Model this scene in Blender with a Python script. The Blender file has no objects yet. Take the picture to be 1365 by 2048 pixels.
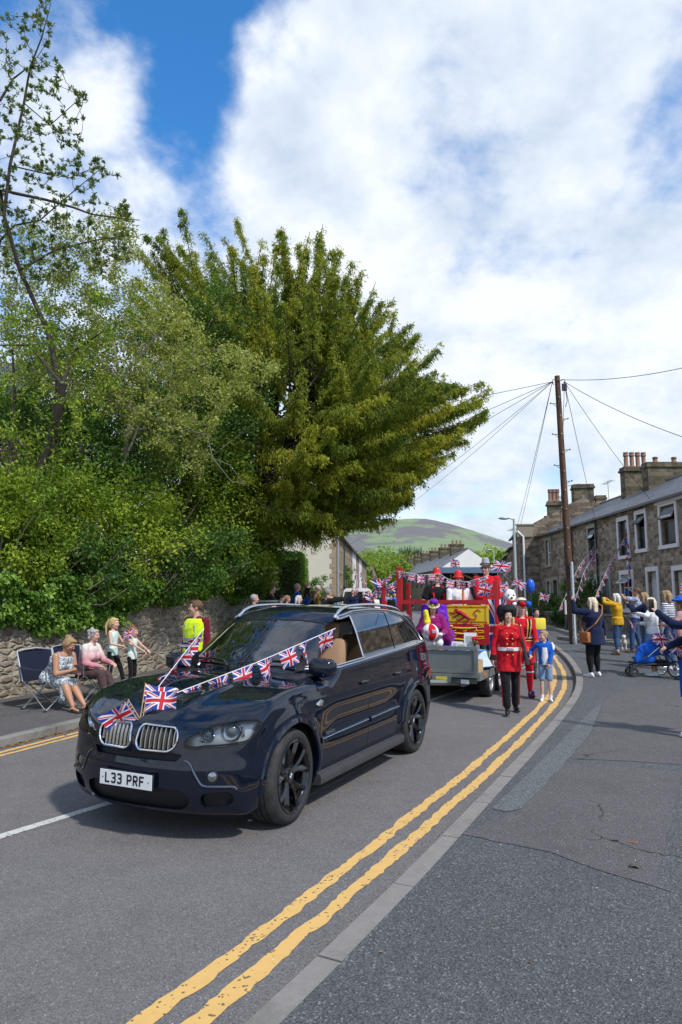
import bpy, bmesh, math, random
import numpy as np
from mathutils import Vector, Matrix, Quaternion
from mathutils.bvhtree import BVHTree
R = math.radians
sc = bpy.context.scene
COL = sc.collection
# ------------------------------------------------------------------ camera
CAM_H = 1.8; FPX = 1365.0; PITCH = math.atan(178 / FPX)
cd = bpy.data.cameras.new('camera'); cd.sensor_fit = 'HORIZONTAL'; cd.sensor_width = 24; cd.lens = 24
cd.clip_start = 0.1; cd.clip_end = 6000
cam = bpy.data.objects.new('camera', cd); COL.objects.link(cam)
cam.location = (0, 0, CAM_H); cam.rotation_euler = (R(90) + PITCH, 0, 0)
sc.camera = cam
# ------------------------------------------------------------------ sun, sky, exposure
SUN_EL, SUN_AZ = R(50), R(138)          # azimuth measured clockwise from +Y (view direction)
sun_dir = Vector((math.sin(SUN_AZ) * math.cos(SUN_EL), math.cos(SUN_AZ) * math.cos(SUN_EL), math.sin(SUN_EL)))
sd = bpy.data.lights.new('sun', 'SUN'); sd.energy = 2.7; sd.angle = R(4); sd.color = (1.0, 0.95, 0.88)
sun = bpy.data.objects.new('sun', sd); COL.objects.link(sun); sun.location = (0, 0, 50)
sun.rotation_euler = sun_dir.to_track_quat('Z', 'Y').to_euler()
sc.view_settings.view_transform = 'Standard'; sc.view_settings.look = 'None'
sc.view_settings.gamma = 1; sc.view_settings.exposure = 0.42
sc.view_settings.use_curve_mapping = False


def px_dir(u, v):
    x = (u - 682.5) / FPX; y = (1024 - v) / FPX
    return Vector((x, math.cos(PITCH) - y * math.sin(PITCH), math.sin(PITCH) + y * math.cos(PITCH)))


def make_world():
    w = bpy.data.worlds.new('World'); sc.world = w; w.use_nodes = True
    nt = w.node_tree; nt.nodes.clear(); L = nt.links
    def N(t, **k):
        n = nt.nodes.new(t)
        for a, b in k.items(): setattr(n, a, b)
        return n
    def math_(op, a, b=None, clamp=False):
        n = N('ShaderNodeMath', operation=op, use_clamp=clamp)
        for i, q in enumerate((a, b)):
            if q is None: continue
            if isinstance(q, (int, float)): n.inputs[i].default_value = q
            else: L.new(q, n.inputs[i])
        return n.outputs[0]
    out = N('ShaderNodeOutputWorld')
    sky = N('ShaderNodeTexSky', sky_type='NISHITA'); sky.sun_disc = False
    sky.sun_elevation = SUN_EL; sky.sun_rotation = SUN_AZ; sky.altitude = 200; sky.air_density = 1.0; sky.dust_density = 0.3; sky.ozone_density = 2.2
    hs = N('ShaderNodeHueSaturation'); hs.inputs['Saturation'].default_value = 1.33; hs.inputs['Value'].default_value = 1.25
    L.new(sky.outputs[0], hs.inputs['Color'])
    bg1 = N('ShaderNodeBackground'); bg1.inputs[1].default_value = 0.15; L.new(hs.outputs[0], bg1.inputs[0])
    tc = N('ShaderNodeTexCoord'); sep = N('ShaderNodeSeparateXYZ'); L.new(tc.outputs['Generated'], sep.inputs[0])
    zc = math_('MAXIMUM', math_('ADD', sep.outputs[2], 0.45), 0.05)
    comb = N('ShaderNodeCombineXYZ'); L.new(math_('DIVIDE', sep.outputs[0], zc), comb.inputs[0]); L.new(math_('DIVIDE', sep.outputs[1], zc), comb.inputs[1])
    def noise(scale, det, rough, off, dist=0.0):
        m = N('ShaderNodeMapping'); m.inputs['Location'].default_value = off; L.new(comb.outputs[0], m.inputs[0])
        n = N('ShaderNodeTexNoise'); n.inputs['Scale'].default_value = scale; n.inputs['Detail'].default_value = det
        n.inputs['Roughness'].default_value = rough; n.inputs['Distortion'].default_value = dist
        L.new(m.outputs[0], n.inputs['Vector']); return n.outputs['Fac']
    n1 = noise(3.3, 9, 0.55, (3.1, 1.7, 0.4), 0.15); n2 = noise(9.0, 8, 0.6, (1.2, 7.7, 2.0), 0.1); n3 = noise(5.5, 6, 0.55, (9.2, 4.1, 1.0))
    base = math_('SUBTRACT', math_('ADD', math_('MULTIPLY', n1, 1.35), math_('MULTIPLY', n2, 0.65)), 0.40)
    # gaps of blue sky and banks of cloud as they stood that day: (px, py, radius, amount)
    blobs = [(340, 150, .15, -.36), (385, 330, .10, -.34), (190, 30, .09, -.08), (60, 280, .10, .05), (860, 345, .10, -.17), (1010, 300, .06, -.08), (1320, 250, .07, -.22), (1265, 90, .07, -.12),
             (390, 20, .10, -.26), (560, 30, .10, .16), (1000, -40, .2, -.12), (215, 150, .09, .20), (260, 190, .05, .12), (110, 90, .08, .14), (230, 310, .10, .16),
             (600, 130, .13, .16), (560, 240, .1, .1), (850, 130, .2, .14), (1150, 150, .12, .12), (620, 420, .2, .16), (250, 400, .12, .16), (1000, 520, .3, .2), (1250, 560, .25, .1), (60, 120, .07, .08)]
    wn = N('ShaderNodeTexNoise'); wn.inputs['Scale'].default_value = 5; wn.inputs['Detail'].default_value = 6; L.new(tc.outputs['Generated'], wn.inputs['Vector'])
    wv = N('ShaderNodeVectorMath', operation='MULTIPLY_ADD'); L.new(wn.outputs['Color'], wv.inputs[0]); wv.inputs[1].default_value = (.26, .26, .26); L.new(tc.outputs['Generated'], wv.inputs[2])
    for (u, v, r, a) in blobs:
        d = px_dir(u, v).normalized()
        vm = N('ShaderNodeVectorMath', operation='DISTANCE'); L.new(wv.outputs[0], vm.inputs[0]); vm.inputs[1].default_value = d + Vector((.13, .13, .13))
        mr = N('ShaderNodeMapRange', interpolation_type='SMOOTHSTEP'); L.new(vm.outputs['Value'], mr.inputs['Value'])
        mr.inputs['From Min'].default_value = 0; mr.inputs['From Max'].default_value = r * 1.8
        mr.inputs['To Min'].default_value = a; mr.inputs['To Max'].default_value = 0
        base = math_('ADD', base, mr.outputs[0])
    # clouds close up towards the horizon
    base = math_('ADD', base, math_('MULTIPLY', math_('SUBTRACT', 0.45, sep.outputs[2], True), 0.75))
    mask = N('ShaderNodeMapRange', interpolation_type='SMOOTHSTEP'); L.new(base, mask.inputs['Value'])
    mask.inputs['From Min'].default_value = 0.40; mask.inputs['From Max'].default_value = 0.84
    mask.inputs['To Max'].default_value = 0.97
    shade = math_('ADD', math_('MULTIPLY', n3, 0.9), math_('MULTIPLY', n2, 0.35))
    cr = N('ShaderNodeValToRGB'); L.new(shade, cr.inputs[0])
    e = cr.color_ramp.elements; e[0].position = 0.42; e[0].color = (0.50, 0.60, 0.74, 1); e[1].position = 0.74; e[1].color = (0.86, 0.90, 0.96, 1)
    low = N('ShaderNodeMapRange'); L.new(sep.outputs[2], low.inputs['Value']); low.inputs['From Min'].default_value = 0.0; low.inputs['From Max'].default_value = 0.28
    mx = N('ShaderNodeMix', data_type='RGBA'); L.new(low.outputs[0], mx.inputs['Factor'])
    cr2 = N('ShaderNodeValToRGB'); L.new(shade, cr2.inputs[0]); e = cr2.color_ramp.elements
    e[0].position = 0.45; e[0].color = (0.54, 0.63, 0.71, 1); e[1].position = 0.75; e[1].color = (0.74, 0.80, 0.85, 1)
    L.new(cr2.outputs[0], mx.inputs['A']); L.new(cr.outputs[0], mx.inputs['B'])
    bg2 = N('ShaderNodeBackground'); bg2.inputs[1].default_value = 0.88; L.new(mx.outputs['Result'], bg2.inputs[0])
    ms = N('ShaderNodeMixShader'); L.new(mask.outputs[0], ms.inputs[0]); L.new(bg1.outputs[0], ms.inputs[1]); L.new(bg2.outputs[0], ms.inputs[2])
    L.new(ms.outputs[0], out.inputs[0])
make_world()
# ------------------------------------------------------------------ terrain
def T(y):
    t = min(1, max(0, (y - 7) / 20.0)); return 0.42 * t * t * (3 - 2 * t)
def SM(x, a, b):
    t = min(1, max(0, (x - a) / (b - a))); return t * t * (3 - 2 * t)
def interp(tab, y):
    if y <= tab[0][1]: (x0, y0), (x1, y1) = tab[0], tab[1]
    elif y >= tab[-1][1]: (x0, y0), (x1, y1) = tab[-2], tab[-1]
    else:
        i = max(k for k in range(len(tab) - 1) if tab[k][1] <= y); (x0, y0), (x1, y1) = tab[i], tab[i + 1]
    return x0 + (x1 - x0) * (y - y0) / (y1 - y0)
def smooth_tab(tab, n=2):
    # resample finely and smooth so that the kerbs curve cleanly
    ys = np.arange(tab[0][1], tab[-1][1] + 1e-6, 0.5); xs = np.array([interp(tab, y) for y in ys])
    for _ in range(n * 3): xs[1:-1] = 0.25 * xs[:-2] + 0.5 * xs[1:-1] + 0.25 * xs[2:]
    return list(zip(xs.tolist(), ys.tolist()))
KR = smooth_tab([(-5.7, -6), (-2.02, 0), (-0.41, 3.0), (0.23, 4.2), (1.0, 5.85), (1.63, 7.15), (2.62, 9.2), (3.62, 11.3), (4.46, 13.2), (5.25, 15.6), (5.98, 18.6), (6.6, 21.9), (7.3, 26.3), (7.8, 31), (8.0, 36), (7.9, 42), (8.2, 60), (9, 90), (11, 130)])
KL = smooth_tab([(-10.3, -6), (-7.6, 0), (-4.25, 8.6), (-3.7, 9.9), (-2.7, 12.6), (-1.9, 15), (-1.0, 18.5), (-0.3, 22), (0.3, 26), (0.75, 31), (1.0, 36), (1.1, 42), (1.8, 60), (3, 90), (5, 130)])
# wall line on the left
WL = [(-13.5, -6), (-11.0, 0), (-6.9, 9.0), (-5.75, 11.7), (-4.75, 14.0), (-3.85, 16.5), (-3.2, 18.8), (-2.62, 21)]
def kr(y): return interp(KR, y)
def kl(y): return interp(KL, y)
def HR(x, y):        # height of the ground right of the road
    return T(y) + 0.10 + 0.30 * SM(x, kr(y) + 2.2, kr(y) + 5.0) * SM(y, 10, 22)
def HG(x, y):        # height of whatever one stands on
    if x > kr(y): return HR(x, y)
    if x < kl(y): return T(y) + 0.10
    return T(y)
def at(u, v, where=None):      # where the line of sight through a point of the photograph meets the ground
    d = px_dir(u, v); z = 0.1; p = None
    for _ in range(80):
        t = min(200, (z - CAM_H) / d.z) if d.z < -1e-4 else 200
        p = Vector((d.x * t, d.y * t)); z = 0.6 * z + 0.4 * HG(p.x, p.y)
    return Vector((p.x, p.y, HG(p.x, p.y)))
def atd(u, v, Y):
    d = px_dir(u, v); return Vector((d.x, d.y, d.z)) * (Y / d.y) + Vector((0, 0, CAM_H))

# ------------------------------------------------------------------ objects
def tag(o, label=None, cat=None, group=None, kind=None):
    if label: o['label'] = label
    if cat: o['category'] = cat
    if group: o['group'] = group
    if kind: o['kind'] = kind
    return o
def thing(name, label, cat, loc=(0, 0, 0), rz=0.0, group=None):
    o = bpy.data.objects.new(name, None); COL.objects.link(o); o.location = loc; o.rotation_euler = (0, 0, rz)
    o.empty_display_size = 0.1
    return tag(o, label, cat, group)
def copy_tree(o, parent=None):
    c = o.copy(); COL.objects.link(c)
    if parent: c.parent = parent
    for ch in o.children: copy_tree(ch, c)
    return c

class MB:
    def __init__(s): s.v = []; s.f = []; s.m = []; s.uv = []; s.mi = 0; s.M = None
    def add(s, vs, fs, uvs=None):
        b = len(s.v)
        for p in vs:
            p = Vector(p)
            if s.M is not None: p = s.M @ p
            s.v.append(tuple(p))
        for i, f in enumerate(fs):
            s.f.append([b + k for k in f]); s.m.append(s.mi); s.uv.append(uvs[i] if uvs else None)
        return s
    def box(s, c, d, rz=0.0, ry=0.0, rx=0.0, bev=0.0):
        x, y, z = (q / 2 for q in d)
        Mx = Matrix.Translation(Vector(c)) @ Matrix.Rotation(rz, 4, 'Z') @ Matrix.Rotation(ry, 4, 'Y') @ Matrix.Rotation(rx, 4, 'X')
        if bev > 0:
            b = min(bev, x * .9, y * .9, z * .9); vs = []; 
            bm = bmesh.new(); bmesh.ops.create_cube(bm, size=1)
            for q in bm.verts: q.co = Vector((q.co.x * 2 * x, q.co.y * 2 * y, q.co.z * 2 * z))
            bmesh.ops.bevel(bm, geom=bm.edges[:], offset=b, segments=2, affect='EDGES', profile=0.5)
            bm.verts.index_update(); vs = [Mx @ q.co for q in bm.verts]; fs = [[q.index for q in f.verts] for f in bm.faces]; bm.free()
            return s.add(vs, fs)
        vs = [Mx @ Vector((a * x, b * y, c_ * z)) for a in (-1, 1) for b in (-1, 1) for c_ in (-1, 1)]
        return s.add(vs, [(0, 1, 3, 2), (4, 6, 7, 5), (0, 4, 5, 1), (2, 3, 7, 6), (0, 2, 6, 4), (1, 5, 7, 3)])
    def quad(s, a, b, c, d, uv=True):
        return s.add([a, b, c, d], [(0, 1, 2, 3)], [[(0, 0), (1, 0), (1, 1), (0, 1)]] if uv else None)
    def tube(s, path, r, n=8, cap=True, flat=None):
        path = [Vector(p) for p in path]; k = len(path)
        rr = r if isinstance(r, (list, tuple)) else [r] * k
        vs = []; up = None
        for i, p in enumerate(path):
            t = (path[min(i + 1, k - 1)] - path[max(i - 1, 0)])
            if t.length < 1e-9: t = Vector((0, 0, 1))
            t.normalize()
            if up is None:
                up = t.cross(Vector((0, 0, 1)) if abs(t.z) < .9 else Vector((0, 1, 0))).normalized()
            else:
                up = (up - t * up.dot(t))
                up = up.normalized() if up.length > 1e-6 else t.orthogonal().normalized()
            w = t.cross(up)
            for j in range(n):
                a = 2 * math.pi * j / n
                vs.append(p + up * math.cos(a) * rr[i] + w * math.sin(a) * rr[i] * (flat or 1))
        fs = [(i * n + j, i * n + (j + 1) % n, (i + 1) * n + (j + 1) % n, (i + 1) * n + j) for i in range(k - 1) for j in range(n)]
        if cap: fs += [list(range(n))[::-1], [(k - 1) * n + j for j in range(n)]]
        return s.add(vs, fs)
    def cyl(s, a, b, r, r2=None, n=16): return s.tube([a, b], [r, r if r2 is None else r2], n)
    def lathe(s, prof, n=24, c=(0, 0, 0), axis='Z', cap=True):
        vs = []
        for (r, h) in prof:
            for j in range(n):
                a = 2 * math.pi * j / n; x, y = r * math.cos(a), r * math.sin(a)
                q = {'Z': (x, y, h), 'Y': (x, h, y), 'X': (h, x, y)}[axis]
                vs.append(Vector(c) + Vector(q))
        k = len(prof)
        fs = [(i * n + j, i * n + (j + 1) % n, (i + 1) * n + (j + 1) % n, (i + 1) * n + j) for i in range(k - 1) for j in range(n)]
        if cap:
            if prof[0][0] > 1e-4: fs.append(list(range(n))[::-1])
            if prof[-1][0] > 1e-4: fs.append([(k - 1) * n + j for j in range(n)])
        return s.add(vs, fs)
    def ell(s, c, r, n=12, m=8, rot=None):
        c = Vector(c); r = (r, r, r) if isinstance(r, (int, float)) else r
        vs = [Vector((0, 0, -r[2]))]
        for i in range(1, m):
            t = -math.pi / 2 + math.pi * i / m
            for j in range(n):
                a = 2 * math.pi * j / n
                vs.append(Vector((r[0] * math.cos(t) * math.cos(a), r[1] * math.cos(t) * math.sin(a), r[2] * math.sin(t))))
        vs.append(Vector((0, 0, r[2])))
        if rot is not None: vs = [rot @ q for q in vs]
        fs = [(0, 1 + (j + 1) % n, 1 + j) for j in range(n)]
        fs += [(1 + i * n + j, 1 + i * n + (j + 1) % n, 1 + (i + 1) * n + (j + 1) % n, 1 + (i + 1) * n + j) for i in range(m - 2) for j in range(n)]
        e = 1 + (m - 1) * n; fs += [(e, e - n + j, e - n + (j + 1) % n) for j in range(n)]
        return s.add([c + q for q in vs], fs)
    def prism(s, poly, a, b, axis='Y'):
        # poly: list of 2D points; extruded along axis from a to b
        def P(p, t): return {'Y': (p[0], t, p[1]), 'X': (t, p[0], p[1]), 'Z': (p[0], p[1], t)}[axis]
        n = len(poly); vs = [P(p, a) for p in poly] + [P(p, b) for p in poly]
        fs = [list(range(n)), [n + i for i in range(n)][::-1]] + [(i, n + i, n + (i + 1) % n, (i + 1) % n) for i in range(n)]
        return s.add(vs, fs)
    def grid(s, fn, nu, nv, uv=True, wrap=False):
        vs = [fn(i / nu, j / nv) for i in range(nu + 1) for j in range(nv + 1)]
        fs = []; uvs = []
        for i in range(nu):
            for j in range(nv):
                a = i * (nv + 1) + j; fs.append((a, a + nv + 1, a + nv + 2, a + 1))
                uvs.append([(i / nu, j / nv), ((i + 1) / nu, j / nv), ((i + 1) / nu, (j + 1) / nv), (i / nu, (j + 1) / nv)])
        return s.add(vs, fs, uvs if uv else None)
    def mesh(s, name, mats, smooth=False, fix=True):
        me = bpy.data.meshes.new(name); me.from_pydata(s.v, [], s.f)
        if not isinstance(mats, (list, tuple)): mats = [mats]
        for m in mats: me.materials.append(m)
        me.polygons.foreach_set('material_index', s.m)
        if fix:
            bm = bmesh.new(); bm.from_mesh(me); bmesh.ops.recalc_face_normals(bm, faces=bm.faces[:]); bm.to_mesh(me); bm.free()
        uvl = me.uv_layers.new(name='UVMap').data; k = 0; auto_uv = me.uv_layers.new(name='metres').data
        cos = [v.co for v in me.vertices]
        for pi, p in enumerate(me.polygons):
            n = p.normal; q = s.uv[pi]
            ax = (0, 1) if abs(n.z) > max(abs(n.x), abs(n.y)) else ((1, 2) if abs(n.x) > abs(n.y) else (0, 2))
            if q is not None: mp = {vi: q[i] for i, vi in enumerate(s.f[pi])}
            for li in p.loop_indices:
                vi = me.loops[li].vertex_index; c = cos[vi]; w = (c[ax[0]], c[ax[1]])
                auto_uv[li].uv = w; uvl[li].uv = mp[vi] if q is not None else w
        if smooth:
            me.polygons.foreach_set('use_smooth', [True] * len(me.polygons))
            if smooth != 'all': me.set_sharp_from_angle(angle=R(smooth if smooth is not True else 40))
        me.update(); return me
    def build(s, name, mats, parent=None, smooth=False, label=None, cat=None, group=None, kind=None, fix=True):
        o = bpy.data.objects.new(name, s.mesh(name, mats, smooth, fix)); COL.objects.link(o)
        if parent is not None: o.parent = parent
        return tag(o, label, cat, group, kind)

def fast_mesh(name, V, n, mats, smooth=False, cols=None):
    """V: (k*n,3) array; k separate n-gons"""
    k = len(V) // n; me = bpy.data.meshes.new(name); me.vertices.add(len(V)); me.vertices.foreach_set('co', np.asarray(V, dtype=np.float32).ravel())
    me.loops.add(len(V)); me.loops.foreach_set('vertex_index', np.arange(len(V), dtype=np.int32))
    me.polygons.add(k); me.polygons.foreach_set('loop_start', np.arange(0, k * n, n, dtype=np.int32))
    if smooth: me.polygons.foreach_set('use_smooth', np.ones(k, dtype=bool))
    for m in (mats if isinstance(mats, (list, tuple)) else [mats]): me.materials.append(m)
    if cols is not None:
        at_ = me.attributes.new('tone', 'FLOAT', 'FACE'); at_.data.foreach_set('value', np.asarray(cols, dtype=np.float32))
    me.update(); me.validate(); return me

# ------------------------------------------------------------------ materials
MATS = {}
class NT:
    def __init__(s, name):
        s.mat = bpy.data.materials.new(name); s.mat.use_nodes = True; s.t = s.mat.node_tree; s.t.nodes.clear(); s.L = s.t.links
        s.out = s.N('ShaderNodeOutputMaterial'); s.bs = s.N('ShaderNodeBsdfPrincipled'); s.L.new(s.bs.outputs[0], s.out.inputs[0])
    def N(s, t, **k):
        n = s.t.nodes.new(t)
        for a, b in k.items(): setattr(n, a, b)
        return n
    def put(s, inp, q):
        if isinstance(q, bpy.types.NodeSocket): s.L.new(q, inp)
        elif isinstance(q, (tuple, list)) and len(q) == 3 and inp.type == 'RGBA': inp.default_value = (*q, 1)
        else: inp.default_value = q
    def set(s, **k):
        for a, b in k.items(): s.put(s.bs.inputs[a.replace('_', ' ')], b)
        return s
    def m(s, op, a, b=None, c=None, clamp=False):
        n = s.N('ShaderNodeMath', operation=op, use_clamp=clamp)
        for i, q in enumerate((a, b, c)):
            if q is not None: s.put(n.inputs[i], q)
        return n.outputs[0]
    def co(s, kind='Object', scale=(1, 1, 1), loc=(0, 0, 0), rot=(0, 0, 0)):
        if kind in ('UVMap', 'metres'): o = s.N('ShaderNodeUVMap', uv_map=kind).outputs[0]
        elif kind == 'World': o = s.N('ShaderNodeNewGeometry').outputs['Position']
        else: o = s.N('ShaderNodeTexCoord').outputs[kind]
        mp = s.N('ShaderNodeMapping'); s.L.new(o, mp.inputs[0]); mp.inputs['Scale'].default_value = scale; mp.inputs['Location'].default_value = loc; mp.inputs['Rotation'].default_value = rot
        return mp.outputs[0]
    def noise(s, vec, scale=5, det=4, rough=.5, dist=0, col=False):
        n = s.N('ShaderNodeTexNoise'); s.L.new(vec, n.inputs['Vector']); n.inputs['Scale'].default_value = scale; n.inputs['Detail'].default_value = det
        n.inputs['Roughness'].default_value = rough; n.inputs['Distortion'].default_value = dist; return n.outputs['Color' if col else 'Fac']
    def vor(s, vec, scale=5, feature='F1', rnd=1.0, out='Distance', metric='EUCLIDEAN'):
        n = s.N('ShaderNodeTexVoronoi', feature=feature)
        if feature != 'DISTANCE_TO_EDGE': n.distance = metric
        s.L.new(vec, n.inputs['Vector']); n.inputs['Scale'].default_value = scale; n.inputs['Randomness'].default_value = rnd; return n.outputs[out]
    def ramp(s, fac, stops, interp='LINEAR'):
        n = s.N('ShaderNodeValToRGB'); s.put(n.inputs[0], fac); e = n.color_ramp.elements; n.color_ramp.interpolation = interp
        while len(e) < len(stops): e.new(0.5)
        for i, (p, c) in enumerate(stops):
            e[i].position = p; c = (c, c, c) if isinstance(c, (int, float)) else c; e[i].color = (*c, 1)
        return n.outputs[0]
    def mix(s, fac, a, b, mode='MIX'):
        n = s.N('ShaderNodeMix', data_type='RGBA', blend_type=mode); s.put(n.inputs['Factor'], fac)
        s.put(n.inputs['A'], a); s.put(n.inputs['B'], b); return n.outputs['Result']
    def mr(s, v, a, b, c=0.0, d=1.0, smooth=False):
        n = s.N('ShaderNodeMapRange'); n.interpolation_type = 'SMOOTHSTEP' if smooth else 'LINEAR'
        s.put(n.inputs['Value'], v); n.inputs['From Min'].default_value = a; n.inputs['From Max'].default_value = b
        n.inputs['To Min'].default_value = c; n.inputs['To Max'].default_value = d; return n.outputs[0]
    def bump(s, h, strength=.3, dist=.01):
        n = s.N('ShaderNodeBump'); s.put(n.inputs['Height'], h); n.inputs['Strength'].default_value = strength; n.inputs['Distance'].default_value = dist
        s.L.new(n.outputs[0], s.bs.inputs['Normal']); return s
    def scl(s, col, k): return s.mix(1.0, col, k, 'MULTIPLY')

def sep(t, vec):
    n = t.N('ShaderNodeSeparateXYZ'); t.L.new(vec, n.inputs[0]); return n.outputs
def mat(name, col, rough=.6, metal=0.0, var=.12, vs=6.0, bump=0.0, bs=60.0, bd=.004, spec=None, coat=0, sheen=0, extra=None):
    """a plain surface with the slight unevenness of colour every real one has"""
    if name in MATS: return MATS[name]
    t = NT(name); v = t.co('Object'); n = t.noise(v, vs, 5, .6)
    c = t.mix(n, tuple(q * (1 - var) for q in col), tuple(min(1, q * (1 + var)) for q in col))
    t.set(Base_Color=c, Metallic=metal, Roughness=t.mr(t.noise(v, vs * 3, 3), .3, .7, max(0, rough - .06), min(1, rough + .06)))
    if spec is not None: t.set(Specular_IOR_Level=spec)
    if coat: t.set(Coat_Weight=coat, Coat_Roughness=.03)
    if sheen: t.set(Sheen_Weight=sheen)
    if bump: t.bump(t.noise(v, bs, 4, .6), bump, bd)
    MATS[name] = t.mat; return t.mat
def fabric(name, col, rough=.85, var=.15): return mat(name, col, rough, var=var, vs=9, bump=.6, bs=11, bd=.025, spec=.15, sheen=.1)

def jack_group():
    g = bpy.data.node_groups.new('cross_flag', 'ShaderNodeTree')
    g.interface.new_socket('UV', in_out='INPUT', socket_type='NodeSocketVector'); g.interface.new_socket('Color', in_out='OUTPUT', socket_type='NodeSocketColor')
    L = g.links; gi = g.nodes.new('NodeGroupInput'); go = g.nodes.new('NodeGroupOutput')
    def m(op, a, b=None):
        n = g.nodes.new('ShaderNodeMath'); n.operation = op
        for i, q in enumerate((a, b)):
            if q is None: continue
            if isinstance(q, (int, float)): n.inputs[i].default_value = q
            else: L.new(q, n.inputs[i])
        return n.outputs[0]
    s = g.nodes.new('ShaderNodeSeparateXYZ'); L.new(gi.outputs[0], s.inputs[0])
    X = m('MULTIPLY', m('SUBTRACT', s.outputs[0], .5), 56); Y = m('MULTIPLY', m('SUBTRACT', s.outputs[1], .5), 32)
    aX = m('ABSOLUTE', X); aY = m('ABSOLUTE', Y); mn = m('MINIMUM', aX, aY)
    red1 = m('LESS_THAN', mn, 3.0); wh1 = m('LESS_THAN', mn, 5.0)
    d1 = m('MULTIPLY', m('SUBTRACT', Y, m('MULTIPLY', X, 32 / 56)), .868); d2 = m('MULTIPLY', m('ADD', Y, m('MULTIPLY', X, 32 / 56)), .868)
    wh2 = m('LESS_THAN', m('MINIMUM', m('ABSOLUTE', d1), m('ABSOLUTE', d2)), 3.0)
    sg = m('SIGN', X)
    r1 = m('LESS_THAN', m('ABSOLUTE', m('ADD', d1, m('MULTIPLY', sg, 1.0))), 1.0); r2 = m('LESS_THAN', m('ABSOLUTE', m('ADD', d2, m('MULTIPLY', sg, 1.0))), 1.0)
    rd = m('MAXIMUM', r1, r2)
    def mix(f, a, b):
        n = g.nodes.new('ShaderNodeMix'); n.data_type = 'RGBA'; L.new(f, n.inputs['Factor'])
        for i, q in (('A', a), ('B', b)):
            if isinstance(q, tuple): n.inputs[i].default_value = (*q, 1)
            else: L.new(q, n.inputs[i])
        return n.outputs['Result']
    RED = (.58, .012, .03); BLU = (.02, .04, .30); WH = (.78, .78, .80)
    c = mix(wh2, BLU, WH); c = mix(rd, c, RED); c = mix(wh1, c, WH); c = mix(red1, c, RED); L.new(c, go.inputs[0]); return g
JACK = jack_group()
def jack_mat(name, vec=None, rough=.7, trans=.25, scale=(1, 1, 1), loc=(0, 0, 0), rot=(0, 0, 0), kind='UVMap'):
    t = NT(name); g = t.N('ShaderNodeGroup'); g.node_tree = JACK; t.L.new(t.co(kind, scale, loc, rot), g.inputs[0])
    t.set(Base_Color=g.outputs[0], Roughness=rough)
    if trans:
        tr = t.N('ShaderNodeBsdfTranslucent'); t.L.new(g.outputs[0], tr.inputs[0]); ms = t.N('ShaderNodeMixShader'); ms.inputs[0].default_value = trans
        t.L.new(t.bs.outputs[0], ms.inputs[1]); t.L.new(tr.outputs[0], ms.inputs[2]); t.L.new(ms.outputs[0], t.out.inputs[0])
    MATS[name] = t.mat; return t.mat
M_JACK = jack_mat('flag_cloth')
M_TAPE = mat('white_tape', (.75, .75, .76), .6)
M_STEEL = mat('galvanised_steel', (.42, .44, .45), .45, .8, var=.2)
M_ALU = mat('brushed_aluminium', (.62, .63, .65), .3, .9)
M_BLACKP = mat('black_plastic', (.018, .018, .02), .45, var=.3)
M_RUBBER = mat('rubber', (.022, .022, .024), .75, var=.35, bump=.2)
M_WHITEP = mat('white_paint', (.78, .78, .76), .4, var=.06)
M_GOLD = mat('brass', (.75, .55, .18), .3, .9)
M_CHROME = mat('chrome', (.75, .76, .78), .12, 1.0, var=.03)
# ------------------------------------------------------------------ the ground
def asphalt(name, dark, light, chip=.16, scale=95, tint=None, cracks=False, patchy=.25):
    t = NT(name); v = t.co('World')
    agg = t.vor(v, scale, out='Color'); s3 = sep(t, agg)
    c = t.mix(t.mr(s3[0], 0, 1, 0, 1), dark, light)
    spark = t.m('GREATER_THAN', s3[1], .955); c = t.mix(t.m('MULTIPLY', spark, .36), c, (chip * 2.1, chip * 2.05, chip * 2))
    fine = t.noise(v, 260, 3, .7); c = t.mix(t.mr(fine, .35, .65), c, t.scl(c, (1.35, 1.35, 1.38)))
    big = t.noise(v, .55, 5, .6); med = t.noise(v, 3.2, 6, .65)
    c = t.mix(t.mr(big, .35, .7, 0, patchy), c, t.scl(c, (1.6, 1.58, 1.55)), 'MIX'); c = t.mix(t.mr(med, .45, .75, 0, patchy * 1.2), c, t.scl(c, (.55, .55, .56)))
    sp_ = t.mr(t.noise(v, 1.1, 3, .5), .60, .72, 0, .35); c = t.mix(sp_, c, t.scl(c, (.55, .54, .53)))
    h = t.m('ADD', t.vor(v, scale, out='Distance'), t.m('MULTIPLY', fine, .6))
    if cracks:
        d = t.noise(v, 2.0, 4, .6, col=True); vm = t.N('ShaderNodeVectorMath', operation='MULTIPLY_ADD'); t.L.new(d, vm.inputs[0]); vm.inputs[1].default_value = (.5, .5, .5); t.L.new(v, vm.inputs[2])
        e = t.vor(vm.outputs[0], .33, 'DISTANCE_TO_EDGE'); ck = t.m('LESS_THAN', e, .0022)
        ck = t.m('MULTIPLY', ck, t.mr(t.noise(v, .7, 2), .55, .60)); c = t.mix(ck, c, (.012, .012, .012)); h = t.m('SUBTRACT', h, t.m('MULTIPLY', ck, 2))
    t.set(Base_Color=c, Roughness=.86, Specular_IOR_Level=.35); t.bump(h, .75, .006); return t.mat
M_ROAD = asphalt('road_asphalt', (.085, .079, .076), (.170, .159, .153), .19, 150)
M_PAVE = asphalt('pavement_asphalt', (.040, .042, .042), (.102, .106, .106), .18, 115, cracks=True)
M_PATCH = asphalt('patched_asphalt', (.060, .057, .056), (.112, .106, .104), .17, 150, cracks=True)
M_PATCH2 = asphalt('greenish_patch', (.055, .060, .058), (.135, .146, .142), .2, 110)
M_DIRT = None
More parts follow.
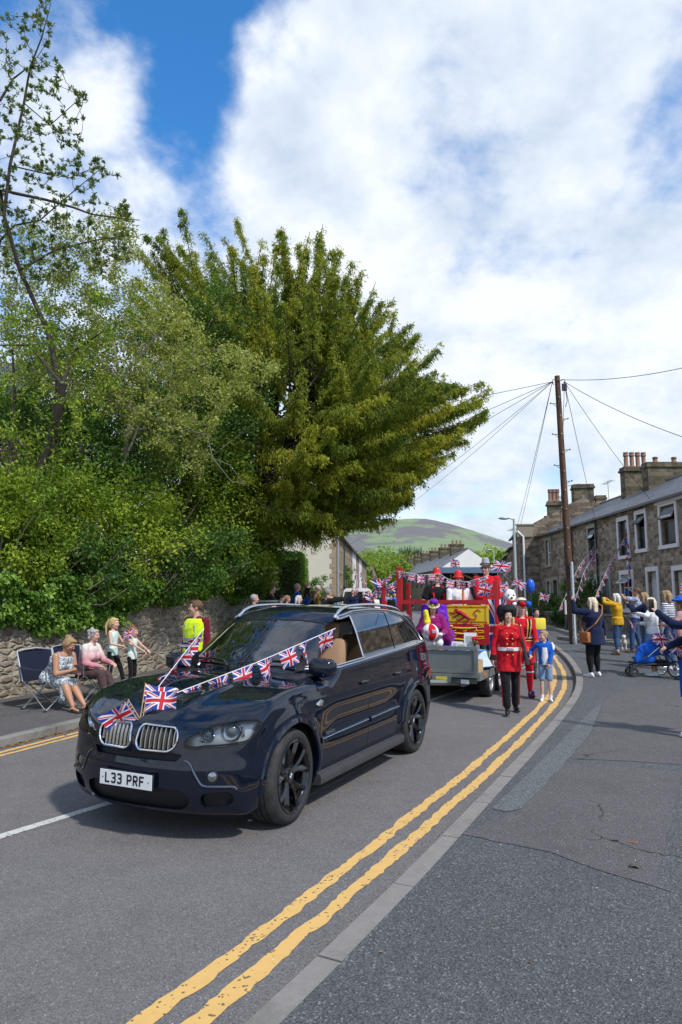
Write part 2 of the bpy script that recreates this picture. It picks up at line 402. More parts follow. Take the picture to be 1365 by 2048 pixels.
def concrete(name, col):
    t = NT(name); v = t.co('World'); n = t.noise(v, 7, 6, .65); f = t.noise(v, 160, 3, .7)
    c = t.mix(n, tuple(q * .72 for q in col), tuple(q * 1.2 for q in col)); c = t.mix(t.mr(f, .35, .7), t.scl(c, (.75, .75, .75)), c)
    st = t.mr(t.noise(v, 2.2, 6, .7), .52, .68); c = t.mix(t.m('MULTIPLY', st, .55), c, (.10, .095, .07))
    t.set(Base_Color=c, Roughness=.9); t.bump(f, .4, .003); return t.mat
M_KERB = concrete('kerb_concrete', (.27, .25, .225)); M_KERBL = concrete('kerb_stone', (.27, .26, .24))

def kside(y, off):
    """point at a signed distance off from the right kerb face (positive = onto the pavement)"""
    x = kr(y); dx = kr(y + .3) - kr(y - .3); n = Vector((.6, -dx)).normalized()
    return Vector((x + n.x * off, y + n.y * off))
def lside(y, off):
    x = kl(y); dx = kl(y + .3) - kl(y - .3); n = Vector((-.6, dx)).normalized()
    return Vector((x + n.x * off, y + n.y * off))

# base sheet out to the horizon
b = MB()
M_FIELD = NT('far_ground'); v_ = M_FIELD.co('World'); n_ = M_FIELD.noise(v_, .02, 5)
M_FIELD.set(Base_Color=M_FIELD.mix(n_, (.05, .075, .03), (.10, .13, .05)), Roughness=.95); M_FIELD = M_FIELD.mat
ys = [-8, -4, 0, 4, 8, 12, 16, 20, 24, 28, 40, 60, 100, 200, 500, 1200, 3000]; xs = [-3000, -800, -200, -60, -20, -10, 0, 10, 20, 60, 200, 800, 3000]
vs = [(x, y, T(y) - .06) for y in ys for x in xs]; nx = len(xs)
b.add(vs, [(j * nx + i, j * nx + i + 1, (j + 1) * nx + i + 1, (j + 1) * nx + i) for j in range(len(ys) - 1) for i in range(nx - 1)])
b.build('ground', M_FIELD, kind='structure', smooth='all')
# road
b = MB(); ys = [-6 + .5 * i for i in range(0, 200)] + [100, 110, 125]
b.grid(lambda a, c: (lambda y: (kl(y) + (kr(y) - kl(y)) * c, y, T(y)))(ys[min(len(ys) - 1, int(round(a * (len(ys) - 1))))]), len(ys) - 1, 8, uv=False)
road = b.build('road', M_ROAD, kind='structure', smooth='all')
# pavements
offs = [.14, .6, 1.2, 1.8, 2.4, 3, 3.6, 4.2, 5, 7, 10, 16, 26, 40]
b = MB(); n = len(offs); yy = [-6 + .5 * i for i in range(140)] + [66, 70, 80, 100]
b.add([(kside(y, offs[0]).x + (o - .14), kside(y, offs[0]).y, HR(kside(y, offs[0]).x + (o - .14), kside(y, offs[0]).y)) for y in yy for o in offs],
      [(j * n + i, j * n + i + 1, (j + 1) * n + i + 1, (j + 1) * n + i) for j in range(len(yy) - 1) for i in range(n - 1)])
b.build('pavement_right', M_PAVE, kind='structure', smooth='all')
b = MB(); offs = [0, .15, .35, .55, .75, 1]
pts = []
for y in yy:
    p = lside(y, .14); w = interp(WL, p.y) if p.y < 21 else -6.0
    w = min(w, p.x - .5)
    for o in offs: pts.append((p.x + (w - .4 - p.x) * o, p.y, T(p.y) + .10))
n = len(offs)
b.add(pts, [(j * n + i, j * n + i + 1, (j + 1) * n + i + 1, (j + 1) * n + i) for j in range(len(yy) - 1) for i in range(n - 1)])
b.build('pavement_left', M_PATCH, kind='structure', smooth='all')

# repairs in the right pavement, laid 4 mm proud
def patch(name, poly, m, dz=.004, curved=0):
    bm = bmesh.new(); vs = []
    P = []
    for i in range(len(poly)):
        a, c = Vector(poly[i]), Vector(poly[(i + 1) % len(poly)]); k = max(1, int((c - a).length / .12))
        for q in range(k):
            p = a.lerp(c, q / k); P.append(p + Vector((random.uniform(-1, 1), random.uniform(-1, 1))) * .008)
    xs_ = [p.x for p in P]; ys_ = [p.y for p in P]; x0, x1, y0, y1 = min(xs_), max(xs_), min(ys_), max(ys_)
    bm.faces.new([bm.verts.new((p.x, p.y, 0)) for p in P])
    for axis, lo, hi in ((0, x0, x1), (1, y0, y1)):
        k = int((hi - lo) / .5)
        for q in range(1, k + 1):
            co = Vector((0, 0, 0)); co[axis] = lo + (hi - lo) * q / (k + 1); no = Vector((0, 0, 0)); no[axis] = 1
            bmesh.ops.bisect_plane(bm, geom=bm.verts[:] + bm.edges[:] + bm.faces[:], plane_co=co, plane_no=no)
    for vtx in bm.verts: vtx.co.z = HR(vtx.co.x, vtx.co.y) + dz
    me = bpy.data.meshes.new(name); bm.to_mesh(me); bm.free(); me.materials.append(m)
    o = bpy.data.objects.new(name, me); COL.objects.link(o); return tag(o, kind='structure')
random.seed(3)
g2 = lambda u, v: tuple(at(u, v).xy)
patch('pavement_patch', [g2(925, 1670), g2(1045, 1618), g2(1130, 1528), g2(1240, 1532), g2(1365, 1545), g2(1330, 1700), g2(1313, 1760), g2(1345, 1785), g2(1200, 1742), g2(1100, 1705)], M_PATCH)
patch('pavement_patch', [g2(985, 1618), g2(1155, 1450), g2(1195, 1412), g2(1206, 1408), g2(1180, 1470), g2(1130, 1528), g2(1045, 1618), g2(1015, 1625)], M_PATCH2, .005)
patch('pavement_patch', [g2(1212, 1400), g2(1262, 1375), g2(1365, 1368), g2(1365, 1530), g2(1240, 1522), g2(1140, 1518), g2(1185, 1468)], M_PATCH, .004)

# kerbs: separate stones with real joints
def kerb(name, side, m, y0, y1, w=.14, h=.1, step=.92, top=None):
    b = MB(); y = y0
    while y < y1:
        L_ = step if y < 40 else 4; ya, yb = y, min(y1, y + L_ * .93); jit = random.uniform(-.004, .004); gap = .006
        a0, a1 = side(ya + gap, 0), side(yb - gap, 0); c0, c1 = side(ya + gap, w), side(yb - gap, w)
        def P(p, z): return (p.x, p.y, T(p.y) + z + jit)
        bl = .012
        k = []
        for (o, z) in ((0, -.15), (0, h - bl), (bl, h), (w, h), (w, -.15)):
            for yq in (ya + gap, yb - gap):
                p = side(yq, o); k.append(P(p, z))
        b.add(k, [(0, 1, 3, 2), (2, 3, 5, 4), (4, 5, 7, 6), (6, 7, 9, 8), (0, 2, 4, 6, 8), (1, 9, 7, 5, 3)])
        y = yb
    return b.build(name, m, kind='structure')
kerb('kerb_right', kside, M_KERB, -5, 100); kerb('kerb_left', lside, M_KERBL, -5, 100, h=.105, w=.13)
# the kerb of the verge by the pole and of the terrace's own pavement
def line_kerb(pts, name):
    b = MB()
    for i in range(len(pts) - 1):
        a, c = Vector(pts[i]), Vector(pts[i + 1]); k = max(1, int((c - a).length / .9))
        for q in range(k):
            p0, p1 = a.lerp(c, (q + .01) / k), a.lerp(c, (q + .99) / k); mid = (p0 + p1) / 2; d = p1 - p0
            b.box((mid.x, mid.y, HR(mid.x, mid.y) + .02), (d.length, .15, .2), math.atan2(d.y, d.x), bev=.01)
    b.build(name, M_KERB, kind='structure')
line_kerb([g2(1118, 1279), g2(1176, 1288), g2(1230, 1292), g2(1330, 1300)], 'verge_kerb')
line_kerb([g2(1095, 1255), g2(1130, 1267), g2(1166, 1279), g2(1240, 1290), g2(1380, 1300)], 'side_kerb')

# painted lines
def paint(name, col, wear=.5):
    t = NT(name); v = t.co('World'); n = t.noise(v, 9, 6, .7); f = t.vor(v, 70, out='Color'); g = sep(t, f)
    c = t.mix(n, tuple(q * .82 for q in col), tuple(q * 1.1 for q in col))
    h = t.m('GREATER_THAN', g[0], .93); h = t.m('MULTIPLY', h, t.m('GREATER_THAN', t.noise(v, 6, 4), .47))
    ch = t.m('GREATER_THAN', t.noise(v, 26, 6, .75), .655)
    c = t.mix(t.m('MULTIPLY', t.m('MAXIMUM', h, ch), .85), c, (.07, .065, .06)); t.set(Base_Color=c, Roughness=.75); t.bump(t.noise(v, 120, 3), .3, .003); return t.mat
M_YEL = paint('yellow_road_paint', (.68, .42, .13)); M_WHL = paint('white_road_paint', (.55, .54, .50))
def stripe(name, fn, y0, y1, a, c, m, dz=.004, step=.045, rag=.012):
    b = MB(); pts = []; y = y0; o1 = o2 = 0; k = 0
    while y < y1:
        st = step if y < 14 else .3
        o1 = .62 * o1 + random.uniform(-rag, rag); o2 = .62 * o2 + random.uniform(-rag, rag)
        sh = -.052 * (1 - SM(y, 3.2, 8)) if fn is kside else 0; p, q = fn(y, a + o1 + sh), fn(y, c + o2 + sh); pts += [(p.x, p.y, T(p.y) + dz), (q.x, q.y, T(q.y) + dz)]; y += st; k += 1
    b.add(pts, [(2 * i, 2 * i + 1, 2 * i + 3, 2 * i + 2) for i in range(k - 1)]); return b.build(name, m, kind='structure', smooth='all')
stripe('yellow_line', kside, -4, 40, -.27, -.175, M_YEL); stripe('yellow_line', kside, -4, 40, -.475, -.385, M_YEL)
stripe('yellow_line', lside, -4, 30, -.26, -.19, M_YEL, rag=.005); stripe('yellow_line', lside, -4, 30, -.40, -.33, M_YEL, rag=.005)
cl0, cl1 = at(0, 1674), at(230, 1603.5); cdv = (cl1 - cl0).xy.normalized()
def cline(y, off):
    p = cl0.xy + cdv * ((y - cl0.y) / cdv.y); n = Vector((cdv.y, -cdv.x)); return p + n * off
for y0 in (-3.5, 3.4, 9.5, 15.5, 21.5): stripe('centre_line', cline, y0, y0 + 4.1, -.05, .05, M_WHL, rag=.003)

# gutter dirt, fallen leaves and bits of debris
def leaf_bits(name, pts, m, s0=.02, s1=.05, kind='stuff'):
    V = []
    for (x, y, z) in pts:
        s = random.uniform(s0, s1); a = random.uniform(0, 6.28); ti = random.uniform(-.5, .5); c, d = math.cos(a), math.sin(a)
        for (p, q, r) in ((-1, 0, 0), (0, -.45, .25), (1, 0, 0), (0, .45, .25)):
            V.append((x + s * (c * p - d * q), y + s * (d * p + c * q), z + .006 + abs(s * r * .8) + s * .25 * (p + 1) * abs(ti)))
    o = bpy.data.objects.new(name, fast_mesh(name, np.array(V), 4, m)); COL.objects.link(o); return tag(o, kind=kind)
def leafmat(name, cols, rough=.7, trans=0.3, wide=.25):
    t = NT(name); at_ = t.N('ShaderNodeAttribute', attribute_name='tone'); n = t.N('ShaderNodeNewGeometry')
    rnd = n.outputs['Random Per Island']; f = t.m('ADD', t.m('MULTIPLY', rnd, wide), t.m('MULTIPLY', at_.outputs['Fac'], 1 - wide))
    c = t.ramp(f, [(i / (len(cols) - 1), q) for i, q in enumerate(cols)])
    t.set(Base_Color=c, Roughness=rough, Specular_IOR_Level=.35)
    if trans:
        tr = t.N('ShaderNodeBsdfTranslucent'); t.L.new(t.scl(c, (1.25, 1.35, .7)), tr.inputs[0]); ms = t.N('ShaderNodeMixShader'); ms.inputs[0].default_value = trans
        t.L.new(t.bs.outputs[0], ms.inputs[1]); t.L.new(tr.outputs[0], ms.inputs[2]); t.L.new(ms.outputs[0], t.out.inputs[0])
    return t.mat
M_DEADLEAF = leafmat('dead_leaves', [(.09, .035, .012), (.30, .13, .03), (.42, .27, .06), (.16, .12, .04)], trans=0, wide=1)
random.seed(5)
P = []
for i in range(1500):
    y = random.uniform(4, 17); p = lside(y, -abs(random.gauss(0, .07)) - .005); P.append((p.x, p.y, T(p.y)))
for i in range(120):
    y = random.uniform(6, 14); p = lside(y, random.uniform(.14, 2.2)); P.append((p.x, p.y, T(p.y) + .1))
leaf_bits('fallen_leaves', P, M_DEADLEAF, .012, .035)
P = []
for i in range(900):
    y = random.uniform(2.5, 16); p = kside(y, -abs(random.gauss(0, .035)) - .003); P.append((p.x, p.y, T(p.y)))
for i in range(160):
    y = random.uniform(2, 12); p = kside(y, random.uniform(.16, 3.2)); P.append((p.x, p.y, HR(p.x, p.y)))
for i in range(60):
    y = random.uniform(2.5, 16); p = kside(y, random.uniform(-.18, -.03)); P.append((p.x, p.y, T(p.y)))
leaf_bits('gutter_litter', P, M_DEADLEAF, .004, .014)
P = []
M_CHIP = mat('white_grit', (.7, .7, .68), .8)
for i in range(260):
    y = random.uniform(2.2, 13); p = kside(y, random.uniform(-.4, 4.5)); P.append((p.x, p.y, HG(p.x, p.y)))
leaf_bits('pale_grit', P, M_CHIP, .0035, .008)
M_OLEAF = mat('brown_leaf', (.07, .06, .025), .7)
b = MB(); p = at(1272, 1737); b.grid(lambda a, c: (p.x + (a - .5) * .09, p.y + (c - .5) * .05 * math.sin(math.pi * min(.98, max(.02, a))), p.z + .012 + .012 * math.sin(a * 6) + .01 * (c - .5) ** 2), 8, 4)
b.build('fallen_leaf', M_OLEAF, label='single curled brown leaf lying on the pavement patch', cat='leaf')
M_RUST = NT('rust_stain'); n_ = M_RUST.noise(M_RUST.co('World'), 60, 5, .7); M_RUST.set(Base_Color=M_RUST.mix(M_RUST.mr(n_, .4, .6), (.42, .14, .03), (.10, .07, .06)), Roughness=.9); M_RUST = M_RUST.mat
p = at(1270, 1687); patch('orange_stain', [(p.x + .03 * math.cos(a) * (1 + .5 * math.sin(3 * a)), p.y + .022 * math.sin(a) * (1 + .4 * math.cos(5 * a))) for a in [i * .4 for i in range(15)]], M_RUST, .008)
# moss and weeds at the foot of the kerb
M_MOSS = leafmat('kerb_moss', [(.10, .16, .02), (.2, .3, .04)], wide=1)
P = []
for (u, v) in ((1037, 1524), (1030, 1530), (1190, 1440)):
    c = at(u, v)
    for i in range(40): P.append((c.x + random.gauss(0, .03), c.y + random.gauss(0, .05), c.z - .03))
leaf_bits('kerb_moss', P, M_MOSS, .006, .018)
# ------------------------------------------------------------------ the black car
def smax(a, b, k): h = np.clip(.5 + .5 * (a - b) / k, 0, 1); return b * (1 - h) + a * h + k * h * (1 - h)
def spl(xs, ys, q):
    # monotone cubic through the points
    xs = np.array(xs, float); ys = np.array(ys, float); h = np.diff(xs); d = np.diff(ys) / h; m = np.zeros(len(xs)); m[0] = d[0]; m[-1] = d[-1]
    for i in range(1, len(xs) - 1):
        m[i] = 0 if d[i - 1] * d[i] <= 0 else 2 * d[i - 1] * d[i] / (d[i - 1] + d[i])
    q = np.clip(q, xs[0], xs[-1]); i = np.clip(np.searchsorted(xs, q) - 1, 0, len(h) - 1); t = (q - xs[i]) / h[i]
    return (2 * t**3 - 3 * t**2 + 1) * ys[i] + (t**3 - 2 * t**2 + t) * h[i] * m[i] + (-2 * t**3 + 3 * t**2) * ys[i + 1] + (t**3 - t**2) * h[i] * m[i + 1]
AXF, AXR, WR = 1.4665, -1.4665, .375
def sstep(x, a, b): t = np.clip((x - a) / (b - a), 0, 1); return t * t * (3 - 2 * t)
def belt(x): return 1.13 + (1.02 - x) * .045
def carF(x, y, z):
    ay = np.abs(y)
    # top: bonnet, windscreen, roof
    xs_ = x + np.where(x > -.3, .16, .04) * (ay / .75)**2 * sstep(x, -.9, .3) * sstep(-x, -1.5, -.9)
    P = spl([-2.6, -2.25, -1.9, -1.4, -.8, -.3, .02, .2, .6, 1.0, 1.06, 1.12, 1.4, 1.8, 2.05, 2.2, 2.5], [1.60, 1.645, 1.685, 1.735, 1.757, 1.745, 1.71, 1.635, 1.385, 1.145, 1.135, 1.14, 1.13, 1.065, .99, .92, .72], xs_)
    crown = np.where(x > 1.04, .035, .05) * (ay / .7)**2
    # power domes of the bonnet
    dome = .013 * np.exp(-((ay - (.30 + .20 * (2.2 - x) / 1.2)) / .055)**2) * sstep(x, 1.0, 1.3)
    f = z - (P - crown + dome)
    # sides
    W = spl([.1, .22, .34, .5, .62, .75, .86, .93, 1.0, 1.08, 1.2], [.86, .885, .905, .922, .925, .936, .95, .955, .94, .925, .915], z)
    bz = belt(x); W = W - .045 * sstep(z, bz - .02, bz + .06) - .40 * np.maximum(z - bz - .02, 0) - .12 * np.maximum(z - bz - .3, 0)
    W = W - .045 * np.clip((x - 1.0) / 1.3, 0, 2)**2 - .085 * np.clip((-1.3 - x) / 1.15, 0, 2)**2 * (1 + .9 * sstep(z, 1.1, 1.6))
    for ax in (AXF, AXR):
        r = np.sqrt((x - ax)**2 + (z - WR)**2); W = W + .026 * sstep(-r, -.58, -.47) * sstep(z, .15, .4)
    W = W - .02 * np.exp(-((z - .70) / .11)**2) * sstep(-np.abs(x), -1.0, -.6)
    f = smax(f, ay - W, .04)
    # nose
    Xf = spl([.1, .18, .27, .40, .52, .62, .75, .85, .92, 1.1], [2.14, 2.24, 2.31, 2.345, 2.345, 2.33, 2.315, 2.28, 2.21, 2.0], z)
    Xf = Xf - .27 * (ay / .93)**2.9 - .05 * (ay / .93)
    # bonnet lip stands over the bumper
    f = smax(f, x - Xf, .055)
    Xr = spl([.15, .3, .5, .75, .95, 1.1, 1.2, 1.65], [2.36, 2.46, 2.50, 2.48, 2.43, 2.41, 2.38, 2.16], z)
    Xr = Xr - .26 * (ay / .93)**3
    f = smax(f, -x - Xr, .08)
    zb = .165 + .03 * sstep(np.abs(x), 0, 1)
    zb = np.where(np.abs(x) < 1.0, .27, .19); f = smax(f, zb - z, .05)
    return f

def car_half():
    zc = .78; xa, xb = -1.75, 1.7; nth = 170; nm = 170; nc = 62
    O = []; Dr = []
    th = np.linspace(-math.pi / 2, math.pi / 2, nth)
    rows = [(xb, p) for p in np.linspace(math.pi / 2, 0, nc)[:-1]] + [(x, 0) for x in np.linspace(xb, xa, nm)] + [(xa, -p) for p in np.linspace(0, math.pi / 2, nc)[1:]]
    for (x, p) in rows:
        for t in th:
            O.append((x, 0, zc)); Dr.append((math.sin(p), math.cos(p) * math.cos(t), math.cos(p) * math.sin(t)))
    O = np.array(O); Dr = np.array(Dr); lo = np.zeros(len(O)); hi = np.full(len(O), 2.2)
    for _ in range(34):
        md = (lo + hi) / 2; Q = O + Dr * md[:, None]; f = carF(Q[:, 0], Q[:, 1], Q[:, 2]); hi = np.where(f > 0, md, hi); lo = np.where(f > 0, lo, md)
    Q = O + Dr * ((lo + hi) / 2)[:, None]; Q[:, 1] = np.maximum(Q[:, 1], 0)
    bm = bmesh.new(); V = [bm.verts.new(q) for q in Q]; nr = len(rows)
    for i in range(nr - 1):
        for j in range(nth - 1):
            a = i * nth + j; vs = [V[a], V[a + 1], V[a + nth + 1], V[a + nth]]
            try: bm.faces.new(vs)
            except Exception: pass
    bmesh.ops.remove_doubles(bm, verts=bm.verts[:], dist=.0004); bmesh.ops.dissolve_degenerate(bm, dist=.0003, edges=bm.edges[:])
    for v in bm.verts:
        if abs(v.co.y) < .001: v.co.y = 0
    bmesh.ops.recalc_face_normals(bm, faces=bm.faces[:])
    return bm

PROJ = {'Y': (Vector((0, 1, 0)), lambda c: (c.x, c.z), lambda a, b: Vector((a, 0, b))),
        'X': (Vector((1, 0, 0)), lambda c: (c.y, c.z), lambda a, b: Vector((0, a, b)))}
def diag_proj(ang):
    d = Vector((math.cos(ang), math.sin(ang), 0)); e = Vector((-math.sin(ang), math.cos(ang), 0))
    return (d, lambda c: (c.dot(e), c.z), lambda a, b: e * a + Vector((0, 0, b)))
def inpoly(p, poly):
    x, y = p; r = False; j = len(poly) - 1
    for i in range(len(poly)):
        (xi, yi), (xj, yj) = poly[i], poly[j]
        if (yi > y) != (yj > y) and x < (xj - xi) * (y - yi) / (yj - yi) + xi: r = not r
        j = i
    return r
def cut(bm, pr, poly, idx, cond):
    d, P, U = PROJ[pr] if isinstance(pr, str) else pr
    x0 = min(p[0] for p in poly) - .05; x1 = max(p[0] for p in poly) + .05; y0 = min(p[1] for p in poly) - .05; y1 = max(p[1] for p in poly) + .05
    cand = []
    for f in bm.faces:
        c = f.calc_center_median(); a, b = P(c)
        if x0 < a < x1 and y0 < b < y1 and cond(c, f.normal): cand.append(f)
    live = set(cand)
    for i in range(len(poly)):
        A = Vector(poly[i]); B = Vector(poly[(i + 1) % len(poly)]); ab = B - A; L2 = ab.length_squared
        if L2 < 1e-10: continue
        near = []
        for f in live:
            if not f.is_valid: continue
            c = Vector(P(f.calc_center_median())); t = max(0, min(1, (c - A).dot(ab) / L2))
            if (c - A - ab * t).length < .032: near.append(f)
        if not near: continue
        es = set(e for f in near for e in f.edges); vs = set(v for f in near for v in f.verts)
        no = d.cross(U(ab.x, ab.y)).normalized()
        r = bmesh.ops.bisect_plane(bm, geom=near + list(es) + list(vs), dist=1e-5, plane_co=U(*A), plane_no=no)
        for g in r['geom']:
            if isinstance(g, bmesh.types.BMFace): live.add(g)
        for v in set(v for g in r['geom_cut'] if isinstance(g, bmesh.types.BMVert) for v in [g]):
            for f in v.link_faces: live.add(f)
    for f in live:
        if f.is_valid and inpoly(P(f.calc_center_median()), poly): f.material_index = idx
def take(bm, idx, keep=False):
    """copy the faces of one material index out of bm (and delete them there)"""
    nb = bm.copy(); bmesh.ops.delete(nb, geom=[f for f in nb.faces if f.material_index != idx], context='FACES')
    if not keep: bmesh.ops.delete(bm, geom=[f for f in bm.faces if f.material_index == idx], context='FACES')
    return nb
def loops_of(bm):
    """ordered boundary loops"""
    es = set(e for e in bm.edges if len(e.link_faces) == 1); out = []
    while es:
        e = es.pop(); lp = [e.verts[0], e.verts[1]]
        while True:
            nx = [q for q in lp[-1].link_edges if q in es]
            if not nx: break
            es.discard(nx[0]); lp.append(nx[0].other_vert(lp[-1]))
        out.append([v.co.copy() for v in lp])
    return [l for l in out if len(l) > 6]
def obj_bm(name, bm, mats, parent, smooth=True, mirror=False, label=None, both=False, sharp=35):
    me = bpy.data.meshes.new(name)
    b2 = bm.copy()
    for f in b2.faces: f.material_index = min(f.material_index, 0) if not isinstance(mats, (list, tuple)) else f.material_index
    if both or mirror:
        if both:
            g = bmesh.ops.duplicate(b2, geom=b2.verts[:] + b2.edges[:] + b2.faces[:])['geom']
            for v in g:
                if isinstance(v, bmesh.types.BMVert): v.co.y = -v.co.y
            bmesh.ops.reverse_faces(b2, faces=[f for f in g if isinstance(f, bmesh.types.BMFace)])
            bmesh.ops.remove_doubles(b2, verts=[v for v in b2.verts if abs(v.co.y) < .0015], dist=.001)
        else:
            for v in b2.verts: v.co.y = -v.co.y
            bmesh.ops.reverse_faces(b2, faces=b2.faces[:])
    b2.to_mesh(me); b2.free()
    for m in (mats if isinstance(mats, (list, tuple)) else [mats]): me.materials.append(m)
    if smooth: me.polygons.foreach_set('use_smooth', [True] * len(me.polygons)); me.set_sharp_from_angle(angle=R(sharp))
    o = bpy.data.objects.new(name, me); COL.objects.link(o); o.parent = parent
    if label: o['label'] = label
    return o
def mirror_mb(b):
    c = MB(); c.v = [(x, -y, z) for (x, y, z) in b.v]; c.f = [list(f)[::-1] for f in b.f]; c.m = b.m[:]; c.uv = [list(u)[::-1] if u else None for u in b.uv]; return c

def glass_mat(name, tint, rough=.02, refl=1.0):
    t = NT(name); t.t.nodes.remove(t.bs); tr = t.N('ShaderNodeBsdfTransparent'); tr.inputs[0].default_value = (*tint, 1)
    gl = t.N('ShaderNodeBsdfGlossy'); gl.inputs['Roughness'].default_value = rough; fr = t.N('ShaderNodeFresnel'); fr.inputs[0].default_value = 1.55
    ms = t.N('ShaderNodeMixShader'); t.L.new(t.m('MINIMUM', t.m('MULTIPLY', fr.outputs[0], refl), 1), ms.inputs[0]); t.L.new(tr.outputs[0], ms.inputs[1]); t.L.new(gl.outputs[0], ms.inputs[2]); t.L.new(ms.outputs[0], t.out.inputs[0]); return t.mat
M_GLASS = glass_mat('car_glass', (.42, .50, .50), refl=2.6); M_TINT = glass_mat('tinted_glass', (.13, .14, .15), refl=2.2); M_LENS = glass_mat('lamp_lens', (.95, .97, .97), refl=.7)
t = NT('car_paint'); v_ = t.co('Object'); n_ = t.noise(v_, 2.5, 4)
fl = t.vor(v_, 900, out='Color'); t.set(Base_Color=t.mix(t.mr(sep(t, fl)[0], .9, 1), (.003, .006, .015), (.006, .016, .045)), Metallic=.0, Specular_IOR_Level=.0, Roughness=.5, Coat_Weight=1.0, Coat_Roughness=t.mr(n_, .3, .7, .02, .06), Coat_IOR=1.55)
M_CPAINT = t.mat
M_TRIM = mat('satin_black_trim', (.012, .012, .014), .35, var=.3); M_DARK = mat('dark_recess', (.004, .004, .004), .8)
M_SATCH = mat('satin_chrome', (.58, .59, .61), .3, 1.0); M_SLAT = mat('grille_titanium', (.40, .38, .35), .3, .85)
M_TAN = mat('tan_leather', (.42, .26, .15), .5, var=.1, bump=.2); M_PLATE = mat('plate_white', (.72, .73, .72), .35, var=.03); M_INK = mat('plate_black', (.012, .012, .012), .5)
M_WHEEL = mat('gloss_black_alloy', (.009, .009, .010), .16, .4, coat=.8); M_REDL = mat('red_lamp', (.35, .006, .01), .12, coat=1); M_BLUE = mat('emblem_blue', (.01, .13, .45), .3); M_WHT = mat('emblem_white', (.75, .75, .75), .3)

def rounded(poly, r, n=5):
    out = []; k = len(poly)
    for i in range(k):
        p0, p1, p2 = Vector(poly[i - 1]), Vector(poly[i]), Vector(poly[(i + 1) % k]); a = (p0 - p1); c = (p2 - p1)
        rr = r[i] if isinstance(r, (list, tuple)) else r
        rr = min(rr, a.length * .49, c.length * .49); s, e = p1 + a.normalized() * rr, p1 + c.normalized() * rr
        for q in range(n + 1):
            t_ = q / n; out.append(tuple((1 - t_)**2 * s + 2 * t_ * (1 - t_) * p1 + t_**2 * e))
    return out

def build_wheel(parent, x, y, side, steer=0, label=None):
    w = thing('wheel', None, None, (x, y, WR), 0); w.parent = parent
    if steer: w.rotation_euler = (0, 0, steer)
    s = side; b = MB(); hw = .135
    prof = [(.282, -hw + .01), (.30, -hw - .004), (.335, -hw - .006), (.358, -hw + .01), (.370, -hw + .035), (.375, -hw + .06)]
    g = [-.05, 0, .05]; tread = [(.375, -.07)]
    for q in g: tread += [(.375, q - .008), (.366, q - .006), (.366, q + .006), (.375, q + .008)]
    prof = prof + tread + [(r, -h) for r, h in prof[::-1]]
    b.lathe(prof, 64, axis='Y', cap=False); b.build('tyre', M_TYRE, w, smooth=50)
    b = MB(); o = s  # rim barrel and lip, outer face towards +s
    b.lathe([(.282, -.13), (.270, -.125), (.255, -.09), (.245, 0), (.258, .09), (.270, .118), (.282, .128), (.288, .136), (.282, .140), (.272, .136), (.262, .115)], 64, axis='Y', cap=False)
    # ten blades in five twisted pairs
    for k in range(5):
        for (da, tw) in ((-.20, .5), (.20, -.5)):
            a0 = 2 * math.pi * k / 5 + .3 + da * .35; a1 = 2 * math.pi * k / 5 + .3 + da * 1.55
            pts = []; N_ = 6
            for i in range(N_ + 1):
                q = i / N_; r = .045 + (.270 - .045) * q; a = a0 + (a1 - a0) * q; wd = .017 + .012 * q; yy = .085 + .040 * math.sin(q * 1.5) ; dn = .05 - .015 * q
                for (dd, h) in ((-wd, -.006), (-wd * .15, .006), (wd, -.012 - .02 * q * (1 if tw > 0 else .3)), (wd * .5, -dn), (-wd * .5, -dn)):
                    pts.append((r * math.cos(a) - dd * math.sin(a) * (1 if tw > 0 else -1), (yy + h), r * math.sin(a) + dd * math.cos(a) * (1 if tw > 0 else -1)))
            fs = [(i * 5 + j, i * 5 + (j + 1) % 5, (i + 1) * 5 + (j + 1) % 5, (i + 1) * 5 + j) for i in range(N_) for j in range(5)]
            b.add(pts, fs)
    b.lathe([(0, .03), (.07, .03), (.075, .08), (.058, .098), (.042, .100), (.040, .094), (0, .094)], 32, axis='Y')
    for k in range(5):
        a = 2 * math.pi * (k + .5) / 5 + .3; b.lathe([(0, 0), (.009, 0), (.009, .012), (0, .012)], 8, c=(.055 * math.cos(a), .095 - .01, .055 * math.sin(a)), axis='Y')
    if s < 0: b = mirror_mb(b)
    rim = b.build('rim', M_WHEEL, w, smooth=35)
    b = MB(); b.lathe([(0, -.03), (.17, -.03), (.17, -.012), (0, -.012)], 48, c=(0, .03 * s, 0), axis='Y'); b.build('brake_disc', M_STEEL, w, smooth=True)
    roundel(rim, (0, .1012 * s, 0), .034, Vector((0, s, 0)))
    return w
def roundel(parent, c, r, nrm):
    """black ring, white and blue quarters"""
    nrm = nrm.normalized(); q = nrm.to_track_quat('Z', 'Y').to_matrix().to_4x4(); M = Matrix.Translation(Vector(c)) @ q
    b = MB(); b.M = M
    def disc(r0, r1, a0, a1, z, mi, n=16):
        b.mi = mi; pts = [(r0 * math.cos(a0 + (a1 - a0) * i / n), r0 * math.sin(a0 + (a1 - a0) * i / n), z) for i in range(n + 1)] + [(r1 * math.cos(a0 + (a1 - a0) * i / n), r1 * math.sin(a0 + (a1 - a0) * i / n), z) for i in range(n + 1)]
        b.add(pts, [(i, i + 1, n + 2 + i, n + 1 + i) for i in range(n)])
    disc(r * .92, r, 0, 2 * math.pi, .0022, 2, 32); disc(r * .6, r * .92, 0, 2 * math.pi, .0016, 0, 32)
    for k in range(4): disc(0.0005, r * .6, k * math.pi / 2, (k + 1) * math.pi / 2, .002, 1 if k % 2 else 3, 8)
    return b.build('emblem', [M_INK, M_BLUE, M_CHROME, M_WHT], parent)
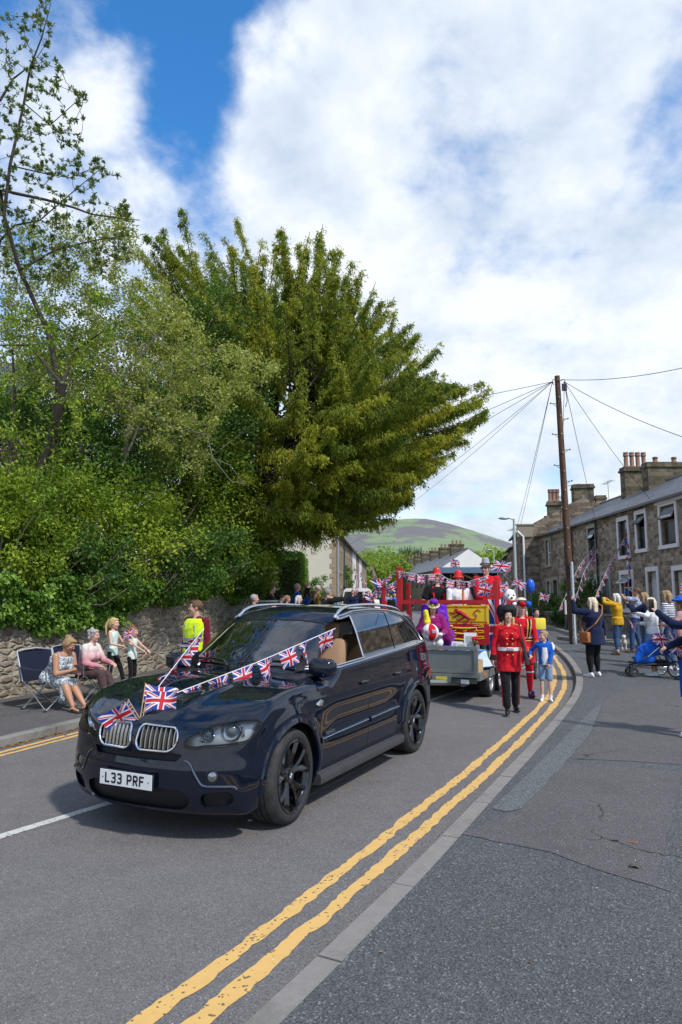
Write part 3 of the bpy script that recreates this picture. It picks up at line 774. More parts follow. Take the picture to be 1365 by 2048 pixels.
t = NT('tyre_rubber'); v_ = t.co('Object'); sp_ = sep(t, v_); rad = t.m('SQRT', t.m('ADD', t.m('MULTIPLY', sp_[0], sp_[0]), t.m('MULTIPLY', sp_[2], sp_[2])))
dirt = t.m('MULTIPLY', t.mr(t.noise(v_, 9, 5, .7), .4, .7), t.mr(rad, .33, .375)); c_ = t.mix(dirt, (.020, .020, .021), (.075, .070, .064)); t.set(Base_Color=c_, Roughness=.8)
t.bump(t.m('SINE', t.m('MULTIPLY', t.m('ARCTAN2', sp_[0], sp_[2]), 260)), .35, .002); M_TYRE = t.mat

STROKES = {'L': [[(0, 1), (0, 0), (1, 0)]], '3': [[(0, .95), (.2, 1), (.8, 1), (1, .85), (1, .65), (.8, .52), (.35, .52)], [(.8, .52), (1, .38), (1, .15), (.8, 0), (.2, 0), (0, .08)]],
           'P': [[(0, 0), (0, 1), (.75, 1), (1, .85), (1, .58), (.75, .44), (0, .44)]], 'R': [[(0, 0), (0, 1), (.75, 1), (1, .85), (1, .6), (.75, .48), (0, .48)], [(.5, .48), (1, 0)]],
           'F': [[(0, 0), (0, 1), (1, 1)], [(0, .52), (.85, .52)]]}
def stroke_text(b, txt, x0, z0, w, h, gap, sw, place, spacew=None):
    for ch in txt:
        if ch == ' ': x0 += spacew or w * .6; continue
        for st in STROKES[ch]:
            pts = [Vector((x0 + sw / 2 + p[0] * (w - sw), z0 + sw / 2 + p[1] * (h - sw))) for p in st]
            for i in range(len(pts) - 1):
                a, c = pts[i], pts[i + 1]; d = (c - a).normalized(); n = Vector((-d.y, d.x)) * sw / 2; e = d * sw * .28
                if i == 0 and len(pts) > 2: a = a - d * 0
                q = [a - n - e, c - n + e, c + n + e, a + n - e]
                b.add([place(p.x, p.y) for p in q], [(0, 1, 2, 3)])
        x0 += w + gap

def build_car():
    car = thing('parked_car', 'black luxury off-roader decked with flag bunting, silver roof rails and black alloy wheels', 'car', (-.59, 7.56, 0), R(-116.1))
    car.name = 'off_road_car'
    bm = car_half(); FR = lambda c, n: n.x > .15 and c.x > 1.5
    SIDE = lambda c, n: n.y > .25
    # window apertures
    top = [(.08, 1.61), (-.3, 1.668), (-.8, 1.682), (-1.25, 1.662), (-1.6, 1.595), (-1.85, 1.48), (-1.98, 1.36), (-1.985, belt(-1.985) + .035)]
    daylight = [(.97, belt(.97) + .035)] + top
    def band(x0t, x0b, x1t, x1b):   # part of the daylight opening between two slanted lines, x falling towards the rear
        f = lambda z: (z - 1.17) / .48
        l0 = lambda z: x0b + (x0t - x0b) * f(z); l1 = lambda z: x1b + (x1t - x1b) * f(z)
        def clip(poly, fn):
            out = []
            for i in range(len(poly)):
                a, c = poly[i], poly[(i + 1) % len(poly)]; fa, fc = fn(a), fn(c)
                if fa >= 0: out.append(a)
                if (fa >= 0) != (fc >= 0): s_ = fa / (fa - fc); out.append((a[0] + (c[0] - a[0]) * s_, a[1] + (c[1] - a[1]) * s_))
            return out
        return clip(clip(daylight, lambda p: l0(p[1]) - p[0]), lambda p: p[0] - l1(p[1]))
    w1 = rounded(band(3, 3, -.17, -.10), .03, 3); w2 = rounded(band(-.27, -.20, -1.13, -.99), .03, 3); w3 = rounded(band(-1.19, -1.05, -3, -3), .03, 3)
    frame = daylight
    cut(bm, 'Y', [(p[0], p[1]) for p in rounded([(1.02, belt(1.02) + .018), (.08, 1.635), (-.3, 1.69), (-.8, 1.704), (-1.27, 1.684), (-1.64, 1.615), (-1.89, 1.495), (-2.02, 1.37), (-2.03, belt(-2.03) + .018)], .02, 2)], 1, SIDE)
    for k, w_ in ((2, w1), (3, w2), (4, w3)): cut(bm, 'Y', w_, k, SIDE)
    # windscreen seen from the front, rear screen
    cut(bm, 'X', [(-.1, 1.168), (.55, 1.168), (.72, 1.20), (.60, 1.50), (.55, 1.575), (.3, 1.605), (-.1, 1.612)], 5, lambda c, n: n.x > .2 and -.1 < c.x < 1.1 and n.z > .1)
    cut(bm, 'X', [(-.1, 1.18), (.60, 1.19), (.56, 1.50), (-.1, 1.54)], 6, lambda c, n: n.x < -.5)
    # nose: kidneys, lamps, intakes
    kid = rounded([(.028, .71), (.05, .852), (.36, .842), (.395, .79), (.385, .71), (.33, .668), (.06, .668)], .04, 4)
    cut(bm, 'X', kid, 7, FR)
    cut(bm, 'X', rounded([(-.1, .60), (.40, .60), (.44, .648), (.42, .655), (-.1, .645)], .01, 2), 8, FR)
    cut(bm, 'X', rounded([(-.1, .245), (.42, .245), (.50, .29), (.50, .37), (.42, .40), (-.1, .42)], .03, 3), 8, FR)
    cut(bm, 'X', rounded([(.585, .275), (.76, .285), (.81, .33), (.79, .395), (.62, .385), (.585, .35)], .03, 3), 9, FR)
    HL = diag_proj(R(28))
    hl = [(.30, .735), (.34, .79), (.42, .838), (.55, .868), (.66, .876)]
    def P2(x, y, z): return (Vector((x, y, z)).dot(Vector((-math.sin(R(28)), math.cos(R(28)), 0))), z)
    # corner points measured along the body, then flattened to the cutting direction
    hl = [P2(2.27, .445, .705), P2(2.26, .45, .76), P2(2.20, .52, .815), P2(2.12, .62, .862), P2(1.98, .76, .895), P2(1.84, .84, .895), P2(1.80, .86, .865), P2(1.87, .855, .80), P2(1.98, .83, .735), P2(2.12, .70, .712), P2(2.22, .58, .705), P2(2.25, .52, .69)]
    cut(bm, HL, rounded(hl, .03, 3), 10, lambda c, n: c.x > 1.6 and c.y > .3)
    # wheel arches
    for ax in (AXF, AXR):
        arch = [(ax + .425 * math.cos(a), WR + .425 * math.sin(a)) for a in np.linspace(0, math.pi, 40)] + [(ax - .43, .1), (ax + .43, .1)]
        cut(bm, 'Y', arch, 11, lambda c, n: c.y > .5)
    # rear lamp
    cut(bm, 'Y', rounded([(-2.16, 1.15), (-2.02, .86), (-2.10, .80), (-2.6, .86), (-2.6, 1.12)], .03, 3), 12, lambda c, n: n.y > .12 and c.x < -1.9)
    parts = {k: take(bm, k) for k in range(1, 13)}
    parts[11].free()
    # returns: give the openings thickness
    bm2 = bm.copy(); be = [e for e in bm2.edges if len(e.link_faces) == 1 and not (abs(e.verts[0].co.y) < .002 and abs(e.verts[1].co.y) < .002)]
    r = bmesh.ops.extrude_edge_only(bm2, edges=be); nv = [g for g in r['geom'] if isinstance(g, bmesh.types.BMVert)]
    for v in nv:
        if v.co.z < 1.1 and v.co.y > .6 and min(abs(v.co.x - AXF), abs(v.co.x - AXR)) < .5 and v.co.z < .85: v.co.y -= .04
        elif v.co.x > 1.5: v.co.x -= .035; v.co.y *= .985
        elif v.co.x < -2.0 and v.co.z < 1.2: v.co.x += .02
        else: v.co.y -= .02 * (1 if v.co.y > .02 else 0); v.co.z -= .004
    obj_bm('body', bm2, M_CPAINT, car, both=True, sharp=32); bm2.free()
    # pillars: black glossy frame between the windows, set in 3 mm
    def inset(b_, d):
        b_.normal_update()
        cs = [(v, v.co - v.normal * d) for v in b_.verts]
        for v, c in cs:
            if abs(v.co.y) < 1e-4: c.y = 0
            v.co = c
    M_PILLAR = mat('gloss_black_pillar', (.006, .006, .007), .12, coat=1)
    inset(parts[1], .004)
    for mir in (False, True):
        obj_bm('window_frame', parts[1], M_PILLAR, car, mirror=mir)
    for k, nm, m in ((3, 'rear_door_window', M_TINT), (4, 'quarter_window', M_TINT)):
        inset(parts[k], .010)
        for mir in (False, True): obj_bm('side_window', parts[k], m, car, mirror=mir)
    inset(parts[2], .012); obj_bm('side_window', parts[2], M_GLASS, car, mirror=True)
    inset(parts[5], .006); obj_bm('windscreen', parts[5], M_GLASS, car, both=True)
    inset(parts[6], .006); obj_bm('rear_window', parts[6], M_TINT, car, both=True)
    for mir in (False, True): obj_bm('tail_lamp', parts[12], M_REDL, car, mirror=mir)
    # chrome line round the side windows and black seals
    for mir in (False, True):
        src = parts[1]
        sg = 1
        b = MB(); loops = loops_of(src)
        lp = max(loops, key=lambda l: max(p.x for p in l) - min(p.x for p in l))
        lp = [p + Vector((0, .006, .002)) for p in lp][::2]
        b.tube(lp + [lp[0]], .010, 6, cap=False)
        if mir: b = mirror_mb(b)
        b.build('window_trim', M_SATCH, car, smooth=True)
    # windscreen seal
    b = MB(); l5 = [l for l in loops_of(parts[5])][0]; l5 = [p for p in l5 if p.y > .004]
    for sgn in (1, -1): b.tube([Vector((p.x, p.y * sgn, p.z)) for p in l5][::2], .009, 6)
    b.build('windscreen_seal', M_TRIM, car, smooth=True)
    # kidney grilles
    for mir in (False, True):
        kb = parts[7]; lp = max(loops_of(kb), key=len); b = MB()
        lp2 = [p + Vector((.006, 0, 0)) for p in lp][::1]; b.tube(lp2 + [lp2[0]], .0085, 8, cap=False)
        if mir: b = mirror_mb(b)
        g = b.build('grille', M_CHROME, car, smooth=True)
        b = MB()
        for k in range(8):
            yk = .065 + k * .0415; zz = [q / 8 for q in range(9)]
            zb_ = .678 if k < 7 else .71; zt = .842 - .002 * k
            pts = []
            for q in zz:
                z = zb_ + (zt - zb_) * q
                lo_, hi_ = 1.5, 2.6
                for _ in range(30):
                    md = (lo_ + hi_) / 2
                    if carF(np.array([md]), np.array([yk]), np.array([z]))[0] > 0: hi_ = md
                    else: lo_ = md
                pts.append(Vector((lo_ - .008, yk, z)))
            vs = []
            for p in pts: vs += [p + Vector((0, -.011, 0)) - Vector((.006, 0, 0)), p + Vector((.006, -.003, 0)), p + Vector((.005, .006, 0)), p + Vector((-.03, .011, 0)), p + Vector((-.03, -.004, 0))]
            b.add(vs, [(i * 5 + j, i * 5 + (j + 1) % 5, (i + 1) * 5 + (j + 1) % 5, (i + 1) * 5 + j) for i in range(8) for j in range(5)] + [(0, 1, 2, 3, 4), (40, 41, 42, 43, 44)])
        if mir: b = mirror_mb(b)
        b.build('slats', M_SLAT, g, smooth=35)
        kb2 = kb.copy()
        for v in kb2.verts: v.co.x -= .045
        obj_bm('grille_backing', kb2, M_DARK, g, mirror=mir)
    # dark mesh in the intakes
    for k, nm in ((8, 'lower_intake'), (9, 'side_intake')):
        b_ = parts[k]
        for v in b_.verts: v.co.x -= .04
        if k == 8: obj_bm(nm, b_, M_MESHG, car, both=True)
        else:
            for mir in (False, True): obj_bm(nm, b_, M_MESHG, car, mirror=mir)
    # head lamps: clear lens, dark bucket, two projector rings and a reflector
    for mir in (False, True):
        sg = -1 if mir else 1
        lens = parts[10].copy(); inset(lens, .002)
        hlo = obj_bm('headlight', lens, M_LENS, car, mirror=mir)
        bk = parts[10].copy()
        for v in bk.verts: v.co.x -= .085; v.co.y -= .05
        obj_bm('lamp_housing', bk, M_LAMPH, hlo, mirror=mir)
        b = MB()
        for (x, y, z, r_) in ((2.035, .715, .805, .074), (2.135, .565, .785, .054)):
            d = Vector((.93, .36, 0)).normalized(); M_ = Matrix.Translation((x, y, z)) @ d.to_track_quat('Z', 'Y').to_matrix().to_4x4(); b.M = M_
            b.mi = 0; b.lathe([(r_, -.05), (r_ * 1.04, .0), (r_ * 1.1, .01), (r_ * 1.02, .018), (r_ * .82, .0), (r_ * .72, -.02)], 28, cap=False)
            b.mi = 1; b.ell((0, 0, -.012), (r_ * .70, r_ * .70, r_ * .45), 20, 10)
        b.M = None; b.mi = 0; b.box((1.96, .76, .80), (.02, .10, .07), rz=-.7); b.box((2.13, .50, .735), (.03, .12, .012), rz=-.4)
        if mir: b = mirror_mb(b)
        b.build('projector', [M_CHROME, M_PROJ], hlo, smooth=40)
        # rubber line round the lamp
        b = MB(); lp = max(loops_of(parts[10]), key=len); b.tube(lp + [lp[0]], .0045, 5, cap=False)
        if mir: b = mirror_mb(b)
        b.build('lamp_seal', M_DARK, hlo)
    # body surface lookup for everything laid on it
    bvh = BVHTree.FromBMesh(bm)
    def onside(x, z):
        h = bvh.ray_cast(Vector((x, 3, z)), Vector((0, -1, 0))); return h[0], h[1]
    def onfront(y, z):
        h = bvh.ray_cast(Vector((5, y, z)), Vector((-1, 0, 0))); return h[0], h[1]
    def ontop(x, y):
        h = bvh.ray_cast(Vector((x, y, 4)), Vector((0, 0, -1))); return h[0], h[1]
    def ribbon(b, pts, w, lift=.0012):
        """flat strip along points on the body"""
        P = [p for p in pts if p[0] is not None]
        if len(P) < 2: return
        vs = []
        for i, (p, n) in enumerate(P):
            t_ = (P[min(i + 1, len(P) - 1)][0] - P[max(0, i - 1)][0]).normalized(); s_ = n.cross(t_).normalized() * w / 2
            vs += [p + n * lift - s_, p + n * lift + s_]
        b.add(vs, [(2 * i, 2 * i + 1, 2 * i + 3, 2 * i + 2) for i in range(len(P) - 1)])
    def dens(poly, st=.03, closed=False):
        out = []
        pl = poly + [poly[0]] if closed else poly
        for i in range(len(pl) - 1):
            a, c = Vector(pl[i]), Vector(pl[i + 1]); k = max(1, int((c - a).length / st))
            out += [a.lerp(c, q / k) for q in range(k)]
        return out + [Vector(pl[-1])]
    for mir in (False, True):
        b = MB()
        fd = rounded([(1.00, 1.15), (.985, .9), (.93, .60), (.90, .34)], .05, 4)[6:-6]
        for line in ([(1.01, 1.14), (.975, .92), (.965, .75), (.985, .55), (.985, .33)], [(-.13, 1.17), (-.13, .9), (-.10, .33)],
                     [(-1.02, 1.2), (-1.03, 1.0), (-1.0, .83), (-.95, .68), (-.955, .45), (-1.0, .33)], [(.985, .335), (-1.0, .335)]):
            pl = dens(line); ribbon(b, [onside(p.x, p.y) for p in pl], .007)
        # bonnet to wing
        pl = [ontop(2.10 - i * .03, .56 + .0 + .30 * SM(i * .03, 0, .9)) for i in range(36)]; ribbon(b, pl, .007)
        # bumper to wing
        pl = dens([(1.93, .735), (1.88, .64), (1.875, .56)]); ribbon(b, [onside(p.x, p.y) for p in pl], .006)
        if mir: b = mirror_mb(b)
        b.build('panel_gap', M_DARK, car)
        # side moulding with bright strip, sill
        b = MB(); b.mi = 0
        for (x0, x1) in ((.955, -.08), (-.15, -.93)):
            P = [onside(x0 + (x1 - x0) * i / 20, .545 + .02 * (x0 + (x1 - x0) * i / 20 < 5) + (.955 - (x0 + (x1 - x0) * i / 20)) * .018) for i in range(21)]
            vs = []
            for (p, n) in P: vs += [p + Vector((0, .001, .028)), p + Vector((0, .016, .018)), p + Vector((0, .018, -.015)), p + Vector((0, .001, -.03))]
            b.mi = 0; b.add(vs, [(i * 4 + j, i * 4 + j + 1, (i + 1) * 4 + j + 1, (i + 1) * 4 + j) for i in range(20) for j in range(3)] + [(0, 1, 2, 3), (80, 81, 82, 83)])
            b.mi = 1; b.tube([p + Vector((0, .019, .014)) for (p, n) in P], .004, 5)
        if mir: b = mirror_mb(b)
        b.build('side_moulding', [M_CPAINT, M_SATCH], car, smooth=40)
        b = MB(); sec = [(.90, .30), (.955, .285), (.965, .25), (.955, .205), (.86, .19)]
        vs = []; xs_ = [1.02, .98, .5, 0, -.5, -.98, -1.02]
        for x in xs_: vs += [(x, y_, z_) for y_, z_ in sec]
        b.add(vs, [(i * 5 + j, i * 5 + j + 1, (i + 1) * 5 + j + 1, (i + 1) * 5 + j) for i in range(6) for j in range(4)] + [(0, 1, 2, 3, 4), (30, 31, 32, 33, 34)])
        if mir: b = mirror_mb(b)
        b.build('sill', M_SILL, car, smooth=40)
        # wheel arch lips and liners
        for ax in (AXF, AXR):
            b = MB(); b.mi = 0; vs = []; N_ = 40
            for i in range(N_ + 1):
                a = -.12 + (math.pi + .24) * i / N_
                for (r_, o_) in ((.47, .004), (.462, .022), (.432, .030), (.420, .018), (.424, -.02)):
                    x, z = ax + r_ * math.cos(a), WR + r_ * math.sin(a); xx, zz = ax + .455 * math.cos(a), WR + .455 * math.sin(a)
                    p, n = onside(xx, max(zz, .23)); yy = p.y if p is not None else .93
                    vs.append((x, yy + o_ - .004, z))
            b.add(vs, [(i * 5 + j, i * 5 + j + 1, (i + 1) * 5 + j + 1, (i + 1) * 5 + j) for i in range(N_) for j in range(4)])
            if mir: b = mirror_mb(b)
            b.build('wheel_arch', M_CPAINT, car, smooth=50)
            b = MB(); N_ = 24
            vs = [(ax + r_ * math.cos(a), y_, WR + r_ * math.sin(a)) for a in [math.pi * i / N_ for i in range(N_ + 1)] for (r_, y_) in ((.425, .90), (.425, .58), (.1, .56))]
            b.add(vs, [(i * 3 + j, i * 3 + j + 1, (i + 1) * 3 + j + 1, (i + 1) * 3 + j) for i in range(N_) for j in range(2)])
            if mir: b = mirror_mb(b)
            b.build('arch_liner', M_BLACKP, car, smooth=40)
        # door handles
        for hx in (.06, -.86):
            b = MB(); p, n = onside(hx, .985); c = p
            pts = [c + Vector((dx, .012 + .022 * math.sin(math.pi * min(1, max(0, (dx + .10) / .2))), 0)) for dx in [-.10 + .02 * i for i in range(11)]]
            b.tube(pts, [.010] + [.014] * 9 + [.010], 8, flat=1.25)
            b.ell(c + Vector((-.0, -.012, -.012)), (.075, .02, .030), 14, 8)
            if mir: b = mirror_mb(b)
            b.build('door_handle', [M_CPAINT], car, smooth=True)
        # roof rails
        b = MB(); pts = []
        for i in range(25):
            q = i / 24; x = .02 - 1.95 * q; p, n = ontop(x, .565 - .02 * q * q); lift = .036 * min(1, math.sin(math.pi * q) * 3.2) ** .6 if 0 < q < 1 else 0.0
            pts.append(Vector((x, .605 - .03 * q, p.z + lift - .004)))
        b.tube(pts, [.014] + [.022] * 23 + [.014], 10, flat=.8)
        for q in (0, 24):
            b.tube([pts[q] + Vector((0, 0, .0)), pts[q] + Vector((0.02 if q == 0 else -.02, 0, -.03))], .02, 8)
        if mir: b = mirror_mb(b)
        b.build('roof_rail', M_ALU, car, smooth=40)
        # door mirror
        b = MB(); base = onside(.86, 1.10)[0]
        b.ell((0, 0, 0), 1, 20, 14); 
        vs = []
        for (x, y, z) in b.v:
            sx = math.copysign(abs(x) ** .55, x); sy = math.copysign(abs(y) ** .6, y); sz = math.copysign(abs(z) ** .6, z)
            X_ = .085 * sx; X_ = X_ if X_ > -.03 else -.03
            vs.append((.80 + X_ - .03 * max(0, sy), base.y + .175 + .125 * sy, 1.185 + .085 * sz * (1 - .12 * sy)))
        b.v = vs; mirr = b
        b2 = mirror_mb(b) if mir else b
        mo = b2.build('door_mirror', M_CPAINT, car, smooth=50)
        b = MB(); b.add([(.768, base.y + .075, 1.12), (.768, base.y + .275, 1.125), (.768, base.y + .275, 1.245), (.768, base.y + .075, 1.25)], [(0, 1, 2, 3)])
        if mir: b = mirror_mb(b)
        b.build('mirror_glass', M_CHROME, mo)
        b = MB(); b.tube([base + Vector((0, -.02, .0)), base + Vector((0, .06, .01)), base + Vector((-.03, .15, .025))], [.035, .03, .028], 10, flat=.7); b.add([(.97, base.y - .03, 1.15), (.70, base.y - .035, 1.155), (.74, base.y - .075, 1.30)], [(0, 1, 2)])
        if mir: b = mirror_mb(b)
        b.build('mirror_stalk', M_TRIM, mo, smooth=50)
        # fog lamp, chrome blade, parking sensor
        b = MB(); p, n = onfront(.665, .50); b.M = Matrix.Translation(p) @ Vector((.95, .3, .02)).normalized().to_track_quat('Z', 'Y').to_matrix().to_4x4()
        b.mi = 1; b.lathe([(.054, -.03), (.056, .004), (.045, .007), (.043, -.006)], 24, cap=False); b.mi = 0; b.lathe([(.043, -.004), (.026, .005), (0, .007)], 24, cap=False)
        if mir: b = mirror_mb(b)
        b.build('fog_lamp', [M_FOG, M_TRIM], car, smooth=40)
        b = MB(); pl = dens(rounded([(.42, .615), (.50, .605), (.60, .435), (.82, .43), (.83, .385)], .035, 4)[5:-5] , .02)
        P = [onfront(p.x, p.y) for p in pl]; b.tube([p + n * .004 for p, n in P if p is not None], .009, 6)
        if mir: b = mirror_mb(b)
        b.build('bumper_blade', M_BLADE, car, smooth=True)
        b = MB(); p, n = onfront(.80, .34) if False else onside(1.95, .30)
        if p is not None: b.M = Matrix.Translation(p) @ n.to_track_quat('Z', 'Y').to_matrix().to_4x4(); b.lathe([(.013, -.002), (.013, .003), (0, .004)], 14, cap=False)
        if mir: b = mirror_mb(b)
        if b.v: b.build('parking_sensor', M_TRIM, car)
        # side vent with badge
        b = MB(); p, n = onside(1.03, .905)
        if p is not None:
            vs = [p + Vector((dx, .006 + .003 * k_, dz)) for k_, (dx, dz) in enumerate(((.09, .0), (.0, .03), (-.05, .012), (-.02, -.03), (.05, -.02)))]; b.add(vs, [(0, 1, 2, 3, 4)])
        if mir: b = mirror_mb(b)
        if b.v: b.build('side_vent', M_SATCH, car)
        # wiper
    for (y0, y1, x1) in ((.62, -.02, 1.02), (-.12, -.70, 1.0)):
        b = MB()
        def scr(y, z):
            lo_, hi_ = -.5, 1.4
            for _ in range(30):
                md = (lo_ + hi_) / 2
                if carF(np.array([md]), np.array([y]), np.array([z]))[0] > 0: hi_ = md
                else: lo_ = md
            return Vector((lo_, y, z))
        pts = [scr(y0 + (y1 - y0) * i / 10, 1.19 + .02 * math.sin(i / 10 * 3.1)) + Vector((.02, 0, .014)) for i in range(11)]
        b.tube(pts, .009, 6); b.tube([pts[5] + Vector((.01, 0, .012)), pts[1] + Vector((.02, 0, .02)), pts[0] + Vector((.05, .02, -.03))], [.007, .010, .014], 6)
        b.build('wiper', M_BLACKP, car, smooth=40)
    # scuttle, emblem, plate
    e, n = onfront(.0001, .895)
    if e is None: e, n = ontop(2.2, 0.001)
    p2, n2 = ontop(2.17, .001); roundel(car, p2 + n2 * .004, .041, n2)
    pf = max(onfront(.001, .44)[0].x if onfront(.001, .44)[0] is not None else 2.33, 2.335)
    b = MB(); b.box((pf + .012, -.02, .445), (.018, .54, .125), bev=.008); b.build('plate_holder', M_TRIM, car, smooth=True)
    b = MB(); b.box((pf + .024, -.02, .445), (.006, .52, .111), bev=.002); pl = b.build('number_plate', M_PLATE, car)
    b = MB(); place = lambda s_, z_: (pf + .0285, -.02 + s_, .445 + z_)
    stroke_text(b, 'L33 PRF', -.205, -.0395, .050, .079, .011, .0145, place, .038)
    b.add([place(-.225 + a_, c_) for a_ in (0,) for c_ in ()], []) if False else None
    for s_ in (-.228, .228): b.box((pf + .0285, -.02 + s_, 0.445), (.002, .008, .008))
    b.build('plate_lettering', M_INK, pl)
    # under-body and interior
    b = MB(); b.box((0, 0, .30), (2.05, 1.62, .16)); b.box((1.55, 0, .38), (1.0, .95, .30)); b.box((-1.55, 0, .38), (1.2, .95, .30)); b.build('underbody', M_BLACKP, car)
    b = MB(); b.box((.05, 0, .66), (1.9, 1.5, .1)); b.box((-1.2, 0, .75), (1.6, 1.4, .3)); b.build('cabin_floor', M_DARK, car)
    b = MB(); b.box((.93, 0, 1.02), (.35, 1.56, .22), bev=.08); b.box((.70, -.37, 1.07), (.2, .40, .12), bev=.05); b.build('dashboard', M_TRIM, car, smooth=40)
    b = MB(); a_ = [2 * math.pi * i / 28 for i in range(29)]
    ctr = Vector((.52, -.37, 1.04)); ax1 = Vector((0, 1, 0)); ax2 = Vector((-.42, 0, .91)); b.tube([ctr + (ax1 * math.cos(q) + ax2 * math.sin(q)) * .185 for q in a_], .017, 8, cap=False)
    b.ell(ctr + Vector((.02, 0, 0)), (.03, .08, .06)); b.tube([ctr - ax1 * .18, ctr + ax1 * .18], .014, 6); b.build('steering_wheel', M_TRIM, car, smooth=40)
    for (sx, sy) in ((-.05, .37), (-.05, -.37), (-.95, .38), (-.95, -.38)):
        b = MB(); b.box((sx + .15, sy, .80), (.52, .50, .17), bev=.06); b.box((sx - .12, sy, 1.10), (.15, .50, .60), ry=-.22, bev=.06)
        s_ = b.build('seat', M_TAN, car, smooth=40); b = MB(); b.box((sx - .22, sy, 1.475), (.10, .27, .19), ry=-.2, bev=.045); b.tube([(sx - .2, sy - .06, 1.36), (sx - .21, sy - .06, 1.45)], .006, 6); b.tube([(sx - .2, sy + .06, 1.36), (sx - .21, sy + .06, 1.45)], .006, 6)
        b.build('headrest', M_TAN, s_, smooth=40)
    b = MB(); b.box((.33, 0, 1.52), (.02, .22, .06), bev=.015); b.tube([(.33, 0, 1.52), (.25, 0, 1.62)], .01); b.build('rear_view_mirror', M_TRIM, car, smooth=40)
    # badge lettering on the door
    fc = bpy.data.curves.new('badge', 'FONT'); fc.body = 'xDrive35d'; fc.size = .042; fc.extrude = .0015
    tmp = bpy.data.objects.new('tmp', fc); COL.objects.link(tmp); bpy.context.view_layer.update(); me = bpy.data.meshes.new_from_object(tmp); bpy.data.objects.remove(tmp)
    p, n = onside(.84, .615); me.materials.clear(); me.materials.append(M_SATCH)
    o = bpy.data.objects.new('badge', me); COL.objects.link(o); o.parent = car
    for v in me.vertices: v.co = Vector((p.x + .02 - v.co.x, p.y + .006 + v.co.z, .60 + v.co.y))
    # wheels
    build_wheel(car, AXF, .812, 1, steer=R(3)); build_wheel(car, AXF, -.812, -1, steer=R(3)); build_wheel(car, AXR, .812, 1); build_wheel(car, AXR, -.812, -1)
    return car, bvh
t = NT('honeycomb_mesh'); v_ = t.co('Object', (60, 60, 60)); e_ = t.vor(v_, 1, 'DISTANCE_TO_EDGE', .15); t.set(Base_Color=(.006, .006, .007), Roughness=.6); t.bump(t.m('LESS_THAN', e_, .12), 1, .01); M_MESHG = t.mat
M_LAMPH = mat('lamp_housing', (.36, .38, .39), .35, .5); M_PROJ = mat('projector_lens', (.10, .12, .13), .03, .3, coat=1); M_FOG = mat('fog_reflector', (.35, .36, .38), .08, .95, var=.4, vs=60)
M_BLADE = mat('dark_chrome', (.16, .17, .20), .15, .9); M_SILL = mat('sill_plastic', (.045, .046, .05), .45, var=.35, vs=14)
CAR, CAR_BVH = build_car()
# ------------------------------------------------------------------ houses
def stone(name, c1, c2, mortar, bw=.36, bh=.17, rub=.5, dark=(.06, .055, .045), soot=.4, bump=.9):
    t = NT(name); v = t.co('metres'); d = t.noise(v, 1.7, 3, col=True)
    vm = t.N('ShaderNodeVectorMath', operation='MULTIPLY_ADD'); t.L.new(d, vm.inputs[0]); vm.inputs[1].default_value = (.07, .035, 0); t.L.new(v, vm.inputs[2])
    br = t.N('ShaderNodeTexBrick'); t.L.new(vm.outputs[0], br.inputs['Vector']); br.offset = .43; br.squash = .8; br.squash_frequency = 3
    for k, q in (('Scale', 1), ('Brick Width', bw), ('Row Height', bh), ('Mortar Size', .011), ('Mortar Smooth', .4), ('Bias', 0)): br.inputs[k].default_value = q
    br.inputs['Color1'].default_value = (0, 0, 0, 1); br.inputs['Color2'].default_value = (1, 1, 1, 1); br.inputs['Mortar'].default_value = (.5, .5, .5, 1)
    br2 = t.N('ShaderNodeTexBrick'); t.L.new(vm.outputs[0], br2.inputs['Vector']); br2.offset = .43; br2.squash = .8; br2.squash_frequency = 3
    for k, q in (('Scale', 1), ('Brick Width', bw), ('Row Height', bh), ('Mortar Size', 0), ('Bias', -.1)): br2.inputs[k].default_value = q
    br2.inputs['Color1'].default_value = (0, 0, 0, 1); br2.inputs['Color2'].default_value = (1, 1, 1, 1)
    n = t.noise(v, 5.0, 6, .7); n2 = t.noise(v, 22, 5, .7)
    f = t.m('ADD', t.m('MULTIPLY', sep(t, br2.outputs['Color'])[0], .55), t.m('MULTIPLY', t.mr(n, .3, .7), .45))
    c = t.ramp(f, [(0, dark), (.35, c1), (.7, c2), (1, tuple(min(1, q * 1.35) for q in c2))])
    c = t.mix(t.mr(n2, .4, .75, 0, .6), c, t.scl(c, (.5, .5, .5))); c = t.mix(t.m('MULTIPLY', t.mr(t.noise(v, .8, 4, .6), .42, .7), soot), c, dark)
    c = t.mix(t.mr(br.outputs['Fac'], .2, .9, 0, .8), c, mortar)
    t.set(Base_Color=c, Roughness=.92, Specular_IOR_Level=.2)
    h = t.m('ADD', t.m('MULTIPLY', t.m('SUBTRACT', 1, br.outputs['Fac']), .6), t.m('ADD', t.m('MULTIPLY', n2, .5), t.m('MULTIPLY', n, .5))); t.bump(h, bump, .045); return t.mat
M_ST1 = stone('coursed_gritstone', (.29, .22, .15), (.50, .39, .28), (.32, .28, .22), .31, .155)
M_ST2 = stone('dark_gritstone', (.23, .17, .12), (.38, .30, .21), (.2, .175, .14), .40, .18, soot=.5)
M_ST3 = stone('warm_sandstone', (.26, .19, .11), (.42, .31, .19), (.3, .25, .18), .38, .15, soot=.2, dark=(.12, .085, .05))
M_ST4 = stone('chimney_stone', (.12, .10, .06), (.22, .185, .12), (.17, .15, .12), .42, .22, soot=.55)
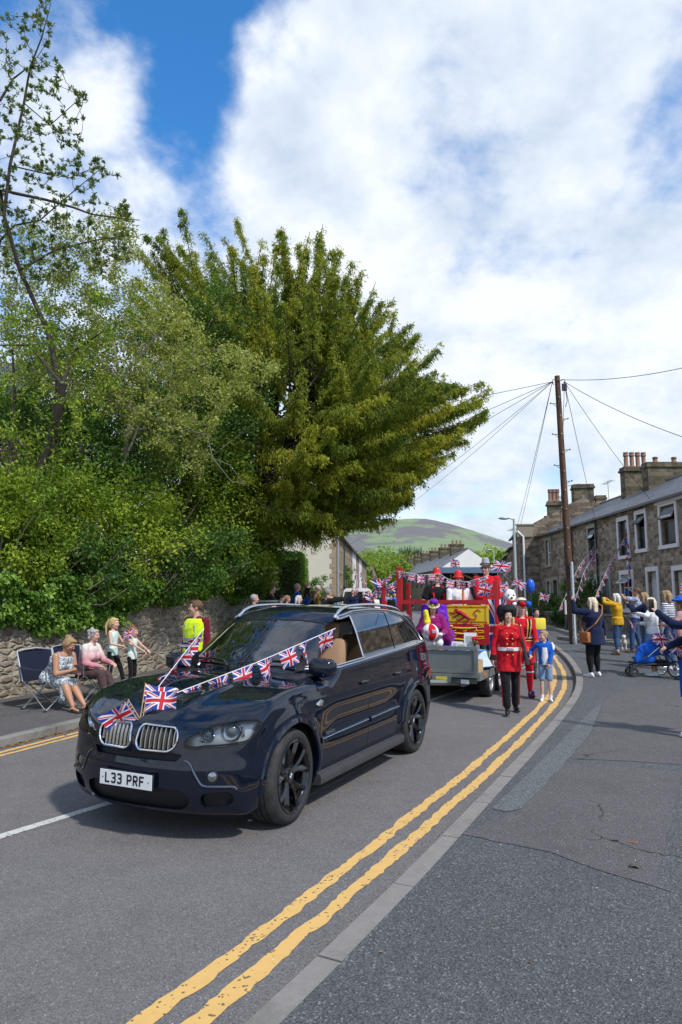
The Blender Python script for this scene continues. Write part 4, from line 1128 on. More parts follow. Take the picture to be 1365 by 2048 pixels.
def slate(name, a, c):
    t = NT(name); v = t.co('metres'); br = t.N('ShaderNodeTexBrick'); t.L.new(v, br.inputs['Vector']); br.offset = .5
    for k, q in (('Scale', 1), ('Brick Width', .28), ('Row Height', .2), ('Mortar Size', .006), ('Bias', 0)): br.inputs[k].default_value = q
    br.inputs['Color1'].default_value = (*a, 1); br.inputs['Color2'].default_value = (*c, 1); br.inputs['Mortar'].default_value = (.02, .02, .024, 1)
    n = t.noise(v, 4, 6, .7); col = t.mix(t.mr(n, .45, .75, 0, .5), br.outputs['Color'], (.10, .10, .075)); t.set(Base_Color=col, Roughness=.6)
    t.bump(t.m('SUBTRACT', 1, br.outputs['Fac']), .6, .02); return t.mat
M_SLATE = slate('blue_slate', (.06, .067, .08), (.125, .135, .155)); M_SLATE2 = slate('grey_slate', (.12, .12, .13), (.20, .20, .205))
M_CREAM = mat('cream_render', (.62, .58, .45), .9, var=.08, vs=1.2, bump=.2); M_WREND = mat('white_render', (.72, .71, .66), .9, var=.08, vs=1.2, bump=.2)
M_PINKW = mat('painted_surround_white', (.74, .70, .67), .7, var=.08, vs=3); M_BUFF = mat('stone_surround', (.30, .26, .19), .85, var=.2); M_GREEN = mat('greenish_surround', (.36, .37, .30), .8, var=.15); M_BLKS = mat('black_surround', (.03, .03, .035), .6)
M_WOODF = mat('brown_window_frame', (.20, .09, .04), .5); M_DGREY = mat('dark_window_frame', (.03, .032, .034), .4)
M_POT = mat('clay_pot', (.24, .13, .085), .8, var=.3); M_POTB = mat('buff_pot', (.20, .16, .11), .8, var=.3); M_BUFFBR = stone('buff_brick', (.42, .28, .13), (.55, .38, .2), (.5, .45, .35), .22, .075, soot=.1, dark=(.3, .2, .1), bump=.3)
t = NT('window_glass'); v_ = t.co('Object'); t.set(Base_Color=t.mix(t.mr(t.noise(v_, .9, 2), .4, .6), (.012, .016, .016), (.05, .06, .055)), Roughness=.04, Specular_IOR_Level=1.0); M_PANE = t.mat
M_CURT = mat('net_curtain', (.45, .46, .42), .9, var=.2, vs=12); M_DOORD = mat('dark_door', (.035, .03, .035), .45); M_DOORG = mat('green_grey_door', (.16, .19, .16), .5); M_DOORW = mat('pale_door', (.55, .56, .54), .5)

def win_at(h, x0, x1, z0, z1, sur=None, fr=None, kind='sash', tilt=0.0, sw=.14, y0=0.0, curtain=True, label=None):
    """window in a hole of the wall: surround, frame, panes"""
    w = thing('window', None, None, ((x0 + x1) / 2, y0, z0)); w.parent = h; W_, H_ = x1 - x0, z1 - z0
    if label: w['label'] = label
    if sur is not None:
        b = MB(); b.box((-W_ / 2 - sw / 2, -.005, H_ / 2), (sw, .07, H_)); b.box((W_ / 2 + sw / 2, -.005, H_ / 2), (sw, .07, H_)); b.box((0, -.005, H_ + .09), (W_ + 2 * sw, .074, .18)); b.box((0, -.02, -.07), (W_ + 2 * sw + .04, .12, .14))
        b.build('surround', sur, w)
    f = .055; b = MB(); yy = .12
    for s in (-1, 1): b.box((s * (W_ / 2 - f / 2), yy, H_ / 2), (f, .05, H_))
    b.box((0, yy, f / 2), (W_ - 2 * f, .05, f)); b.box((0, yy, H_ - f / 2), (W_ - 2 * f, .05, f))
    tz = H_ * (.62 if kind == 'top' else .5)
    if kind in ('sash', 'top'): b.box((0, yy, tz), (W_ - 2 * f, .05, f))
    if kind == 'pair': b.box((0, yy, H_ / 2), (f, .05, H_ - 2 * f))
    b.build('frame', fr, w)
    b = MB()
    if tilt: b.quad((-W_ / 2 + f, yy + .005, f), (W_ / 2 - f, yy + .005, f), (W_ / 2 - f, yy + .005, tz), (-W_ / 2 + f, yy + .005, tz))
    else: b.quad((-W_ / 2 + f, yy + .005, f), (W_ / 2 - f, yy + .005, f), (W_ / 2 - f, yy + .005, H_ - f), (-W_ / 2 + f, yy + .005, H_ - f))
    b.build('pane', M_PANE, w)
    if curtain and not tilt:
        b = MB(); k = 10
        for s in (-1, 1): b.grid(lambda a, c: (s * (W_ / 2 - f - a * W_ * .2), yy - .004 - .0005 * math.cos(a * 30), f + c * (H_ - 2 * f)), k, 1)
        b.build('curtain', M_CURT, w)
    if tilt:
        b = MB(); hh = H_ - f - tz; b.M = Matrix.Translation((0, yy - .02, H_ - f)) @ Matrix.Rotation(-tilt, 4, 'X')
        for s in (-1, 1): b.box((s * (W_ / 2 - f - .02), 0, -hh / 2), (.04, .04, hh))
        for z_ in (-.02, -hh + .02): b.box((0, 0, z_), (W_ - 2 * f - .08, .04, .04))
        b.mi = 1; b.box((0, 0, -hh / 2), (W_ - 2 * f - .07, .01, hh - .07)); b.build('open_casement', [fr, M_SKYPANE], w)
        b = MB(); b.box((0, .3, (tz + H_) / 2), (W_ - .1, .02, hh)); b.build('dark_room', M_DARK, w)
    return w
t = NT('sky_toned_pane'); t.set(Base_Color=(.30, .33, .35), Roughness=.05, Specular_IOR_Level=1); M_SKYPANE = t.mat  # mirrored sky put into the pale base colour of the opened glass
def door_at(h, x0, x1, z0, z1, sur, m, panes=False):
    d = thing('door', None, None, ((x0 + x1) / 2, 0, z0)); d.parent = h; W_, H_ = x1 - x0, z1 - z0
    if sur is not None:
        b = MB()
        for s in (-1, 1): b.box((s * (W_ / 2 + .07), -.005, H_ / 2), (.14, .07, H_))
        b.box((0, -.005, H_ + .09), (W_ + .28, .074, .18)); b.build('surround', sur, d)
    b = MB(); b.box((0, .16, H_ / 2 - .15), (W_, .05, H_ - .32)); b.box((0, .155, H_ - .14), (W_, .05, .03)); b.box((0, .18, H_ / 2), (W_ + .1, .02, H_))
    for (px_, pz, pw, ph) in ((-.22, .35, .28, .45), (.22, .35, .28, .45), (-.22, 1.15, .28, .7), (.22, 1.15, .28, .7)):
        b.box((px_ * W_, .132, pz + ph / 2 - .1), (pw * W_, .012, ph), bev=.004)
    b.build('leaf', m, d); b = MB(); b.ell((W_ * .38, .12, H_ * .45), .03); b.build('handle', M_GOLD, d)
    b = MB(); b.box((0, -.10, -.09), (W_ + .3, .35, .18)); b.build('step', M_KERB, d); return d
def wall_holes(b, w, z0, z1, holes, dep=.17, y=0.0):
    xs = sorted(set([0, w] + [q for h in holes for q in h[:2]])); zs = sorted(set([z0, z1] + [q for h in holes for q in h[2:4]]))
    for i in range(len(xs) - 1):
        for j in range(len(zs) - 1):
            cx, cz = (xs[i] + xs[i + 1]) / 2, (zs[j] + zs[j + 1]) / 2
            if any(h[0] < cx < h[1] and h[2] < cz < h[3] for h in holes): continue
            b.quad((xs[i], y, zs[j]), (xs[i + 1], y, zs[j]), (xs[i + 1], y, zs[j + 1]), (xs[i], y, zs[j + 1]), uv=False)
    for (a, c, p, q) in [h[:4] for h in holes]:
        for (A, B) in (((a, p), (a, q)), ((c, q), (c, p)), ((a, q), (c, q)), ((c, p), (a, p))):
            b.quad((A[0], y, A[1]), (B[0], y, B[1]), (B[0], y + dep, B[1]), (A[0], y + dep, A[1]), uv=False)
def chimney_on(h, x, y, z0, z1, sx, sy, pots=4, m=None, potm=None, along='y', ph=.62, tall=True):
    c = thing('chimney', None, None, (x, y, z0)); c.parent = h; H_ = z1 - z0; b = MB()
    b.box((0, 0, H_ / 2 - .12), (sx, sy, H_ - .24)); b.build('stack', m or M_ST4, c)
    b = MB(); b.box((0, 0, H_ - .18), (sx + .16, sy + .16, .12), bev=.02); b.box((0, 0, H_ - .05), (sx + .06, sy + .06, .14), bev=.02); b.build('cap', M_ST4, c)
    for k in range(pots):
        q = (k + .5) / pots - .5; px_, py = (0, q * (sy - .15)) if along == 'y' else (q * (sx - .15), 0); b = MB()
        b.lathe([(.15, 0), (.15, .05), (.11, .1), (.105, ph * .72), (.14, ph * .76), (.14, ph * .82), (.12, ph * .85), (.13, ph * .95), (.13, ph), (.10, ph), (.095, .3)], 14, c=(px_, py, H_ + .02)); b.build('chimney_pot', potm or M_POT, c, smooth=40)
    return c
def house(name, label, org, rz, w, dep, zg, ze, zr, holes, m, roofm=None, sidem=None, group=None, cat='house', over=.18, sides=(True, True), fascia=None, gutter=M_DGREY, qz=None):
    h = thing(name, label, cat, org, rz, group); zg -= org[2]; ze -= org[2]; zr -= org[2]; b = MB(); b.mi = 0
    wall_holes(b, w, zg, ze, holes); b.mi = 1; m2 = dep / 2
    for k, x in enumerate((0, w)):
        if sides[k]: b.add([(x, 0, zg), (x, dep, zg), (x, dep, ze), (x, m2, zr), (x, 0, ze)], [(0, 1, 2, 3, 4)])
    b.quad((0, dep, zg), (w, dep, zg), (w, dep, ze), (0, dep, ze), uv=False); b.build('wall', [m, sidem or m], h, fix=False)
    b = MB(); sl = (zr - ze) / m2; th = .05
    for s in (0, 1):
        ya, yb = (-over, m2) if s == 0 else (dep + over, m2); za = ze - over * sl; e = .012
        b.add([(-.0 + e, ya, za + th), (w - e, ya, za + th), (w - e, yb, zr + th), (e, yb, zr + th), (e, ya, za - th), (w - e, ya, za - th), (w - e, yb, zr - th), (e, yb, zr - th)],
              [(0, 1, 2, 3), (4, 7, 6, 5), (0, 4, 5, 1), (1, 5, 6, 2), (0, 3, 7, 4)])
    rf = b.build('roof', roofm or M_SLATE, h)
    n = rf.data
    for lay in (n.uv_layers['metres'],):
        for p in n.polygons:
            for li in p.loop_indices:
                c = n.vertices[n.loops[li].vertex_index].co; lay.data[li].uv = (c.x, (c.z - ze) / max(.1, math.sin(math.atan(sl))))
    b = MB(); b.tube([(0.01, m2, zr + .07), (w - .01, m2, zr + .07)], .09, 8); b.build('ridge_tiles', M_KERB, rf, smooth=40)
    b = MB(); b.box((w / 2, -over - .04, ze - over * sl - .0), (w - .02, .10, .09)); b.build('gutter', gutter, h)
    if fascia: b = MB(); b.box((w / 2, -.04, ze - .14), (w - .02, .10, .2)); b.build('fascia', fascia, h)
    return h
def downpipe(h, x, z0, z1, m=None, y=-.08, r=.045):
    b = MB(); b.tube([(x, y, z0), (x, y, z1 - .25), (x, y - .1, z1)], r, 8)
    for k in range(4): b.box((x, y + .02, z0 + .3 + (z1 - z0 - .8) * k / 3), (.14, .10, .04))
    b.build('downpipe', m or M_BLACKP, h, smooth=40)

TX = lambda y: 12.25 - .024 * (y - 24)
ZG, ZE, ZR = .82, 5.68, 7.50
def terrace(lbl, y0, y1, holes_spec, m, **k):
    """y0 < y1 along the street; the house's own x runs from y1 (far) towards y0 (near)"""
    w = y1 - y0; H_ = []
    f = lambda y: y1 - y
    for q in holes_spec: H_.append((f(q['y'][1]), f(q['y'][0]), q['z'][0] - ZG, q['z'][1] - ZG))
    h = house('terraced_house', lbl, (TX(y1), y1, ZG), R(-90) + .024 * 0 + math.atan(.024), w / math.cos(math.atan(.024)), 7.4, ZG - .7, ZE, ZR, H_, m, group='stone terraced houses on the right', **k)
    for q, H1 in zip(holes_spec, H_):
        if q.get('door') is not None: door_at(h, H1[0], H1[1], H1[2], H1[3], q.get('sur'), q['door'])
        else: win_at(h, *H1, q.get('sur'), q.get('fr', M_WHITEP), q.get('kind', 'top'), q.get('tilt', 0), curtain=q.get('cur', True))
    return h, f
S = dict
hA, f = terrace('nearest stone terraced house, with brown wooden windows in broad white surrounds and a cream fascia', 20.4, 26.15,
    [S(y=(24.75, 25.85), z=(3.88, 5.36), sur=M_PINKW, fr=M_WOODF, tilt=.5), S(y=(23.2, 25.1), z=(1.3, 2.9), sur=M_PINKW, fr=M_WOODF, kind='pair'), S(y=(21.2, 22.3), z=(3.88, 5.36), sur=M_PINKW, fr=M_WOODF)], M_ST1, fascia=M_PINKW)
hB, f = terrace('stone terraced house with white surrounds, its narrow upper window beside a wider one', 26.15, 30.3,
    [S(y=(27.12, 27.86), z=(3.88, 5.30), sur=M_PINKW, fr=M_DGREY, tilt=.75), S(y=(28.72, 29.62), z=(3.72, 5.22), sur=M_PINKW, fr=M_DGREY, kind='sash', cur=False), S(y=(26.4, 27.15), z=(.95, 2.95), sur=M_PINKW, door=M_DOORW), S(y=(28.55, 29.6), z=(1.45, 2.92), sur=M_PINKW, fr=M_WHITEP, tilt=.9)], M_ST1)
hC, f = terrace('stone terraced house with pale greenish surrounds between two black downpipes', 30.3, 33.6,
    [S(y=(32.2, 33.05), z=(3.75, 5.28), sur=M_GREEN, fr=M_DGREY, tilt=.5), S(y=(30.85, 31.65), z=(.95, 2.95), sur=M_GREEN, door=M_DOORG), S(y=(32.2, 33.1), z=(1.4, 2.85), sur=M_GREEN, fr=M_WHITEP)], M_ST1)
downpipe(hC, f(31.95), -.4, ZE - ZG); chimney_on(hC, f(32.6), 3.75, 6.9 - ZG, 8.45 - ZG, .6, 2.0, 2, ph=.28)
hD, f = terrace('stone terraced house with black painted surrounds and a dark doorway', 33.6, 37.6,
    [S(y=(35.45, 36.25), z=(3.8, 5.25), sur=M_BLKS, fr=M_WHITEP, tilt=.5), S(y=(34.1, 34.9), z=(.95, 2.95), sur=M_BUFF, door=M_DOORD), S(y=(35.6, 36.5), z=(1.35, 2.85), sur=M_BLKS, fr=M_WHITEP)], M_ST1)
downpipe(hD, f(35.15), -.4, ZE - ZG); chimney_on(hD, f(35.1), 3.45, 6.8 - ZG, 8.72 - ZG, .55, 1.4, 4, ph=.80)
hE, f = terrace('farthest house of the stone terrace, with narrow white framed windows in buff surrounds', 37.6, 40.85,
    [S(y=(38.65, 39.45), z=(3.85, 5.25), sur=M_BUFF, fr=M_WHITEP, kind='sash'), S(y=(38.65, 39.45), z=(1.35, 2.9), sur=M_BUFF, fr=M_WHITEP, kind='sash'), S(y=(37.75, 38.4), z=(.95, 2.95), sur=M_BUFF, door=M_DOORD)], M_ST2)
# satellite dish and aerials
def aerial(h, x, y, z, n=6, rz=0):
    b = MB(); b.tube([(x, y, z), (x, y, z + 1.1)], .015, 6); c, s = math.cos(rz), math.sin(rz); b.tube([(x - .5 * c, y - .5 * s, z + 1.0), (x + .5 * c, y + .5 * s, z + 1.1)], .012, 5)
    for k in range(n):
        q = -.45 + .9 * k / (n - 1); b.tube([(x + q * c + .22 * s, y + q * s - .22 * c, z + 1.05 + q * .1), (x + q * c - .22 * s, y + q * s + .22 * c, z + 1.05 + q * .1)], .008, 4)
    b.build('aerial', M_DGREY, h)
# the next row, set forward: its gable wall faces back down the street
GA = math.atan((14.0 - 10.76) / 19.1)
def row2(lbl, s0, w, holes, **k):
    dx, dy = math.sin(GA), math.cos(GA); ox, oy = 10.76 + dx * (s0 + w), 41.0 + dy * (s0 + w); Z0 = k.pop('zg', .62)
    h = house('terraced_house', lbl, (ox, oy, Z0), R(-90) - GA, w, 7.6, Z0 - .8, k.pop('ze', 5.95), k.pop('zr', 7.95), [(w - a1, w - a0, z0 - Z0, z1 - Z0) for (a0, a1, z0, z1) in holes], k.pop('m', M_ST2), group='far row of stone houses on the right', **k)
    for (a0, a1, z0, z1) in holes: win_at(h, w - a1, w - a0, z0 - Z0, z1 - Z0, M_BUFF, M_WHITEP, 'sash')
    return h
g1 = row2('stone end house whose blank gable wall faces down the street, with a square chimney', 0, 5.2, [(.9, 1.8, 3.8, 5.3), (3.1, 4.0, 3.8, 5.3), (.9, 1.9, 1.3, 2.9)])
chimney_on(g1, 4.75, 3.85, 7.95 - .62 - .9, 8.75 - .62, .8, 1.15, 0, along='y'); chimney_on(g1, 4.7, 4.85, 6.4, 7.45, .5, .55, 0, m=M_BUFFBR); aerial(g1, 4.75, 3.2, 7.1, rz=1.2); aerial(g1, 4.9, 5.3, 7.2, rz=.3)
b = MB(); b.tube([(5.32, .22, 0), (5.32, .22, 5.0), (5.25, -.1, 5.35)], .06, 8); b.build('downpipe', M_WHITEP, g1, smooth=True)
b = MB(); b.box((5.235, .32, 5.36), (.10, .95, .7)); b.box((5.235, .32, 5.74), (.2, 1.15, .08)); b.build('parapet', M_BUFF, g1)
chimney_on(g1, 4.78, 2.15, 6.0, 7.15, .5, .8, 3, ph=.75)
g2_ = row2('stone house just beyond the gable end house, with an aerial', 5.2, 5, [(.9, 1.8, 3.5, 4.9), (3.1, 4.0, 3.5, 4.9), (.9, 1.9, 1.2, 2.7)], ze=5.45, zr=7.4)
chimney_on(g2_, .3, 3.8, 6.5, 7.7, .6, 1.2, 3); aerial(g2_, 2.5, .2, 5.2, 5, .4)
g3_ = row2('third stone house of the far row, a little lower than its neighbours', 10.2, 5, [(.9, 1.8, 3.3, 4.7), (3.1, 4.0, 3.3, 4.7)], ze=5.2, zr=7.1); chimney_on(g3_, .3, 3.8, 6.2, 7.4, .6, 1.2, 3)
g4_ = row2('last stone house of the far row, partly behind the parade', 15.2, 6, [(.9, 1.8, 3.2, 4.5)], ze=5.0, zr=6.9); chimney_on(g4_, .3, 3.8, 6.0, 7.2, .6, 1.2, 3)

# left row beyond the yew: cream gable end first
LA = math.atan(.0835)
def rowL(lbl, s0, w, m, holes, fr, sidem=None, **k):
    dx, dy = math.sin(LA), math.cos(LA); o = (-.30 + dx * s0, 41.0 + dy * s0, .5); roof = k.pop('roof', M_SLATE2)
    h = house('terraced_house', lbl, o, R(90) - LA, w, 7.6, -.2, 5.95 + k.pop('dz', 0), 8.1, [(a0, a1, z0 - .5, z1 - .5) for (a0, a1, z0, z1, *_) in holes], m, roofm=roof, sidem=sidem, group='row of houses beyond the yew on the left', **k)
    for q in holes:
        a0, a1, z0, z1 = q[:4]
        if len(q) > 4: door_at(h, a0, a1, z0 - .5, z1 - .5, M_BUFF, M_DOORW)
        else: win_at(h, a0, a1, z0 - .5, z1 - .5, M_BUFF if m is M_ST3 else None, fr, 'sash')
    return h
WHL = [(.8, 1.6, 3.7, 5.0), (3.2, 4.0, 3.7, 5.0), (3.0, 4.0, 1.2, 2.6), (.9, 1.7, .6, 2.7, 'd')]
l1 = rowL('sandstone end house with a cream rendered gable and stone quoins, half hidden by the yew', 0, 5.4, M_ST3, WHL, M_DGREY, sidem=M_CREAM)
b = MB()
for k in range(18):
    z = .7 + k * .3; b.box((-.012, (.36 if k % 2 else .22) / 2 - .001, z), (.05, .36 if k % 2 else .22, .285), bev=.008)
b.build('quoins', M_BUFFST, l1) if False else b.build('quoins', mat('quoin_stone', (.36, .27, .17), .9, var=.25, vs=2), l1)
b = MB(); b.box((-.03, 3.8, .62 + .05), (.1, 7.6, 1.35)); b.build('rubble_plinth', M_ST3, l1)
b = MB(); b.tube([(.05, -.12, 0), (.05, -.12, 5.35)], .055, 8); b.build('downpipe', mat('grey_downpipe', (.3, .33, .4), .4), l1, smooth=True)
l2 = rowL('second sandstone house of the left row, with white window frames', 5.4, 4.8, M_ST3, WHL, M_WHITEP); downpipe(l2, .1, .1, 5.3, mat('green_downpipe', (.03, .09, .06), .4))
rowL('third house of the left row, with brown stone', 10.2, 4.8, M_ST1, WHL, M_WHITEP); rowL('white rendered house in the middle of the left row', 15.0, 4.6, M_WREND, WHL, M_DGREY)
rowL('buff stone house just beyond the first white rendered one', 19.6, 4.8, M_ST3, WHL, M_WHITEP); rowL('second white rendered house, farther along the left row', 24.4, 4.6, M_WREND, WHL, M_DGREY)
rowL('small far house near the end of the left row', 29.0, 5, M_ST3, WHL, M_WHITEP); rowL('last house of the left row', 34.0, 6, M_ST1, WHL, M_WHITEP)
# white gable row far off
RA = math.atan(-.09)
for k in range(7):
    s0 = k * 6.0; o = (11.9 + math.sin(RA) * (s0 + 6.0), 83 + math.cos(RA) * (s0 + 6.0), .4)
    lb = ['white gabled house far down the street', 'first grey roofed house behind the white gable', 'second grey roofed house behind the white gable', 'third grey roofed house behind the white gable', 'fourth grey roofed house behind the white gable, low on the slope', 'fifth grey roofed house behind the white gable', 'farthest grey roofed house behind the white gable'][k]
    h = house('distant_house', lb, o, R(-90) - RA, 6.0, 7.4, -.4, 5.6 - .0 * k, 8.1, [(1, 2, 3.2, 4.6), (4, 5, 3.2, 4.6)], M_ST3 if k else M_ST1, roofm=M_SLATE2, sidem=M_WREND if k == 0 else M_ST2, group='far slate roofed row', over=.1)
    chimney_on(h, .35 if k else .5, 3.7, 7.2, 8.75, .75, 1.7, 3, ph=.45, m=M_ST4)
# stone house seen through the trees at the far left, up on the bank
h = house('villa', 'pale stone house up on the bank, glimpsed through the trees at the far left', (-21.7, 26, 2.2), R(4), 9.5, 7, 1.5, 10.0, 12.4, [(1.2, 2.3, 3.6, 5.4), (5.0, 6.1, 3.6, 5.4), (1.2, 2.3, .9, 2.6), (5.0, 6.1, .9, 2.6)], M_ST3, sidem=M_WREND, fascia=M_WHITEP)
for q in [(1.2, 2.3, 3.6, 5.4), (5.0, 6.1, 3.6, 5.4), (1.2, 2.3, .9, 2.6), (5.0, 6.1, .9, 2.6)]: win_at(h, *q, M_WHITEP, M_WHITEP)
chimney_on(h, 8.8, 3.5, 8.6, 10.6, .8, 1.6, 3)

# ------------------------------------------------------------------ telegraph pole, street lamps, wires
t = NT('creosoted_pole'); v_ = t.co('Object', (1, 1, .12)); n_ = t.noise(v_, 16, 6, .7); t.set(Base_Color=t.ramp(n_, [(.3, (.018, .012, .009)), (.5, (.09, .045, .024)), (.7, (.16, .085, .045))]), Roughness=.85); t.bump(n_, .8, .01); M_POLE = t.mat
PB = Vector((7.35, 21.9, HR(7.35, 21.9))); pole = thing('telegraph_pole', 'tall brown wooden telegraph pole with metal steps and fanned wires beside the kerb', 'utility pole', PB)
PT = atd(1115, 752, 21.9) - PB; PT.y = 0
b = MB(); b.tube([(0, 0, -.3), tuple(PT * .5), tuple(PT)], [.125, .105, .085], 16); b.build('shaft', M_POLE, pole, smooth=40)
b = MB(); b.box((0.02, -.12, PT.z - .42), (.16, .08, .25), bev=.02); b.tube([(0.05, -.14, PT.z - .5), (.08, -.16, PT.z - .9), (.02, -.14, PT.z - 1.1)], .012, 5); b.build('junction_box', M_BLACKP, pole)
b = MB()
for s in (-1, 1):
    b.tube([(PT.x, -.1, PT.z - .2), (PT.x + s * .18, -.12, PT.z - .16), (PT.x + s * .22, -.12, PT.z - .24), (PT.x + s * .16, -.12, PT.z - .34)], .014, 6); b.ell((PT.x + s * .2, -.12, PT.z - .26), .035)
b.build('wire_bracket', M_DGREY, pole)
for k in range(9):
    z = PT.z - .95 - k * .52; s = -1 if k % 2 == 0 else 1; b = MB(); x = PT.x * (z / PT.z)
    b.tube([(x, 0, z), (x + s * .27, 0, z + .01)], .012, 5); b.tube([(x, 0, z - .16), (x + s * .2, 0, z)], .008, 5); b.box((x + s * .27, 0, z + .02), (.03, .05, .04)); b.build('step', M_DGREY, pole)
b = MB()
for k in range(11): z = PT.z - .75 - k * .62; b.ell((PT.x * z / PT.z, -.125 - .0 * k, z), .018, 6, 4)
b.build('nails', mat('pale_nails', (.6, .6, .6), .4), pole)
b = MB(); b.lathe([(.07, 0), (.075, .25), (.055, .3), (.055, 2.55), (.04, 2.6)], 14, c=(-.01, -.165, -.02)); b.build('cable_guard', M_STEEL, pole, smooth=40)
b = MB(); b.box((-.22, -.02, 1.15), (.03, .12, .45)); b.build('notice', M_WHITEP, pole)
# street lamps
def lamp(loc, H_, arm, label, two=True):
    l = thing('street_lamp', label, 'street lamp', loc); b = MB(); b.lathe([(.10, 0), (.10, H_ * .18), (.085, H_ * .19), (.085, H_ * .45)], 12); b.build('lower_post', mat('brown_post', (.16, .115, .085), .7), l, smooth=40)
    b = MB(); b.lathe([(.068, H_ * .45), (.055, H_), (0, H_ + .01)], 12); b.tube([(0, 0, H_ - .05), (arm * .3, 0, H_ + .02), (arm * .6, 0, H_ + .02)], .035, 8); b.build('upper_post', mat('grey_green_post', (.42, .47, .45), .5), l, smooth=40)
    b = MB(); b.ell((arm * .75, 0, H_ + .02), (abs(arm) * .42, .13, .07), 14, 8); b.build('lantern', M_STEEL, l, smooth=True); return l
lamp((8.42, 33, HR(8.42, 33)), 5.25, -.65, 'street lamp with a pale upper post and brown lower post before the gable wall')
lamp((13.9, 62, .4), 6.0, -.6, 'dark distant street lamp before the white gable')
# overhead wires
def wire(a, c, sag, n=18):
    b = MB(); P = [Vector(a).lerp(Vector(c), i / n) + Vector((0, 0, -sag * 4 * (i / n) * (1 - i / n))) for i in range(n + 1)]; b.tube(P, .009, 4, cap=False); return b
TOP = PB + Vector((PT.x, -.1, PT.z - .2)); LT = TOP + Vector((-.2, 0, -.03)); RT = TOP + Vector((.2, 0, -.03))
for k, (a, c, sg, lb) in enumerate([(LT, (-14, 30, 8.0), .35, 'topmost overhead wire running left from the pole behind the yew'), (LT, (-9, 36, 5.9), .4, 'overhead wire running left to the yew, second from the top'), (LT, (-6, 41, 5.8), .5, 'overhead wire running left, third from the top'),
        (LT, (-.2, 43, 5.7), .4, 'overhead wire running down to the cream gabled house'), (LT, (.3, 48, 5.6), .5, 'lowest overhead wire running left down to the row of houses'), (LT, (10.9, 42.5, 6.0), .15, 'wire dropping left of the pole to the gable end house'),
        (LT, (11.9, 46, 5.9), .15, 'steep wire just left of the pole'), (RT, (12.0, 37.2, 5.6), .1, 'wire dropping just right of the pole to the eaves'), (RT, (12.0, 32, 5.7), .12, 'wire dropping right of the pole to the terrace roof'),
        (RT, (12.1, 26.4, 5.75), .15, 'wire sloping from the pole to the terrace eaves, right of the others'), (RT, atd(1400, 885, 17), .15, 'wire sloping gently right out of the picture'), (TOP + Vector((.1, 0, .05)), atd(1400, 728, 16), .15, 'wire rising level to the upper right edge')]):
    o = wire(a, c, sg).build('overhead_wire', M_DGREY, label=lb, cat='wire', group='wires fanning from the telegraph pole')
# garden wall and gate piers in front of the terrace
for (y0, y1, lb) in ((34.8, 40.3, 'low dark garden wall in front of the farthest terraced houses'), (29.3, 34.2, 'low garden wall behind the man in black'), (20.5, 28.0, 'low garden wall behind the people with phones')):
    x = 10.85; w_ = thing('garden_wall', lb, 'wall', (x, (y0 + y1) / 2, .2)); b = MB(); b.box((0, 0, .45), (.3, y1 - y0, 1.1)); b.build('wall', M_ST2, w_); b = MB(); b.box((0, 0, 1.03), (.4, y1 - y0 + .05, .07), bev=.015); b.build('coping', M_KERB, w_)
# ------------------------------------------------------------------ trees, shrubs, ivy
rng = np.random.default_rng(11)
M_BARK = mat('grey_bark', (.20, .175, .14), .9, var=.35, vs=14, bump=.6); M_BARKD = mat('dark_bark', (.05, .038, .028), .95, var=.3, vs=14, bump=.5); M_TWIG = mat('pale_twigs', (.24, .21, .14), .9, var=.3)
def leaves(P, D_, L_, W_, tone, name, m, parent=None, fold=.3, **tg):
    """diamond leaves: base at P, pointing along D_"""
    P = np.asarray(P); D_ = np.asarray(D_); n = len(P); D_ = D_ / (np.linalg.norm(D_, axis=1, keepdims=True) + 1e-9)
    r = rng.normal(size=(n, 3)); S_ = np.cross(D_, r); S_ /= (np.linalg.norm(S_, axis=1, keepdims=True) + 1e-9); N_ = np.cross(D_, S_)
    L_ = (np.ones(n) * L_ * rng.uniform(.7, 1.25, n))[:, None]; W_ = (np.ones(n) * W_ * rng.uniform(.75, 1.2, n))[:, None]
    V = np.stack([P, P + D_ * L_ * .45 + S_ * W_ * .5 + N_ * W_ * fold * .5, P + D_ * L_, P + D_ * L_ * .45 - S_ * W_ * .5 + N_ * W_ * fold * .5], 1).reshape(-1, 3)
    o = bpy.data.objects.new(name, fast_mesh(name, V, 4, m, cols=np.clip(tone, 0, 1))); COL.objects.link(o)
    if parent is not None: o.parent = parent
    return tag(o, **tg)
def tubes(paths, name, m, parent, n=5):
    """many tapering tubes fast; paths: list of (pts (k,3), r0, r1)"""
    b = MB()
    for pts, r0, r1 in paths:
        k = len(pts)
        if k > 1: b.tube([tuple(p) for p in pts], [r0 + (r1 - r0) * i / (k - 1) for i in range(k)], n if r0 > .02 else 3, cap=False)
    return b.build(name, m, parent, smooth='all', fix=False)
def unit(n): v = rng.normal(size=(n, 3)); return v / np.linalg.norm(v, axis=1, keepdims=True)
PD = lambda u, v, Y: np.array(atd(u, v, Y))
